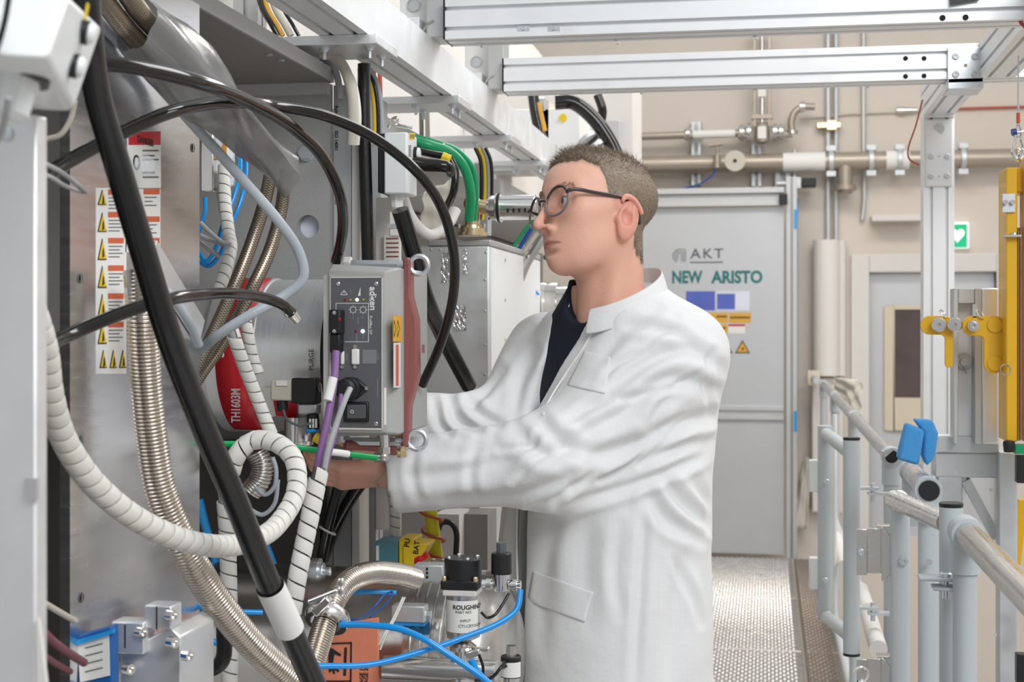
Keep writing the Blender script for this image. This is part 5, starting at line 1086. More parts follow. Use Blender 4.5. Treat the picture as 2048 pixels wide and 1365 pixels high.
# purple and grey cables
hose('purple_cable', [(672, 704, 2.09), (668, 760, 2.07), (655, 840, 2.05), (640, 910, 2.04), (630, 965, 2.04), (626, 1010, 2.04)], 16, 'purple', 'purple data cable hanging from the black connector', 'cable')
mb = MB(); mb.tube([at(666, 756, 2.06), at(660, 782, 2.055), at(655, 802, 2.05)], .0068, 12); simple('cable_label', mb, 'paper', 'white label sleeve on the purple cable', 'label')
hose('purple_cable', [(682, 790, 2.13), (675, 850, 2.10), (660, 905, 2.07), (645, 960, 2.06)], 9, 'purple', 'thinner purple cable behind the grey power cable', 'cable')
hose('power_cable', [(700, 778, 2.07), (690, 800, 2.05), (672, 850, 2.04), (655, 905, 2.03), (645, 960, 2.03)], 12, 'cable_grey', 'grey power cable from the round black plug', 'cable')
# ---- solenoid valve on the pump front
ys2 = 2.17
t = thing('purge_valve', 'black solenoid valve with clear plug in front of the pump', 'valve', onY(600, 815, ys2))
MB().box(onY(583, 808, ys2), onY(632, 757, ys2)+V((0, .03, 0))).build('coil', 'black_plastic', t, bevel=.002)
MB().box(onY(540, 802, ys2+.004), onY(584, 760, ys2+.004)+V((0, .022, 0))).build('clear_plug', 'cable_beige', t, bevel=.003)
MB().box(onY(552, 772, ys2+.002), onY(574, 762, ys2+.002)+V((0, .004, 0))).build('plug_label', 'paper', t)
mb = MB(); mb.lathe(onY(611, 770, ys2+.014), (0, -.35, 1), [(0, .012), (.006, .012), (.008, .0105), (.008, .007), (.011, .007), (.011, 0)], 24); mb.build('knob', 'steel_pol', t)
MB().box(onY(595, 830, ys2+.004), onY(634, 808, ys2+.004)+V((0, .024, 0))).build('valve_body', 'alu_dark', t, bevel=.003)
mb = MB(); mb.lathe(onY(632, 775, ys2+.012), (1, 0, 0), [(0, .006), (.006, .008), (.008, .005)], 16); mb.build('port', 'steel', t)
mb = MB(); mb.cyl(onY(564, 802, ys2+.014), onY(566, 822, ys2+.014), .009); mb.build('cable_exit', 'black_plastic', t)
hose('valve_cable', [(566, 820, 2.18), (575, 840, 2.18), (600, 852, 2.18), (625, 846, 2.18)], 5, 'ink_grey', 'thin dark cable looping below the solenoid valve', 'cable')
t = thing('flow_sensor', 'black and white sensor with blue ring below the solenoid valve', 'sensor', onY(626, 868, 2.16))
mb = MB(); mb.lathe(onY(628, 860, 2.165), (-.1, 0, 1), [(0, .0085), (.006, .0095), (.024, .0095), (.026, .006)], 20); mb.build('body', 'black_plastic', t)
for k in range(3): mb = MB(); p = onY(620+k*6, 846, 2.155); mb.box(p+V((-.0015, 0, -.008)), p+V((.0015, .002, .006))); mb.build('stripe', 'paper', t)
mb = MB(); mb.lathe(onY(625, 866, 2.165), (-.1, 0, 1), [(0, .007), (.002, .0105), (.006, .0105)], 20); mb.build('blue_ring', 'cyan_blue', t)
mb = MB(); mb.cyl(onY(630, 874, 2.165), onY(640, 880, 2.165), .008); mb.build('yellow_fitting', 'yellow', t)
t = thing('foreline_port', 'polished steel port cylinder under the pump', 'port', onY(595, 885, 2.25)); mb = MB(); mb.lathe(onY(595, 890, 2.27), (0, 0, 1), [(0, .026), (.006, .026), (.006, .022), (.045, .022)], 32); mb.build('cylinder', 'steel_pol', t)
# ================================================================== hoses in front of the door
def black_hose():
    pts = [(168, -420, 1.28), (170, -120, 1.29), (178, 60, 1.30), (195, 190, 1.34), (232, 320, 1.38), (285, 500, 1.42), (340, 680, 1.46), (405, 850, 1.52), (470, 1000, 1.58), (530, 1150, 1.64), (580, 1260, 1.70), (650, 1420, 1.78)]
    o = hose('insulated_hose', pts, (46, 58), 'black_rubber', 'thick black insulated hose slanting across the whole left side', n=24); return pts
bp = black_hose()
HP = spline([at(*p) for p in bp], 10); HD = sum((p-CAM).dot(V((-ST, CT, 0))) for p in HP)/len(HP); K_ = len(HP)-1
sel = [i for i, p in enumerate(HP) if at(536, 1170, 1.645).z > p.z > at(580, 1264, 1.70).z]
fr_t = frames(HP); mb = MB(); n = 26
for i in sel:
    r_ = px((46+12*i/K_)/2, 1)*HD+.0025
    for k in range(n): t = 2*math.pi*k/n; mb.v.append(HP[i]+(fr_t[i][0]*math.cos(t)+fr_t[i][1]*math.sin(t))*r_)
for j in range(len(sel)-1):
    for k in range(n): mb.f.append((j*n+k, j*n+(k+1) % n, (j+1)*n+(k+1) % n, (j+1)*n+k))
simple('hose_tape', mb, 'tape_white', 'white tape wrapped round the thick black hose', 'tape')
G = 'glossy black cables looping over the hoses'
hose('looped_cable', [(-60, 190, 1.40), (60, 146, 1.42), (150, 128, 1.45), (215, 128, 1.47), (300, 140, 1.52), (400, 165, 1.6), (500, 205, 1.75), (585, 255, 1.9), (645, 315, 2.02), (680, 390, 2.12), (686, 445, 2.19), (681, 488, 2.24), (672, 522, 2.28)], (27, 27), 'black_gloss', 'glossy black cable arching from the control box down beside the bulkhead bolt', 'cable', 18)
hose('looped_cable', [(-60, 460, 1.36), (20, 398, 1.40), (90, 352, 1.45), (160, 310, 1.5), (250, 263, 1.55), (330, 228, 1.6), (430, 206, 1.715), (475, 205, 1.765), (540, 211, 1.89), (650, 232, 1.97), (750, 277, 2.02), (835, 345, 2.06), (885, 420, 2.12), (908, 510, 2.17), (905, 600, 2.22), (880, 690, 2.27), (845, 770, 2.32)], (24, 24), 'black_gloss', 'glossy black cable with the widest loop round the pump controller', 'cable', 18)
hose('looped_cable', [(-60, 790, 1.32), (20, 735, 1.37), (85, 695, 1.42), (150, 665, 1.48), (230, 632, 1.52), (320, 603, 1.57), (400, 590, 1.67), (470, 588, 1.78), (530, 597, 1.86), (565, 610, 1.90), (580, 624, 1.92)], (27, 25), 'black_gloss', 'glossy black cable ending in a clear tip in front of the pump', 'cable', 18)
simple('cable_tip', MB().cyl(at(580, 624, 1.921), at(591, 638, 1.935), .0092, .0082), 'steel_pol', 'clear shiny tip of the lowest glossy black cable', 'cable tip')
hose('pale_tube', [(60, -120, 1.5), (130, -30, 1.56), (205, 50, 1.645), (240, 85, 1.692), (262, 107, 1.712), (330, 185, 1.80), (410, 275, 1.87), (490, 365, 1.91), (555, 440, 1.93), (598, 505, 1.96), (606, 555, 1.97), (570, 590, 1.97), (500, 630, 1.95), (440, 668, 1.96), (400, 700, 2.0), (350, 735, 2.03)], 22, 'grey_tube', 'pale blue grey tube curving down in front of the pump', 'tube', 16)
hose('pale_tube', [(300, 560, 1.72), (340, 590, 1.75), (375, 640, 1.78), (398, 690, 1.82)], 18, 'grey_tube', 'short pale grey tube behind the thick black hose', 'tube')
for k, pts in enumerate(([(90, -150, 1.40), (150, -70, 1.50), (205, -2, 1.58), (257, 63, 1.64), (330, 135, 1.72), (400, 205, 1.80)], [(140, -190, 1.41), (192, -102, 1.50), (238, -34, 1.58), (287, 33, 1.64), (360, 105, 1.72), (430, 175, 1.80)])):
    hose('braided_hose', pts, 42, 'braid', ['lower left of the two steel braided hoses entering the clear sleeve', 'upper right of the two steel braided hoses entering the clear sleeve'][k], n=20)
for k, pts in enumerate(([(545, 325, 2.1), (530, 400, 2.1), (505, 480, 2.09), (470, 570, 2.07), (432, 655, 2.06), (398, 725, 2.05), (350, 815, 2.04)], [(572, 340, 2.12), (562, 420, 2.12), (540, 500, 2.11), (500, 585, 2.09), (448, 680, 2.11), (400, 750, 2.12), (350, 825, 2.12)])):
    hose('braided_hose', pts, 27, 'braid', ['inner steel braided hose curving down left of the pump', 'outer steel braided hose curving down to the red band'][k], n=20)
# vinyl sleeve, a wrinkled flattened tube
P = resample(spline([at(272, 48, 1.64), at(345, 120, 1.72), (at(430, 205, 1.82)), at(510, 285, 1.93), at(575, 350, 2.02)], 10), .012); fr_ = frames(P); mb = MB(); n = 26
for j, p in enumerate(P):
    s_ = j/(len(P)-1)
    for k in range(n):
        t = 2*math.pi*k/n; rr = (.036+.008*math.sin(s_*6)+.0035*math.sin(5*t+9*s_)+.003*math.sin(17*s_+2*t))*(1-.25*s_)*(.82+.18*min(1, s_/.2))
        mb.v.append(p+fr_[j][0]*math.cos(t)*rr*.8+fr_[j][1]*math.sin(t)*rr*1.15)
for j in range(len(P)-1):
    for k in range(n): mb.f.append((j*n+k, j*n+(k+1) % n, (j+1)*n+(k+1) % n, (j+1)*n+k))
simple('vinyl_sleeve', mb, 'vinyl', 'wrinkled grey translucent vinyl sleeve round the braided hoses', 'sleeve', sharp=60)
# spiral wraps
wrap([(20, 440, 1.22), (52, 580, 1.28), (88, 700, 1.34), (100, 790, 1.38), (128, 880, 1.43), (185, 965, 1.48), (260, 1030, 1.53), (340, 1072, 1.585), (420, 1092, 1.66), (490, 1086, 1.76), (555, 1050, 1.87), (592, 985, 1.92), (588, 920, 1.95), (550, 885, 1.97), (505, 882, 1.98), (474, 910, 1.98), (462, 945, 1.99)], 46, 33, 'long white spiral wrap looping under the pump', core='ink', gap=.10)
wrap([(640, 936, 2.03), (625, 1010, 2.02), (608, 1090, 2.01), (594, 1160, 2.0), (584, 1230, 2.0)], 38, 29, 'straight white spiral wrap hanging below the purple cable', core='ink_grey')
wrap([(462, 655, 2.04), (480, 710, 2.05), (505, 775, 2.07), (525, 825, 2.08), (543, 870, 2.08)], 27, 24, 'white spiral wrap crossing the red band of the pump')
wrap([(484, 600, 2.12), (494, 660, 2.12), (505, 715, 2.13), (516, 748, 2.13)], 25, 22, 'short white spiral wrap above the one on the red band')
wrap([(448, 330, 2.25), (450, 400, 2.23), (458, 470, 2.2), (462, 495, 2.17), (450, 545, 2.14), (436, 590, 2.12)], 26, 22, 'white spiral wrap bending in front of the blue tubes')
wrap([(448, 980, 2.2), (455, 1080, 2.2), (458, 1200, 2.2), (460, 1300, 2.2), (458, 1400, 2.2)], 34, 28, 'upright white spiral wrap behind the bellows')
wrap([(779, 955, 2.62), (788, 1000, 2.62), (790, 1050, 2.62), (790, 1080, 2.62)], 24, 20, 'short upright spiral wrap above the emergency stop')
for k, pts in enumerate(([(478, 290, 2.3), (480, 340, 2.28), (466, 400, 2.26), (446, 450, 2.25), (428, 505, 2.24), (412, 524, 2.24), (398, 505, 2.25)], [(489, 295, 2.32), (492, 345, 2.3), (482, 400, 2.28), (462, 450, 2.27), (440, 510, 2.26), (418, 532, 2.26), (400, 525, 2.27)], [(410, 395, 2.2), (410, 425, 2.2), (402, 450, 2.2), (394, 470, 2.2)])):
    hose('blue_tube', pts, 9, 'blue_tube', ['inner blue tube of the pair dropping behind the braided hoses', 'outer blue tube of the pair dropping behind the braided hoses', 'short blue tube under the small silver box'][k], 'tube')
for k, pts in enumerate(([(400, 445, 2.15), (420, 465, 2.15), (445, 485, 2.15), (462, 490, 2.15)], [(398, 470, 2.15), (425, 482, 2.16), (450, 490, 2.16)], [(400, 485, 2.17), (420, 500, 2.17), (440, 515, 2.17)])):
    hose('signal_cable', pts, 9, 'cable_grey', ['upper', 'middle', 'lower'][k]+' thin grey cable joining the bent spiral wrap', 'cable')
hose('conduit_hose', [(440, 370, 2.3), (446, 410, 2.3), (452, 450, 2.3), (452, 500, 2.3)], 20, 'cable_beige', 'ribbed beige conduit left of the braided hoses')
t = thing('silver_box', 'small white and silver box with warning sign behind the door edge', 'box', at(420, 370, 2.25))
MB().box(at(401, 372, 2.27), at(460, 240, 2.27)+V((0, .025, 0))).build('housing', 'white_plastic', t, bevel=.003)
MB().box(at(401, 384, 2.255), at(428, 262, 2.255)+V((0, .012, 0))).build('lid', 'steel_pol', t, bevel=.002)
p = at(446, 300, 2.262); MB().prism([p+V((-.012, 0, -.014)), p+V((.006, 0, -.014)), p+V((.006, 0, .02))], (0, -.001, 0)).build('warning_sign', 'sign_orange', t)
# bellows
bellows([(285, 545, 1.66), (286, 640, 1.66), (292, 760, 1.67), (304, 880, 1.68), (322, 985, 1.69), (366, 1090, 1.71), (425, 1190, 1.75), (500, 1285, 1.80), (600, 1375, 1.86)], 63, 7.4, 'long steel bellows hose running down in front of the machine door')
simple('bellows_cuff', MB().cyl(at(276, 540, 1.66), at(284, 640, 1.66), .0172, n=28), 'steel', 'smooth steel cuff at the upper end of the bellows hose', 'cuff')
# ================================================================== lower machine: cryo pump, valves, fittings
t = thing('frame_column', 'grey aluminium frame column below the man\'s hands', 'post', onY(735, 1200, 2.62))
profile(MB(), onY(733, 1500, 2.66), onY(733, 890, 2.66), .05, .05, up=(0, 1, 0)).build('profile', 'duct_grey', t)
MB().box(onY(650, 1500, 2.7), onY(712, 890, 2.7)+V((0, .04, 0))).build('side_panel', 'duct_grey', t)
hose('stay_hose', [(690, 925, 2.56), (668, 1010, 2.56), (655, 1060, 2.56), (640, 1140, 2.56)], 22, 'black_rubber', 'black hose slanting below the hand, left one of a pair')
hose('stay_hose', [(728, 960, 2.60), (700, 1000, 2.60), (664, 1070, 2.60), (644, 1120, 2.60)], 26, 'black_rubber', 'black hose slanting below the hand, right one of a pair')
simple('cable_tie', MB().torus(at(655, 1062, 2.56), (.5, .2, 1), .015, .0022, 20, 6), 'wrap_white', 'white tie holding the two slanting black hoses', 'cable tie')
# emergency stop
ye2 = 2.45; t = thing('emergency_stop', 'emergency stop box, blue grey and yellow with red button', 'switch', onY(800, 1140, ye2))
MB().box(onY(750, 1140, ye2), onY(797, 1084, ye2)+V((0, .06, 0))).build('back_box', 'estop_grey', t, bevel=.002)
MB().box(onY(797, 1140, ye2-.004), onY(828, 1078, ye2-.004)+V((0, .064, 0))).build('front_box', 'yellow', t, bevel=.003)
sh_ = MB().prism([onY(*q, ye2-.008) for q in ((805, 1092), (835, 1086), (856, 1090), (846, 1108), (838, 1120), (832, 1140), (806, 1140))], (0, .06, 0)).build('shroud', 'yellow', t, bevel=.002)
mb = MB(); mb.lathe(onY(832, 1120, ye2+.01), (1, -.25, 0), [(0, .012), (.006, .018), (.016, .018), (.022, .012), (.024, 0)], 24); mb.build('button', 'red', t)
MB().box(onY(752, 1132, ye2-.001), onY(758, 1092, ye2)).build('white_tag', 'paper', t)
for s_, u, v in (('PU', 818, 1096), ('BAT', 836, 1110)): p = onY(u, v, ye2-.0085); text(s_, .013, 'ink', p, (.12, 0, 1), (-1, 0, .12), sh_, bold=.0002)
# yellow pole with red coil
t = thing('yellow_pole', 'yellow pole with a red coiled cord winding round it', 'pole', onY(866, 1180, 2.6))
mb = MB(); a, b = onY(858, 1000, 2.6), onY(884, 1200, 2.6); mb.cyl(a, b, .0125, n=20); mb.build('pole', 'yellow_bright', t)
P = []
for k in range(70): s_ = k/69; c = a.lerp(b, s_); an = 2*math.pi*5*s_; P.append(c+V((.02*math.cos(an), .02*math.sin(an), 0)))
mb = MB(); mb.tube(P, .0028, 8); mb.build('coiled_cord', 'red_wire', t)
t = thing('bay_module', 'white module with black handle behind the yellow pole', 'module', onY(905, 1140, 2.85)); MB().box(onY(870, 1500, 2.85), onY(918, 1030, 2.85)+V((0, .1, 0))).build('panel', 'frame_pale', t)
mb = MB(); mb.tube(spline([onY(876, 1060, 2.82), onY(884, 1046, 2.82), onY(900, 1046, 2.82), onY(912, 1062, 2.82), onY(912, 1110, 2.82)], 5), .006, 8); mb.build('handle', 'black_plastic', t)
MB().box(onY(920, 1500, 2.9), onY(975, 1030, 2.9)+V((0, .1, 0))).build('side_panel', 'taupe_paint', t)
# cryo pump body, axis across
CYc = 2.33; CR = .155; CZ = at(800, 1180, 2.15).z-CR
x0, x1 = onY(640, 1300, CYc-CR).x-.35, onY(800, 1300, CYc-CR).x; x2 = onY(880, 1300, CYc-CR).x; x3 = onY(1000, 1300, CYc-CR).x
t = thing('cryo_pump', 'dark polished steel cryo pump body with ribbed clamp band', 'pump', ((x0+x3)/2, CYc, CZ-CR))
MB().lathe((x0, CYc, CZ), (1, 0, 0), [(0, CR*.93), (x1-x0, CR*.93), (x1-x0, CR), (x2-x0, CR), (x2-x0, CR*.93), (x3-x0-.05, CR*.93), (x3-x0-.02, CR*.8), (x3-x0, CR*.5), (x3-x0+.005, 0)], 64).build('vessel', 'steel', t)
for k in range(4): x = x1+(x2-x1)*(k+.5)/4; mb = MB(); mb.lathe((x-.006, CYc, CZ), (1, 0, 0), [(0, CR), (.001, CR+.006), (.011, CR+.006), (.012, CR)], 64, cap=False); mb.build('band_rib', 'steel_pol', t)
p = onY(818, 1230, CYc-CR-.012); mb = MB(); mb.box(p+V((-.028, 0, -.013)), p+V((.024, .03, .013))); o = mb.build('clamp_block', 'aluminium', t, bevel=.002)
mb = MB(); mb.hexbolt(p+V((.024, .012, -.002)), (1, 0, 0), .008, .008); mb.build('clamp_bolt', 'zinc', o)
mb = MB(); mb.box(p+V((-.03, -.002, -.017)), p+V((.024, .03, -.013))); mb.build('blue_liner', 'cyan_blue', o)
t2 = thing('cable_bracket', 'grey perforated angle bracket on top of the clamp band', 'bracket', onY(855, 1165, 2.2)); MB().box(onY(826, 1164, 2.2), onY(886, 1132, 2.2)+V((0, .03, 0))).build('plate', 'galv', t2, bevel=.002)
for k in range(3): mb = MB(); q = onY(854, 1139+k*8, 2.199); mb.box(q+V((-.0015, -.0005, -.002)), q+V((.0015, .001, .002))); mb.build('slot', 'void_shade', t2)
# bellows elbow, KF clamp
bellows([(625, 1330, 1.98), (640, 1280, 2.0), (655, 1235, 2.02), (672, 1195, 2.04), (700, 1162, 2.07), (745, 1146, 2.12), (800, 1150, 2.18), (830, 1158, 2.22)], 48, 5.2, 'short steel bellows elbow bending from the clamp to the right')
t = thing('flange_clamp', 'steel wing-nut flange clamp on the bellows elbow', 'clamp', at(640, 1270, 2.0))
c = at(655, 1237, 2.018); dv = (at(672, 1195, 2.04)-at(645, 1270, 2.0)).normalized()
mb = MB(); mb.lathe(c-dv*.009, dv, [(0, .0222), (0, .030), (.006, .033), (.012, .033), (.018, .030), (.018, .0222), (0, .0222)], 36, cap=False); mb.build('ring', 'steel_pol', t)
mb = MB(); q = c+V((.004, -.036, .024)); mb.obox(q, V((1, 0, 1)), V((0, 1, 0)), V((-1, 0, 1)), .03, .018, .012); mb.cyl(q+V((-.02, 0, .004)), q+V((.022, 0, .022)), .004); mb.build('hinge', 'steel_pol', t, bevel=.002)
for s_ in (1, -1): mb = MB(); e = q+V((.022, 0, .022)); mb.ball(e+V((.004, 0, .006*s_+.004)), .006, 12, 8, (1, .5, 1.3)); mb.build('wing', 'steel_pol', t)
# blue tubes
hose('front_air_tube', [(600, 1333, 1.93), (650, 1333, 1.94), (740, 1330, 1.96), (840, 1305, 1.98), (930, 1275, 2.0), (1005, 1243, 2.02), (1034, 1218, 2.03), (1041, 1180, 2.04)], 12, 'blue_tube', 'blue air tube rising to the right solenoid, lower of the crossing pair', 'tube')
hose('front_air_tube', [(680, 1250, 2.0), (740, 1251, 1.99), (800, 1259, 1.98), (850, 1280, 1.97), (900, 1312, 1.965), (950, 1345, 1.96), (1000, 1385, 1.96)], 13, 'blue_tube', 'blue air tube descending to the lower right, upper of the crossing pair', 'tube')
hose('front_air_tube', [(942, 1320, 2.0), (955, 1345, 2.0), (985, 1375, 2.0)], 14, 'blue_tube', 'short open-ended blue tube at the lower edge', 'tube')
hose('blue_wire', [(685, 1240, 2.05), (720, 1238, 2.05), (748, 1215, 2.07), (770, 1190, 2.1), (785, 1185, 2.1), (770, 1210, 2.08), (740, 1235, 2.06)], 4, 'blue_dark', 'thin blue wire loop above the orange sheet', 'cable')
hose('flat_blue_hose', [(700, 1186, 2.15), (740, 1184, 2.15), (792, 1186, 2.16)], 10, 'cyan_blue', 'pale blue hose lying under the bellows elbow')
for k in range(2): hose('white_wire', [(806+k*4, 1195, 2.1), (785+k*4, 1240, 2.09), (768+k*4, 1270, 2.08), (758+k*2, 1290+k*10, 2.08)], 4, 'wrap_white', ['upper', 'lower'][k]+' thin white wire beside the orange sheet', 'cable')
# orange antistatic sheet
Yo = 2.10; t = thing('antistatic_pouch', 'orange cloth pouch with black hand symbol at the bottom', 'pouch', onY(700, 1400, Yo))
P = [onY(*q, Yo) for q in ((655, 1252), (757, 1236), (757, 1420), (636, 1420))]; MB().prism(P, (0, .006, 0)).build('cloth', 'salmon', t, bevel=.002)
def pr(segs, nm): 
    mb = MB()
    for q in segs: mb.prism([onY(a, b, Yo-.001) for a, b in q], (0, -.0006, 0))
    return mb.build(nm, 'ink', t)
pr([((652, 1287), (704, 1285), (704, 1288), (655, 1290)), ((701, 1287), (704, 1287), (703, 1364), (700, 1364)), ((640, 1362), (702, 1362), (702, 1365), (640, 1365))], 'frame_print')
pr([((645, 1300), (652, 1290), (683, 1310), (681, 1313), (669, 1309), (666, 1325), (679, 1343), (676, 1345), (669, 1339), (670, 1348), (667, 1349), (664, 1340), (661, 1346), (658, 1344), (657, 1310), (646, 1305))], 'hand_print'); pr([((689, 1296), (694, 1296), (692, 1352), (687, 1352))], 'bar_print')
for s_, u in (('AGE 15', 727), ('AGE 20', 736)): p = onY(u, 1368, Yo-.001); text(s_, .0085, 'ink', p, (0, 0, 1), (-1, 0, 0), t, bold=.0001)
# roughing valve
yv = 2.07; xv = onY(926, 1200, yv+.026).x; yc = yv+.027; zf = lambda v: onY(926, v, yv).z; rv = px(36, 2.08)
t = thing('roughing_valve', 'steel roughing valve with black cap and white printed label', 'valve', V((xv, yc, zf(1300))))
MB().lathe((xv, yc, zf(1290)), (0, 0, 1), [(0, rv*.5), (.006, rv*.97), (zf(1195)-zf(1290), rv*.97)], 36).build('cylinder', 'steel', t)
MB().box((xv-rv*1.1, yc-rv*1.05, zf(1182)), (xv+rv*1.05, yc+rv, zf(1163))).build('black_flange', 'black_plastic', t, bevel=.002)
MB().box((xv-rv, yc-rv, zf(1195)), (xv+rv*.95, yc+rv*.95, zf(1182))).build('white_spacer', 'frame_pale', t, bevel=.002)
MB().lathe((xv, yc, zf(1163)), (0, 0, 1), [(0, rv*1.07), (zf(1124)-zf(1163), rv*1.07), (zf(1122)-zf(1163), rv*1.02), (zf(1122)-zf(1163), rv*.12), (zf(1126)-zf(1163), 0)], 36).build('cap', 'black_plastic', t)
for k in range(4): mb = MB(); an = k*math.pi/2+.5; bolt(mb, V((xv+rv*.85*math.cos(an), yc+rv*.85*math.sin(an), zf(1122))), (0, 0, 1), .003, .003); mb.build('cap_screw', 'steel_pol', t)
for sx_ in (-.9, .9): mb = MB(); bolt(mb, V((xv+rv*sx_, yc-rv*.9, zf(1163))), (0, 0, 1), .004, .006); mb.build('flange_screw', 'brass', t)
mb = MB(); n = 20
for k in range(n+1):
    an = math.radians(-150+k*130/n)
    for z in (zf(1268), zf(1204)): mb.v.append(V((xv+(rv*.97+.0004)*math.cos(an), yc+(rv*.97+.0004)*math.sin(an), z)))
for k in range(n): mb.f.append((2*k, 2*k+2, 2*k+3, 2*k+1))
lb = mb.build('label', 'paper', t, sharp=80)
def wraptext(s_, v, size, bold=0., a0=-128):
    o = text(s_, size, 'ink', (0, 0, 0), (1, 0, 0), (0, 0, 1), t, bold=bold); off = root_loc(t)
    for q in o.data.vertices:
        an = math.radians(a0)+(q.co.x+off.x)/rv; z = q.co.z+off.z; q.co = V((xv+(rv*.97+.0009)*math.cos(an), yc+(rv*.97+.0009)*math.sin(an), zf(v)+z))-off
wraptext('ROUGHING VALVE', 1221, .0092, .0002, -114); wraptext('PART NO:', 1229, .0056, 0, -104); wraptext('INPUT', 1246, .0056, 0, -88); wraptext('CTI-CRYOGENICS', 1257, .0062, 0, -94)
mb = MB(); mb.lathe((xv, yc, zf(1292)), (0, 0, -1), [(0, .012), (.006, .02), (.012, .02), (.014, .012), (.05, .012), (.052, .02), (.08, .022)], 28); mb.build('outlet', 'steel_pol', t)
mb = MB(); q = V((xv+.02, yc-.02, zf(1310))); mb.obox(q, (1, 0, .3), (0, 1, 0), (-.3, 0, 1), .022, .014, .012); mb.cyl(q+V((.0, 0, .006)), q+V((.024, 0, .008)), .004); mb.build('clamp_hinge', 'steel_pol', t, bevel=.002)
mb = MB(); mb.cyl(V((xv-.12, yc, zf(1352))), V((xv+.05, yc, zf(1352))), .018, n=28); mb.build('cross_pipe', 'steel_pol', t)
hose('twisted_wire', [(962, 1225, 2.07), (975, 1236, 2.07), (988, 1232, 2.07), (1005, 1210, 2.08), (1018, 1188, 2.09)], 6, 'black_rubber', 'black twisted wire between the two valves', 'cable')
hose('twisted_wire', [(958, 1310, 2.06), (966, 1335, 2.06), (965, 1360, 2.06)], 6, 'black_rubber', 'black twisted wire below the roughing valve', 'cable')
hose('twisted_wire', [(950, 1362, 2.06), (985, 1355, 2.05), (1000, 1338, 2.05), (1010, 1325, 2.06)], 7, 'black_rubber', 'black twisted wire beside the lower solenoid', 'cable')
def solenoid(u, vt, lab, scale=1., labelled=False):
    y = 2.09; z = lambda v: onY(u, vt+v*scale, y).z; xx = onY(u, vt, y).x; r0 = px(21*scale, 2.1)
    t = thing('solenoid_valve', lab, 'valve', V((xx, y, z(98))))
    MB().lathe((xx, y, z(62)), (0, 0, 1), [(0, r0), (z(22)-z(62), r0), (z(20)-z(62), r0*.9), (z(20)-z(62), 0)], 30).build('coil', 'black_plastic', t)
    MB().cyl((xx, y, z(22)), (xx, y, z(0)), r0*.5, n=8).build('top_nut', 'ink_grey' if not labelled else 'steel', t)
    MB().lathe((xx, y, z(98)), (0, 0, 1), [(0, r0*.55), (.002, r0*.75), (z(62)-z(98), r0*.78)], 28).build('body', 'steel_pol', t)
    for sg in (-1, 1): MB().lathe((xx+sg*r0*.7, y, z(84)), (sg, 0, 0), [(0, .006), (.004, .006), (.004, .0085), (.012, .0085), (.012, .006), (.018, .007)], 10).build('port', 'steel_pol', t)
    if labelled:
        mb = MB(); n = 14
        for k in range(n+1):
            an = math.radians(-165+k*150/n)
            for zz in (z(60), z(30)): mb.v.append(V((xx+(r0+.0004)*math.cos(an), y+(r0+.0004)*math.sin(an), zz)))
        for k in range(n): mb.f.append((2*k, 2*k+2, 2*k+3, 2*k+1))
        l_ = mb.build('label', 'paper', t, sharp=80); p = onY(u-12, vt+42*scale, y-r0-.001); MB().prism([p+V((-.004, 0, -.004)), p+V((.004, 0, .0)), p+V((.001, 0, .004)), p+V((.005, 0, .006)), p+V((-.003, 0, .006))], (0, -.0004, 0)).build('emblem', 'ink', l_)
    return t
solenoid(1003, 1086, 'black capped solenoid valve in front of the coat opening')
solenoid(1022, 1292, 'small solenoid valve with white label at the lower edge', 1., True)
# bottom left: blocks, label holder, handle, cables
yk = 1.55
t = thing('clamp_stack', 'stepped aluminium clamp block with cap screws at the lower left', 'block', onY(280, 1400, yk))
a = onY(240, 1310, yk)
MB().prism([onY(*q, yk) for q in ((240, 1308), (340, 1255), (362, 1275), (362, 1420), (240, 1420))], (0, .10, 0)).build('body', 'aluminium', t, bevel=.002)
MB().box(onY(222, 1308, yk-.012), onY(288, 1246, yk-.012)+V((0, .03, 0))).build('lower_jaw', 'aluminium', t, bevel=.002)
MB().box(onY(288, 1258, yk-.006), onY(343, 1213, yk-.006)+V((0, .03, 0))).build('upper_jaw', 'aluminium', t, bevel=.002)
for u, v in ((250, 1272), (313, 1236)): mb = MB(); q = onY(u, v, yk-.0125); mb.box(q+V((-.0007, -.0003, -.014)), q+V((.0007, .001, .012))); mb.build('slit', 'void_shade', t)
for u, v in ((286, 1265), (347, 1231), (349, 1285), (261, 1338), (379, 1312)): mb = MB(); q = onY(u, v, yk-.012); mb.lathe(q+V((-.006, 0, 0)), (1, -.5, 0), [(0, .0062), (.010, .0062), (.010, .0035), (.006, .003), (.006, 0)], 16); mb.build('cap_screw', 'steel_pol', t)
t = thing('label_holder', 'blue plastic holder with a white typed card at the lower left', 'label holder', onY(185, 1400, 1.5))
yl = 1.5; MB().prism([onY(*q, yl) for q in ((145, 1275), (222, 1254), (224, 1400), (148, 1400))], (0, .02, 0)).build('holder', 'holder_blue', t, bevel=.002)
cdp = MB().prism([onY(*q, yl-.002) for q in ((155, 1288), (217, 1270), (219, 1352), (160, 1366))], (0, .0015, 0)).build('card', 'paper', t)
for k in range(4): MB().prism([onY(*q, yl-.0028) for q in ((170, 1296+k*16), (205, 1287+k*16), (205, 1289+k*16), (170, 1298+k*16))], (0, .0005, 0)).build('print_line', 'ink_grey', cdp)
mb = MB(); mb.prism([onY(*q, yl-.006) for q in ((150, 1283), (226, 1260), (226, 1268), (150, 1292))], (0, .006, 0)); mb.build('clip_rail', 'cyan_blue', t)
hose('maroon_cable', [(70, 1250, 1.3), (110, 1288, 1.36), (145, 1312, 1.42), (168, 1326, 1.46)], 18, 'maroon', 'maroon cable reaching the blue label holder, upper one', 'cable')
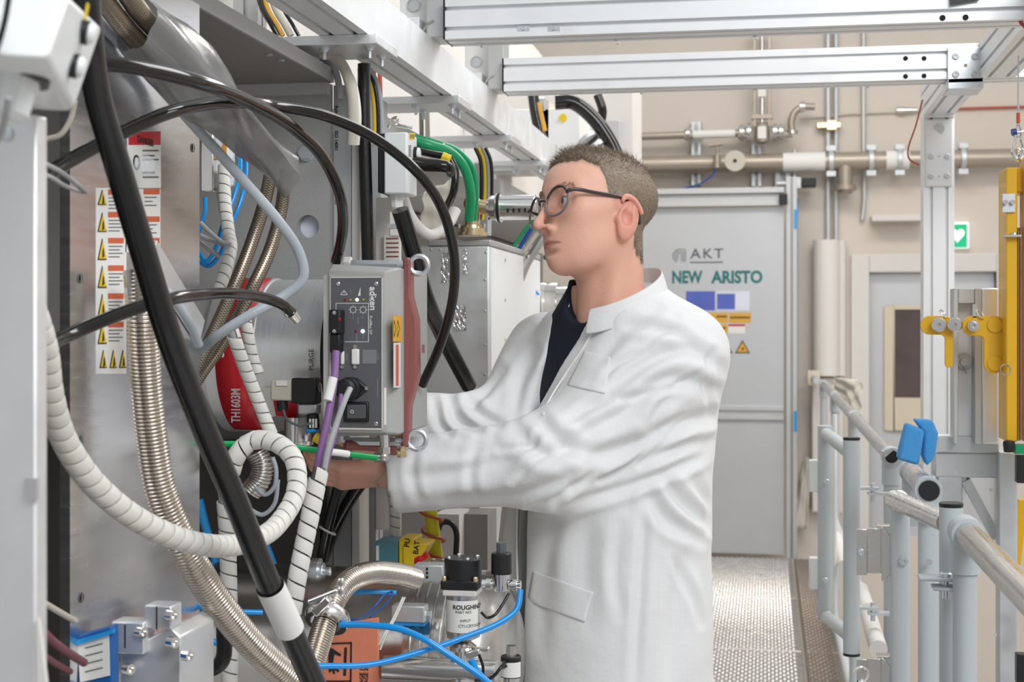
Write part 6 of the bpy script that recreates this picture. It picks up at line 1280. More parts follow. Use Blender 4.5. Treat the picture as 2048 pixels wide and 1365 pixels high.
hose('maroon_cable', [(70, 1300, 1.32), (108, 1326, 1.38), (140, 1344, 1.44)], 14, 'maroon', 'maroon cable reaching the blue label holder, lower one', 'cable')
hose('grey_lead', [(60, 315, 1.2), (90, 328, 1.25), (130, 350, 1.35), (172, 384, 1.42)], 10, 'cable_grey', 'thin grey lead left of the thick black hose, upper one', 'cable')
hose('grey_lead', [(60, 345, 1.22), (95, 352, 1.26), (130, 372, 1.35), (165, 385, 1.42)], 9, 'cable_grey', 'thin grey lead left of the thick black hose, lower one', 'cable')
hose('pale_rod', [(85, 1205, 1.5), (110, 1220, 1.53), (150, 1243, 1.59)], 13, 'cable_beige', 'short beige rod in the dark gap at lower left', 'rod')
hose('ground_strap', [(95, 278, 1.5), (120, 270, 1.5), (140, 240, 1.5), (150, 200, 1.5)], 12, 'cable_beige', 'beige cable behind the push-button box', 'cable')
t = thing('cable_guide', 'black plastic U-shaped cable guide near the bellows at the bottom', 'cable guide', onY(400, 1352, 1.75)); mb = MB(); mb.tube(spline([onY(362, 1338, 1.75), onY(390, 1340, 1.75), onY(430, 1336, 1.75), onY(446, 1318, 1.75), onY(448, 1270, 1.75), onY(446, 1210, 1.75)], 5), .010, 10); mb.build('grip', 'black_plastic', t)
for k, (pts, w_, m) in enumerate((([(396, 1210, 1.95), (420, 1222, 1.95), (470, 1224, 1.95), (525, 1226, 1.96)], 11, 'blue_tube'), ([(405, 1262, 1.95), (420, 1280, 1.95), (440, 1290, 1.95)], 12, 'blue_tube'), ([(398, 1000, 2.53), (410, 1050, 2.53), (428, 1110, 2.53), (430, 1125, 2.53)], 18, 'cyan_blue'), ([(530, 1085, 2.515), (550, 1140, 2.515), (565, 1185, 2.515)], 16, 'cyan_blue'))):
    hose('lower_blue_tube', pts, w_, m, ['blue tube passing behind the taped black hose', 'short blue tube at the dark fitting left of the bellows', 'wide blue strap left of the thick black hose', 'wide blue strap right of the thick black hose'][k], 'tube')
t = thing('dark_fitting', 'dark glossy hose fitting behind the bellows at the bottom', 'fitting', onY(415, 1270, 2.45)); mb = MB(); mb.lathe(onY(420, 1272, 2.44), (0, 0, 1), [(0, .014), (.004, .018), (.012, .018), (.012, .015), (.03, .015), (.03, .018), (.038, .018)], 24); mb.build('body', 'zinc', t)
t = thing('hex_coupling', 'zinc hexagon coupling beside the bellows elbow', 'coupling', onY(632, 1150, 2.3)); mb = MB(); mb.lathe(onY(612, 1143, 2.3), (1, 0, 0), [(0, .016), (.012, .022), (.024, .022), (.024, .015), (.03, .015)], 24); mb.build('cup', 'zinc', t)
mb = MB(); mb.cyl(onY(640, 1143, 2.3), onY(648, 1143, 2.3), .013, n=6); mb.cyl(onY(648, 1143, 2.3), onY(660, 1143, 2.3), .007); mb.build('nut', 'zinc', t)
# cables inside the loop
for k, (pts, w_, m) in enumerate((([(510, 975, 2.05), (530, 990, 2.05), (548, 975, 2.05), (552, 940, 2.05), (545, 915, 2.05)], 9, 'grey_tube'), ([(500, 1020, 2.06), (525, 1030, 2.06), (548, 1010, 2.06), (556, 960, 2.06)], 9, 'grey_tube'))):
    hose('loop_cable', pts, w_, m, ['inner', 'outer'][k]+' pale cable inside the spiral wrap loop', 'cable')
bellows([(500, 985, 2.2), (520, 960, 2.2), (524, 930, 2.2), (512, 905, 2.2)], 46, 6, 'dark bellows seen through the spiral wrap loop', 'steel')
struct(MB().box((-1.6, 2.46, -1.3), (onY(640, 900, 2.46).x, 2.50, onY(560, 885, 2.46).z)).build('inner_shade_sheet', 'inner_shade'))  # dark sheet added for the shade low inside the machine
# ================================================================== the man, sculpted from smooth distance fields
def surface_nets(f, xs, ys, zs):
    X, Y, Z = np.meshgrid(xs, ys, zs, indexing='ij'); D = f(X, Y, Z)
    nx, ny, nz = D.shape; C = [(i, j, k) for i in (0, 1) for j in (0, 1) for k in (0, 1)]
    sl = lambda A, i, j, k: A[i:nx-1+i, j:ny-1+j, k:nz-1+k]
    neg = np.zeros((nx-1, ny-1, nz-1), np.int8)
    for c in C: neg += (sl(D, *c) < 0)
    mask = (neg > 0) & (neg < 8); I, J, K = np.nonzero(mask)
    n = len(I); pos = np.zeros((n, 3)); cnt = np.zeros(n)
    for a in C:
        for ax in range(3):
            if a[ax]: continue
            b = list(a); b[ax] = 1
            va = D[I+a[0], J+a[1], K+a[2]]; vb = D[I+b[0], J+b[1], K+b[2]]; m = (va < 0) != (vb < 0)
            t = np.where(m, va/np.where(m, va-vb, 1), 0)
            pa = np.stack([xs[I+a[0]], ys[J+a[1]], zs[K+a[2]]], 1); pb = np.stack([xs[I+b[0]], ys[J+b[1]], zs[K+b[2]]], 1)
            pos += np.where(m[:, None], pa+(pb-pa)*t[:, None], 0); cnt += m
    pos /= cnt[:, None]
    idx = -np.ones(mask.shape, np.int64); idx[I, J, K] = np.arange(n); F = []
    for ax in range(3):
        o = [0, 0, 0]; o[ax] = 1
        A = D[:nx-o[0], :ny-o[1], :nz-o[2]] < 0; B = D[o[0]:, o[1]:, o[2]:] < 0
        i, j, k = np.nonzero(A != B); p = [i, j, k]; q = [x for x in range(3) if x != ax]
        ok = (p[q[0]] > 0) & (p[q[1]] > 0) & (p[q[0]] < D.shape[q[0]]-1) & (p[q[1]] < D.shape[q[1]]-1)
        i, j, k = i[ok], j[ok], k[ok]; s = A[i, j, k]; cells = []
        for d0, d1 in ((-1, -1), (0, -1), (0, 0), (-1, 0)):
            c = [i.copy(), j.copy(), k.copy()]; c[q[0]] = c[q[0]]+d0; c[q[1]] = c[q[1]]+d1; cells.append(idx[c[0], c[1], c[2]])
        Q = np.stack(cells, 1); flip = s if ax != 1 else ~s
        Q[~flip] = Q[~flip][:, ::-1]; F.append(Q[(Q >= 0).all(1)])
    return pos, np.concatenate(F)
def smin(a, b, k): h = np.clip(.5+.5*(b-a)/k, 0, 1); return b*(1-h)+a*h-k*h*(1-h)
def smax(a, b, k): return -smin(-a, -b, k)
def ell(P, c, r):
    x, y, z = (P[0]-c[0])/r[0], (P[1]-c[1])/r[1], (P[2]-c[2])/r[2]; k = np.sqrt(x*x+y*y+z*z); return (k-1)*min(r)*.5+(k-1)*(sum(r)/3)*.5
def sph(P, c, r): return np.sqrt((P[0]-c[0])**2+(P[1]-c[1])**2+(P[2]-c[2])**2)-r
def cap(P, a, b, ra, rb=None):
    rb = ra if rb is None else rb; ab = [b[i]-a[i] for i in range(3)]; L = sum(q*q for q in ab)
    h = np.clip(sum((P[i]-a[i])*ab[i] for i in range(3))/L, 0, 1)
    return np.sqrt(sum((P[i]-a[i]-ab[i]*h)**2 for i in range(3)))-(ra+(rb-ra)*h)
def normals(v, f):
    n = np.cross(v[f[:, 2]]-v[f[:, 0]], v[f[:, 3]]-v[f[:, 1]]); N = np.zeros_like(v)
    for k in range(4): np.add.at(N, f[:, k], n)
    return N/np.maximum(1e-12, np.linalg.norm(N, axis=1))[:, None]
def relax(v, f, it=1, a=.5):
    for _ in range(it):
        S_ = np.zeros_like(v); c = np.zeros(len(v))
        for k in range(4):
            for q in (1, 3): np.add.at(S_, f[:, k], v[f[:, (k+q) % 4]]); np.add.at(c, f[:, k], 1)
        v = v+(S_/np.maximum(1, c)[:, None]-v)*a
    return v
def np_obj(name, v, f, mats, parent, mi=None, uv=None):
    off = np.array(root_loc(parent)) if parent is not None else np.array([0., 0, 0])
    me = bpy.data.meshes.new(name); v2 = v-off
    me.vertices.add(len(v2)); me.vertices.foreach_set('co', v2.astype(np.float32).ravel())
    f = np.asarray(f); k = f.shape[1]; me.loops.add(f.size); me.polygons.add(len(f)); me.loops.foreach_set('vertex_index', f.ravel().astype(np.int32))
    me.polygons.foreach_set('loop_start', (np.arange(len(f))*k).astype(np.int32))
    if mi is not None: me.polygons.foreach_set('material_index', mi.astype(np.int32))
    me.polygons.foreach_set('use_smooth', np.ones(len(f), bool)); me.update(calc_edges=True); me.validate()
    if uv is not None:
        l = me.uv_layers.new(name='UVMap'); l.data.foreach_set('uv', uv[f.ravel()].astype(np.float32).ravel())
    for m in mats: me.materials.append(M[m])
    o = bpy.data.objects.new(name, me); COL.objects.link(o); o.parent = parent; return o
RR = np.array([CT, ST, 0.]); FF = np.array([-ST, CT, 0.]); UP = np.array([0, 0, 1.])
def facing(phi): c, s = math.cos(math.radians(phi)), math.sin(math.radians(phi)); return -RR*c-FF*s, -FF*c+RR*s      # forward, left
def A3(u, v, d): return np.array(at(u, v, d))
def uvd(P):                                   # place to picture, used to lay the folds of the cloth
    q = P-np.array(CAM); d = q@FF; return 1024+FPX*(q@RR)/d, HOR-FPX*q[:, 2]/d, d
HEAD = A3(1197, 418, 2.5); HS = 1.02
hf, hl = facing(29); pt = math.radians(7)
HX = hf*math.cos(pt)+UP*math.sin(pt); HZ = -hf*math.sin(pt)+UP*math.cos(pt); HY = hl
_rl = math.radians(8.5); HY, HZ = HY*math.cos(_rl)+HZ*math.sin(_rl), HZ*math.cos(_rl)-HY*math.sin(_rl)
HM = np.stack([HX, HY, HZ])                   # rows: head axes
def hw(p): return HEAD+(np.asarray(p)*HS)@HM   # head coordinates to the room
def head_sdf(x, y, z):
    P = (x, np.abs(y), z); Q = (x, y, z)
    d = ell(P, (-.010, 0, .024), (.097, .0745, .067))
    d = smin(d, ell(P, (.034, 0, .026), (.061, .062, .055)), .03)
    d = smin(d, ell(P, (.036, 0, -.038), (.055, .057, .078)), .03)
    d = smin(d, cap(P, (.058, .043, -.022), (.010, .062, -.012), .021, .012), .03)
    d = smin(d, cap(P, (-.004, .055, -.052), (.055, .026, -.098), .017, .016), .028)
    d = smin(d, ell(P, (.026, .040, -.052), (.042, .021, .042)), .026)
    d = smin(d, sph(P, (.074, 0, -.102), .018), .026)
    d = smin(d, ell(P, (.070, 0, -.068), (.025, .032, .03)), .02)
    d = smin(d, cap(P, (.087, .008, .013), (.070, .045, .019), .009), .014)
    d = smax(d, -ell(P, (.103, .034, -.009), (.022, .022, .016)), .014)
    d = smin(d, cap(Q, (.091, 0, .006), (.1165, 0, -.043), .0062, .0066), .011)
    d = smin(d, sph(Q, (.1180, 0, -.0475), .0078), .007)
    d = smin(d, sph(P, (.1005, .0098, -.0505), .0064), .011)
    d = smax(d, -ell(P, (.1075, .0072, -.0575), (.006, .0035, .0045)), .003)
    lid = sph(P, (.0768, .0300, -.007), .0140)
    d = smin(d, lid, .006)
    d = smax(d, -ell(P, (.0943, .0310, -.0075), (.0135, .0130, .0054)), .0025)
    d = smin(d, cap(P, (.0925, 0, -.0705), (.0805, .0265, -.0765), .0028, .0018), .008)
    d = smin(d, cap(P, (.0905, 0, -.0815), (.0800, .0245, -.0780), .0038, .0018), .008)
    d = smax(d, -ell(P, (.100, 0, -.0915), (.010, .022, .0045)), .010)      # hollow under the lip
    d = smax(d, -ell(P, (.1045, 0, -.0635), (.005, .003, .006)), .004)     # philtrum
    # ears: flat cup leaning back, rim, hollow, lobe
    E_ = P; P = (E_[0]-.006, E_[1], E_[2]+.019)
    ear = ell((P[0]*.96+P[2]*.26, P[1]-.26*0, P[2]*.96-P[0]*.26), (-.016, .0800, -.012), (.0195, .0090, .0335))
    ear = smax(ear, -ell(P, (-.007, .0890, -.014), (.0105, .0125, .016)), .004)
    ear = smax(ear, -ell(P, (-.013, .0895, .006), (.0065, .0075, .011)), .004)
    rim = np.abs(np.sqrt(((P[0]+.013-.2*P[2])/.0185)**2+((P[2]+.008)/.0295)**2)-1)*.022
    rim = np.sqrt(rim**2+(P[1]-.0850-.25*np.maximum(0, -(P[0]+.01)))**2)-.0036; rim = smax(rim, -(P[2]+.028+.6*(P[0]+.0)), .006); rim = smax(rim, P[0]-.45*P[2]+.001, .006)
    ear = smin(ear, rim, .004); ear = smin(ear, ell(P, (-.006, .0785, -.041), (.0085, .0055, .0095)), .006)
    ear = smin(ear, sph(P, (.0045, .0755, -.016), .0055), .006)
    d = smin(d, ear, .005); P = E_
    neck = cap(Q, (-.022, 0, -.045), (-.060, -.034, -.275), .053, .064)
    neck = smin(neck, cap(P, (-.018, .052, -.055), (-.012, .018, -.205), .013, .010), .02)
    return smin(d, neck, .022)
g = .0018
hv, hfq = surface_nets(head_sdf, np.arange(-.125, .135, g), np.arange(-.104, .104, g), np.arange(-.270, .125, g))
hv = relax(hv, hfq, 1, .35)
_m = (hv[:, 0] > .066) & (np.abs(hv[:, 1]) < .032); _z0 = -.0762-.0012*(np.abs(hv[:, 1])/.02)**2
hv[:, 0] -= np.where(_m, .0026*np.exp(-((hv[:, 2]-_z0)/.0016)**2)*np.clip((.031-np.abs(hv[:, 1]))/.008, 0, 1), 0)
def sstep(a, b, x): t = np.clip((x-a)/(b-a), 0, 1); return t*t*(3-2*t)
mi = np.zeros(len(hfq))
_x, _y, _z = hv.T; _ay = np.abs(_y)
lip_mask = sstep(.070, .076, _x)*sstep(.0265, .0235, _ay)*sstep(-.0680, -.0705, _z+_ay*.25)*sstep(-.0862, -.0835, _z-_ay*.28)
ear_mask = sstep(.0745, .0785, _ay)*sstep(.026, .018, _x)*sstep(.02, .005, _z)*.8
nose_mask = sstep(.098, .116, _x)*sstep(-.075, -.06, _z)*.35
head_world = HEAD+(hv*HS)@HM
# ---- hands: palm, four fingers, thumb
def hand_mesh(wrist, palm_dir, back, thumb_side, curl, size=1.0, spread=.0):
    pd = palm_dir/np.linalg.norm(palm_dir); bk = back-pd*(back@pd); bk /= np.linalg.norm(bk); sd = thumb_side-pd*(thumb_side@pd)-bk*(thumb_side@bk); sd /= np.linalg.norm(sd)
    segs = []                                            # in hand axes: x along palm, y to thumb, z back
    segs.append(((-.10, 0, 0), (0, 0, 0), .029, .026, .02))
    for y in (-.027, -.009, .010, .028): segs.append(((.0, y*.7, 0), (.082, y, .002), .0145, .0125, .012))
    for i, (y, L) in enumerate(((.030, .072), (.011, .080), (-.009, .075), (-.027, .058))):
        p = np.array([.084, y, .002]); a = 0.
        for k, fr_ in enumerate((.46, .31, .23)):
            a += curl[k]; q = p+L*fr_*np.array([math.cos(a), spread*y*8, -math.sin(a)]); segs.append((tuple(p), tuple(q), .0098-.0009*k, .0090-.0009*k, .004)); p = q
    p = np.array([.018, .026, -.006])
    for q, r in (((.045, .050, -.020), .0135), ((.072, .057, -.033), .0105), ((.093, .054, -.044), .0092)): segs.append((tuple(p), q, r+.002, r, .006)); p = np.array(q)
    def f(x, y, z):
        d = None
        for a, b, ra, rb, k in segs: e = cap((x, y, z), a, b, ra, rb); d = e if d is None else smin(d, e, k)
        return d
    g = .0026; v, fq = surface_nets(f, np.arange(-.10, .19, g), np.arange(-.058, .078, g), np.arange(-.105, .045, g))
    v = v*size; return wrist+v[:, :1]*pd+v[:, 1:2]*sd+v[:, 2:]*bk, fq
WR_L = A3(775, 946, 2.44); WR_R = A3(785, 842, 2.57)
hl_v, hl_f = hand_mesh(WR_L, A3(680, 950, 2.43)-WR_L, -UP*.75-FF*.6, -UP*.3-FF*1., (.30, .45, .35), .92)
hr_v, hr_f = hand_mesh(WR_R, A3(750, 905, 2.66)-WR_R, FF*.4-RR*.9, FF*.7+UP*.3, (.3, .5, .4), .9)
# ---- torso, arms, legs under the clothes
tf, tl = facing(38); TB = A3(1227, 800, 2.555); TB[2] = 0
SH_L = A3(1342, 706, 2.46); EL_L = A3(1105, 922, 2.40); SH_R = A3(1095, 706, 2.74); EL_R = A3(1005, 858, 2.58)
def tors(P, secs):
    z = P[2]; zz = [s[0] for s in secs]
    cx = np.interp(z, zz, [s[3] for s in secs]); cy = np.interp(z, zz, [s[4] for s in secs]); a = np.interp(z, zz, [s[1] for s in secs]); b = np.interp(z, zz, [s[2] for s in secs])
    x = (P[0]-TB[0])*tf[0]+(P[1]-TB[1])*tf[1]-cx; y = (P[0]-TB[0])*tl[0]+(P[1]-TB[1])*tl[1]-cy
    k = ((np.abs(x)/a)**2.25+(np.abs(y)/b)**2.25)**(1/2.25)
    return np.maximum((k-1)*np.minimum(a, b), np.maximum(zz[0]-z, z-zz[-1])), x, y
body_secs = [(.88, .10, .15, 0, 0), (1.1, .105, .15, 0, 0), (1.30, .11, .17, 0, 0), (1.40, .085, .155, .0, 0), (1.45, .06, .075, .02, 0), (1.49, .055, .06, .03, 0)]
HIP_L = TB+tl*.075; HIP_R = TB-tl*.075; FT_L = TB+tl*.12+tf*.03; FT_R = TB-tl*.11-tf*.02
def zset(p, z): q = np.array(p); q[2] = z; return q
def body_sdf(x, y, z):
    P = (x, y, z); d = tors(P, body_secs)[0]
    for s, e, w_ in ((SH_L, EL_L, WR_L), (SH_R, EL_R, WR_R)): d = smin(d, cap(P, s, e, .052, .042), .05); d = smin(d, cap(P, e, w_, .042, .029), .02)
    for h, ft in ((HIP_L, FT_L), (HIP_R, FT_R)): kn = zset((h+ft)/2+tf*.02, .50); d = smin(d, cap(P, zset(h, .9), kn, .085, .055), .04); d = smin(d, cap(P, kn, zset(ft, .09), .055, .036), .02); d = smin(d, cap(P, zset(ft, .055), zset(ft+tf*.13, .035), .036, .03), .02)
    return d
lo = np.minimum.reduce([TB-.3, WR_L-.08, WR_R-.08]); hi = np.maximum.reduce([TB+.3, SH_L+.1, WR_R+.08])
bv, bf = surface_nets(body_sdf, np.arange(lo[0], hi[0], .013), np.arange(lo[1], hi[1], .013), np.arange(0.004, 1.50, .013))
vs = [head_world, hl_v, hr_v, bv]; fs = [hfq, hl_f, hr_f, bf]; mis = [mi]+[np.zeros(len(f)) for f in fs[1:]]
o_ = np.cumsum([0]+[len(v) for v in vs])
man = bpy.data.objects.new('person', None)
bpy.data.objects.remove(man)
man = np_obj('person', np.concatenate(vs)-np.array([TB[0], TB[1], 0.]), np.concatenate([f+o for f, o in zip(fs, o_)]), ['skin'], None)
man.location = (TB[0], TB[1], 0)
def vattr(o, name, vals):
    a = o.data.attributes.new(name, 'FLOAT', 'POINT'); buf = np.zeros(len(o.data.vertices), np.float32); buf[:len(vals)] = vals; a.data.foreach_set('value', buf)
vattr(man, 'lip', lip_mask); vattr(man, 'flush', np.maximum(ear_mask, nose_mask))
tag(man, 'person in white lab coat and glasses reaching both hands behind the grey pump controller', 'person')
# ---- eyes
for s in (1, -1):
    c = hw((.0768, .0300*s, -.007)); mb = MB(); mb.ball(c, .0128*HS, 20, 14); e = mb.build('eye', 'eye_white', man)
    gz = HX*.93-HY*.22+UP*.02; gz /= np.linalg.norm(gz)
    mb = MB(); mb.lathe(c+gz*.0117, gz, [(0, .0058), (.0012, .0050), (.0019, .003), (.0021, 0)], 18); mb.build('iris', 'iris', e)
# lashes and eyebrows
mb = MB()
for s in (1, -1):
    L_ = [V(hw((.0768+.0143*math.cos(a_)*math.cos(e_), (.0300*s)+.0143*math.sin(a_), -.007+.0143*math.cos(a_)*math.sin(e_)))) for a_, e_ in zip(np.linspace(-.85, .85, 9), .30+.22*np.cos(np.linspace(-1.4, 1.4, 9)))]
    mb.tube(L_, .0007, 6)
mb.build('lashes', 'hair', man)
nb_ = normals(hv, hfq); bsel = np.nonzero((hv[:, 0] > .05) & (np.abs(hv[:, 1]) > .012) & (np.abs(hv[:, 1]) < .052) & (np.abs(hv[:, 2]-(.0115+.006*np.sin((np.abs(hv[:, 1])-.012)/.04*2.6))) < .0034))[0]
mb = MB()
for i in rng.choice(bsel, 420):
    p, n_ = hv[i], nb_[i]; s = 1 if p[1] > 0 else -1; q = p+n_*.0022+np.array([-.001, .0055*s, .0016])+rng.normal(0, .0007, 3); w_ = np.array([0, 0, .0003]); b = len(mb.v)
    mb.v += [V(hw(p-w_)), V(hw(p+w_)), V(hw(q))]; mb.f.append((b, b+1, b+2))
mb.build('eyebrows', 'hair', man)
# ---- hair: close scalp cap plus thousands of short tapered strands
def hair_len(p):
    x, y, z = p.T; ay = np.abs(y)
    line = np.interp(x, [-.11, -.06, -.035, -.018, -.004, .012, .030, .036, .043, .06, .075, .09], [-.080, -.090, -.070, -.036, -.016, -.006, .008, .030, .050, .060, .063, .065])   # hairline height along the head
    inside = z-line+.0022*np.sin(310*x+90*y)+.0018*np.sin(520*y+200*z)
    top = np.clip((z-.050)/.030, 0, 1); return inside, .0024+.0118*top
hn = normals(hv, hfq); inside, hlen = hair_len(hv); earv = (np.abs(hv[:, 1]) > .0785) & (hv[:, 2] < .012) & (hv[:, 0] > -.040)
ok = (inside > 0) & ~earv & (hv[:, 2] > -.10)
keep = ok[hfq].all(1); edge = np.clip(inside/.014, 0, 1); capv = hv+hn*(-.0004+edge*(.0010+hlen*.42))[:, None]
used_v = np.unique(hfq[keep]); remap = -np.ones(len(hv), int); remap[used_v] = np.arange(len(used_v))
jit = rng.normal(0, .0005, (len(used_v), 1))*edge[used_v][:, None]
vattr(man, 'stubble', np.clip((inside+.008)/.014, 0, 1)*(~earv)*(hv[:, 2] > -.12))
hair = np_obj('hair', HEAD+((capv[used_v]+hn[used_v]*jit)*HS)@HM, remap[hfq[keep]], ['hair'], man)
cand = np.nonzero(ok)[0]; pick = rng.choice(cand, 22000); V0 = hv[pick]; N0 = hn[pick]; L0 = hlen[pick]*rng.uniform(.7, 1.35, len(pick))
fl = np.stack([.9*np.clip((V0[:, 2]-.045)/.05, 0, 1)-.25, rng.normal(0, .25, len(pick)), -.65*np.clip(1-(V0[:, 2]-.02)/.06, 0, 1)+.25*rng.random(len(pick))], 1)
T1 = N0*.50+fl*.85+rng.normal(0, .16, V0.shape); T1 /= np.linalg.norm(T1, axis=1)[:, None]
T2 = N0*.15+fl*1.1+rng.normal(0, .2, V0.shape); T2 /= np.linalg.norm(T2, axis=1)[:, None]
Sd = np.cross(T1, rng.normal(0, 1, V0.shape)); Sd /= np.linalg.norm(Sd, axis=1)[:, None]; w_ = .00042
Pm = V0+T1*(L0*.6)[:, None]; Pe = Pm+T2*(L0*.75)[:, None]; n = len(pick)
sv = np.concatenate([V0-Sd*w_, V0+Sd*w_, Pm+Sd*w_*.7, Pm-Sd*w_*.7, Pe+Sd*w_*.15, Pe-Sd*w_*.15]); k = np.arange(n)
sf = np.concatenate([np.stack([k, k+n, k+2*n, k+3*n], 1), np.stack([k+3*n, k+2*n, k+4*n, k+5*n], 1)])
so = np_obj('hair_strands', HEAD+(sv*HS)@HM, sf, ['hair'], hair); so['kind'] = 'stuff'
# ---- glasses
def rim_pts(s, k=1.0, n=40):
    out = []
    for i in range(n):
        t = 2*math.pi*i/n; yy = .0255*k*math.cos(t); zz = .0245*k*math.sin(t)-.0015*math.cos(2*t)
        out.append(V(gw((.1015-.0055*((yy)/.025+.2)-.05*zz, s*(.0355+yy), -.006+zz))))
    return out
def gw(p): return hw((p[0]+.003, p[1], p[2]-.009+.06*p[1]))
gl = bpy.data.objects.new('glasses', None); COL.objects.link(gl); gl.parent = man; gl.location = (0, 0, 0)
for s in (1, -1):
    P = rim_pts(s); mb = MB(); mb.tube(P+[P[0]], .0023, 10, cap=False); mb.build('rim', 'glasses_clear', gl)
    mb = MB(); Q = rim_pts(s, .97); b = len(mb.v); mb.v += Q; fwd = V(HX)*.001; mb.v += [q+fwd for q in Q]; n = len(Q)
    mb.f += [tuple(range(n)), tuple(range(2*n-1, n-1, -1))]+[(i, (i+1) % n, n+(i+1) % n, n+i) for i in range(n)]; mb.build('lens', 'lens_glass', gl)
    mb = MB(); T_ = [V(gw(p)) for p in ((.0965, s*.060, .006), (.088, s*.0685, .0075), (.05, s*.0755, .006), (.01, s*.0785, .005), (-.012, s*.0785, .002), (-.030, s*.0785, -.016), (-.036, s*.0765, -.034))]
    sp_ = spline(T_, 8); mb.tube(sp_, .0033, 10); mb.build('temple', 'glasses', gl)
    mb = MB(); mb.tube(spline([V(gw((.098, s*.0595, .0045))), V(gw((.0955, s*.0645, .0065))), V(gw((.088, s*.0685, .0075)))], 6), .0031, 10); mb.build('hinge', 'glasses', gl)
    mb = MB(); mb.tube([rim_pts(s)[i] + V(HX)*.0005 for i in range(3, 18)], .0023, 10); mb.build('brow_rim', 'glasses', gl)
mb = MB(); mb.tube(spline([V(gw((.1055, .0115, .000))), V(gw((.1095, .004, .003))), V(gw((.1095, -.004, .003))), V(gw((.1055, -.0115, .000)))], 6), .0020, 10); mb.build('bridge', 'glasses', gl)
# ---- navy hoodie (torso) and coat
shirt_secs = [(.80, .130, .14, .016, 0), (1.10, .130, .145, .010, 0), (1.30, .126, .155, .0, 0), (1.40, .105, .155, .0, 0), (1.455, .080, .088, .020, .005), (1.485, .062, .066, .030, .012), (1.50, .058, .062, .034, .014)]
def shirt_sdf(x, y, z):
    d, lx, ly = tors((x, y, z), shirt_secs)
    collar_cut = cap((x, y, z), hw((-.03, 0, -.08)), hw((.004, -.02, -.150)), .056, .045)
    return smax(d, -collar_cut, .008)
sv_, sf_ = surface_nets(shirt_sdf, np.arange(TB[0]-.27, TB[0]+.27, .006), np.arange(TB[1]-.27, TB[1]+.27, .006), np.arange(.79, 1.53, .006))
np_obj('hoodie', relax(sv_, sf_, 2), sf_, ['navy'], man)
coat_secs = [(.42, .18, .205, .03, 0), (.60, .172, .20, .02, 0), (.93, .158, .182, .008, .0), (1.10, .152, .180, .004, .0), (1.28, .150, .188, -.008, 0), (1.345, .138, .190, -.012, 0), (1.39, .122, .180, -.014, 0), (1.425, .108, .160, -.006, .005), (1.455, .098, .120, .006, .01), (1.485, .086, .096, .016, .012), (1.505, .080, .087, .020, .014)]
CUF_L = A3(789, 952, 2.44); CUF_R = A3(815, 844, 2.57)
def coat_sdf(x, y, z):
    P = (x, y, z); d, lx, ly = tors(P, coat_secs)
    # open front: a slot widening to the neck, cut down to the hoodie; below the chest it narrows
    wd = np.interp(z, [.40, .95, 1.04, 1.13, 1.24, 1.36, 1.44, 1.52], [.045, .022, .021, .018, .014, .030, .048, .070])
    cy = np.interp(z, [.40, .95, 1.10, 1.25, 1.33, 1.40, 1.46, 1.52], [-.07, -.075, -.075, -.058, -.034, -.012, -.004, .0])
    slot = np.maximum(np.abs(ly-cy)-wd, -lx+.0)
    d = smax(d, -slot, .010)
    nk = cap(P, hw((-.03, 0, -.06)), hw((-.047, -.017, -.165)), .056, .056); d = smax(d, -nk, .006)
    d = smax(d, z-(1.462-.35*(lx-.02)), .012)
    # square the sleeve mouths and hollow them
    for e, c, r, u_, f_ in ((EL_L, CUF_L, .050, cap(P, SH_L+tf*-.015, EL_L, .084, .074), cap(P, EL_L, CUF_L, .072, .062)), (EL_R, CUF_R, .042, cap(P, SH_R, EL_R, .078, .066), cap(P, EL_R, CUF_R, .062, .052))):
        arm = smin(u_, f_, .045)
        ax = (c-e)/np.linalg.norm(c-e); h = (x-c[0])*ax[0]+(y-c[1])*ax[1]+(z-c[2])*ax[2]
        rad = np.sqrt(np.maximum(0, (x-c[0])**2+(y-c[1])**2+(z-c[2])**2-h*h)); 
        arm = np.maximum(arm, h); arm = smax(arm, -np.maximum(rad-r, -(h+.05)), .006); d = smin(d, arm, .052)
    return d
lo = np.minimum.reduce([TB-.29, CUF_L-.09, CUF_R-.09]); hi = np.maximum.reduce([TB+.29, SH_L+.12]); g = .0045
zs = np.concatenate([np.arange(.41, .86, .015), np.arange(.86, 1.53, g)])
cv, cf = surface_nets(coat_sdf, np.arange(lo[0], hi[0], g), np.arange(lo[1], hi[1], g), zs)
cv = relax(cv, cf, 2, .5); cn = normals(cv, cf)
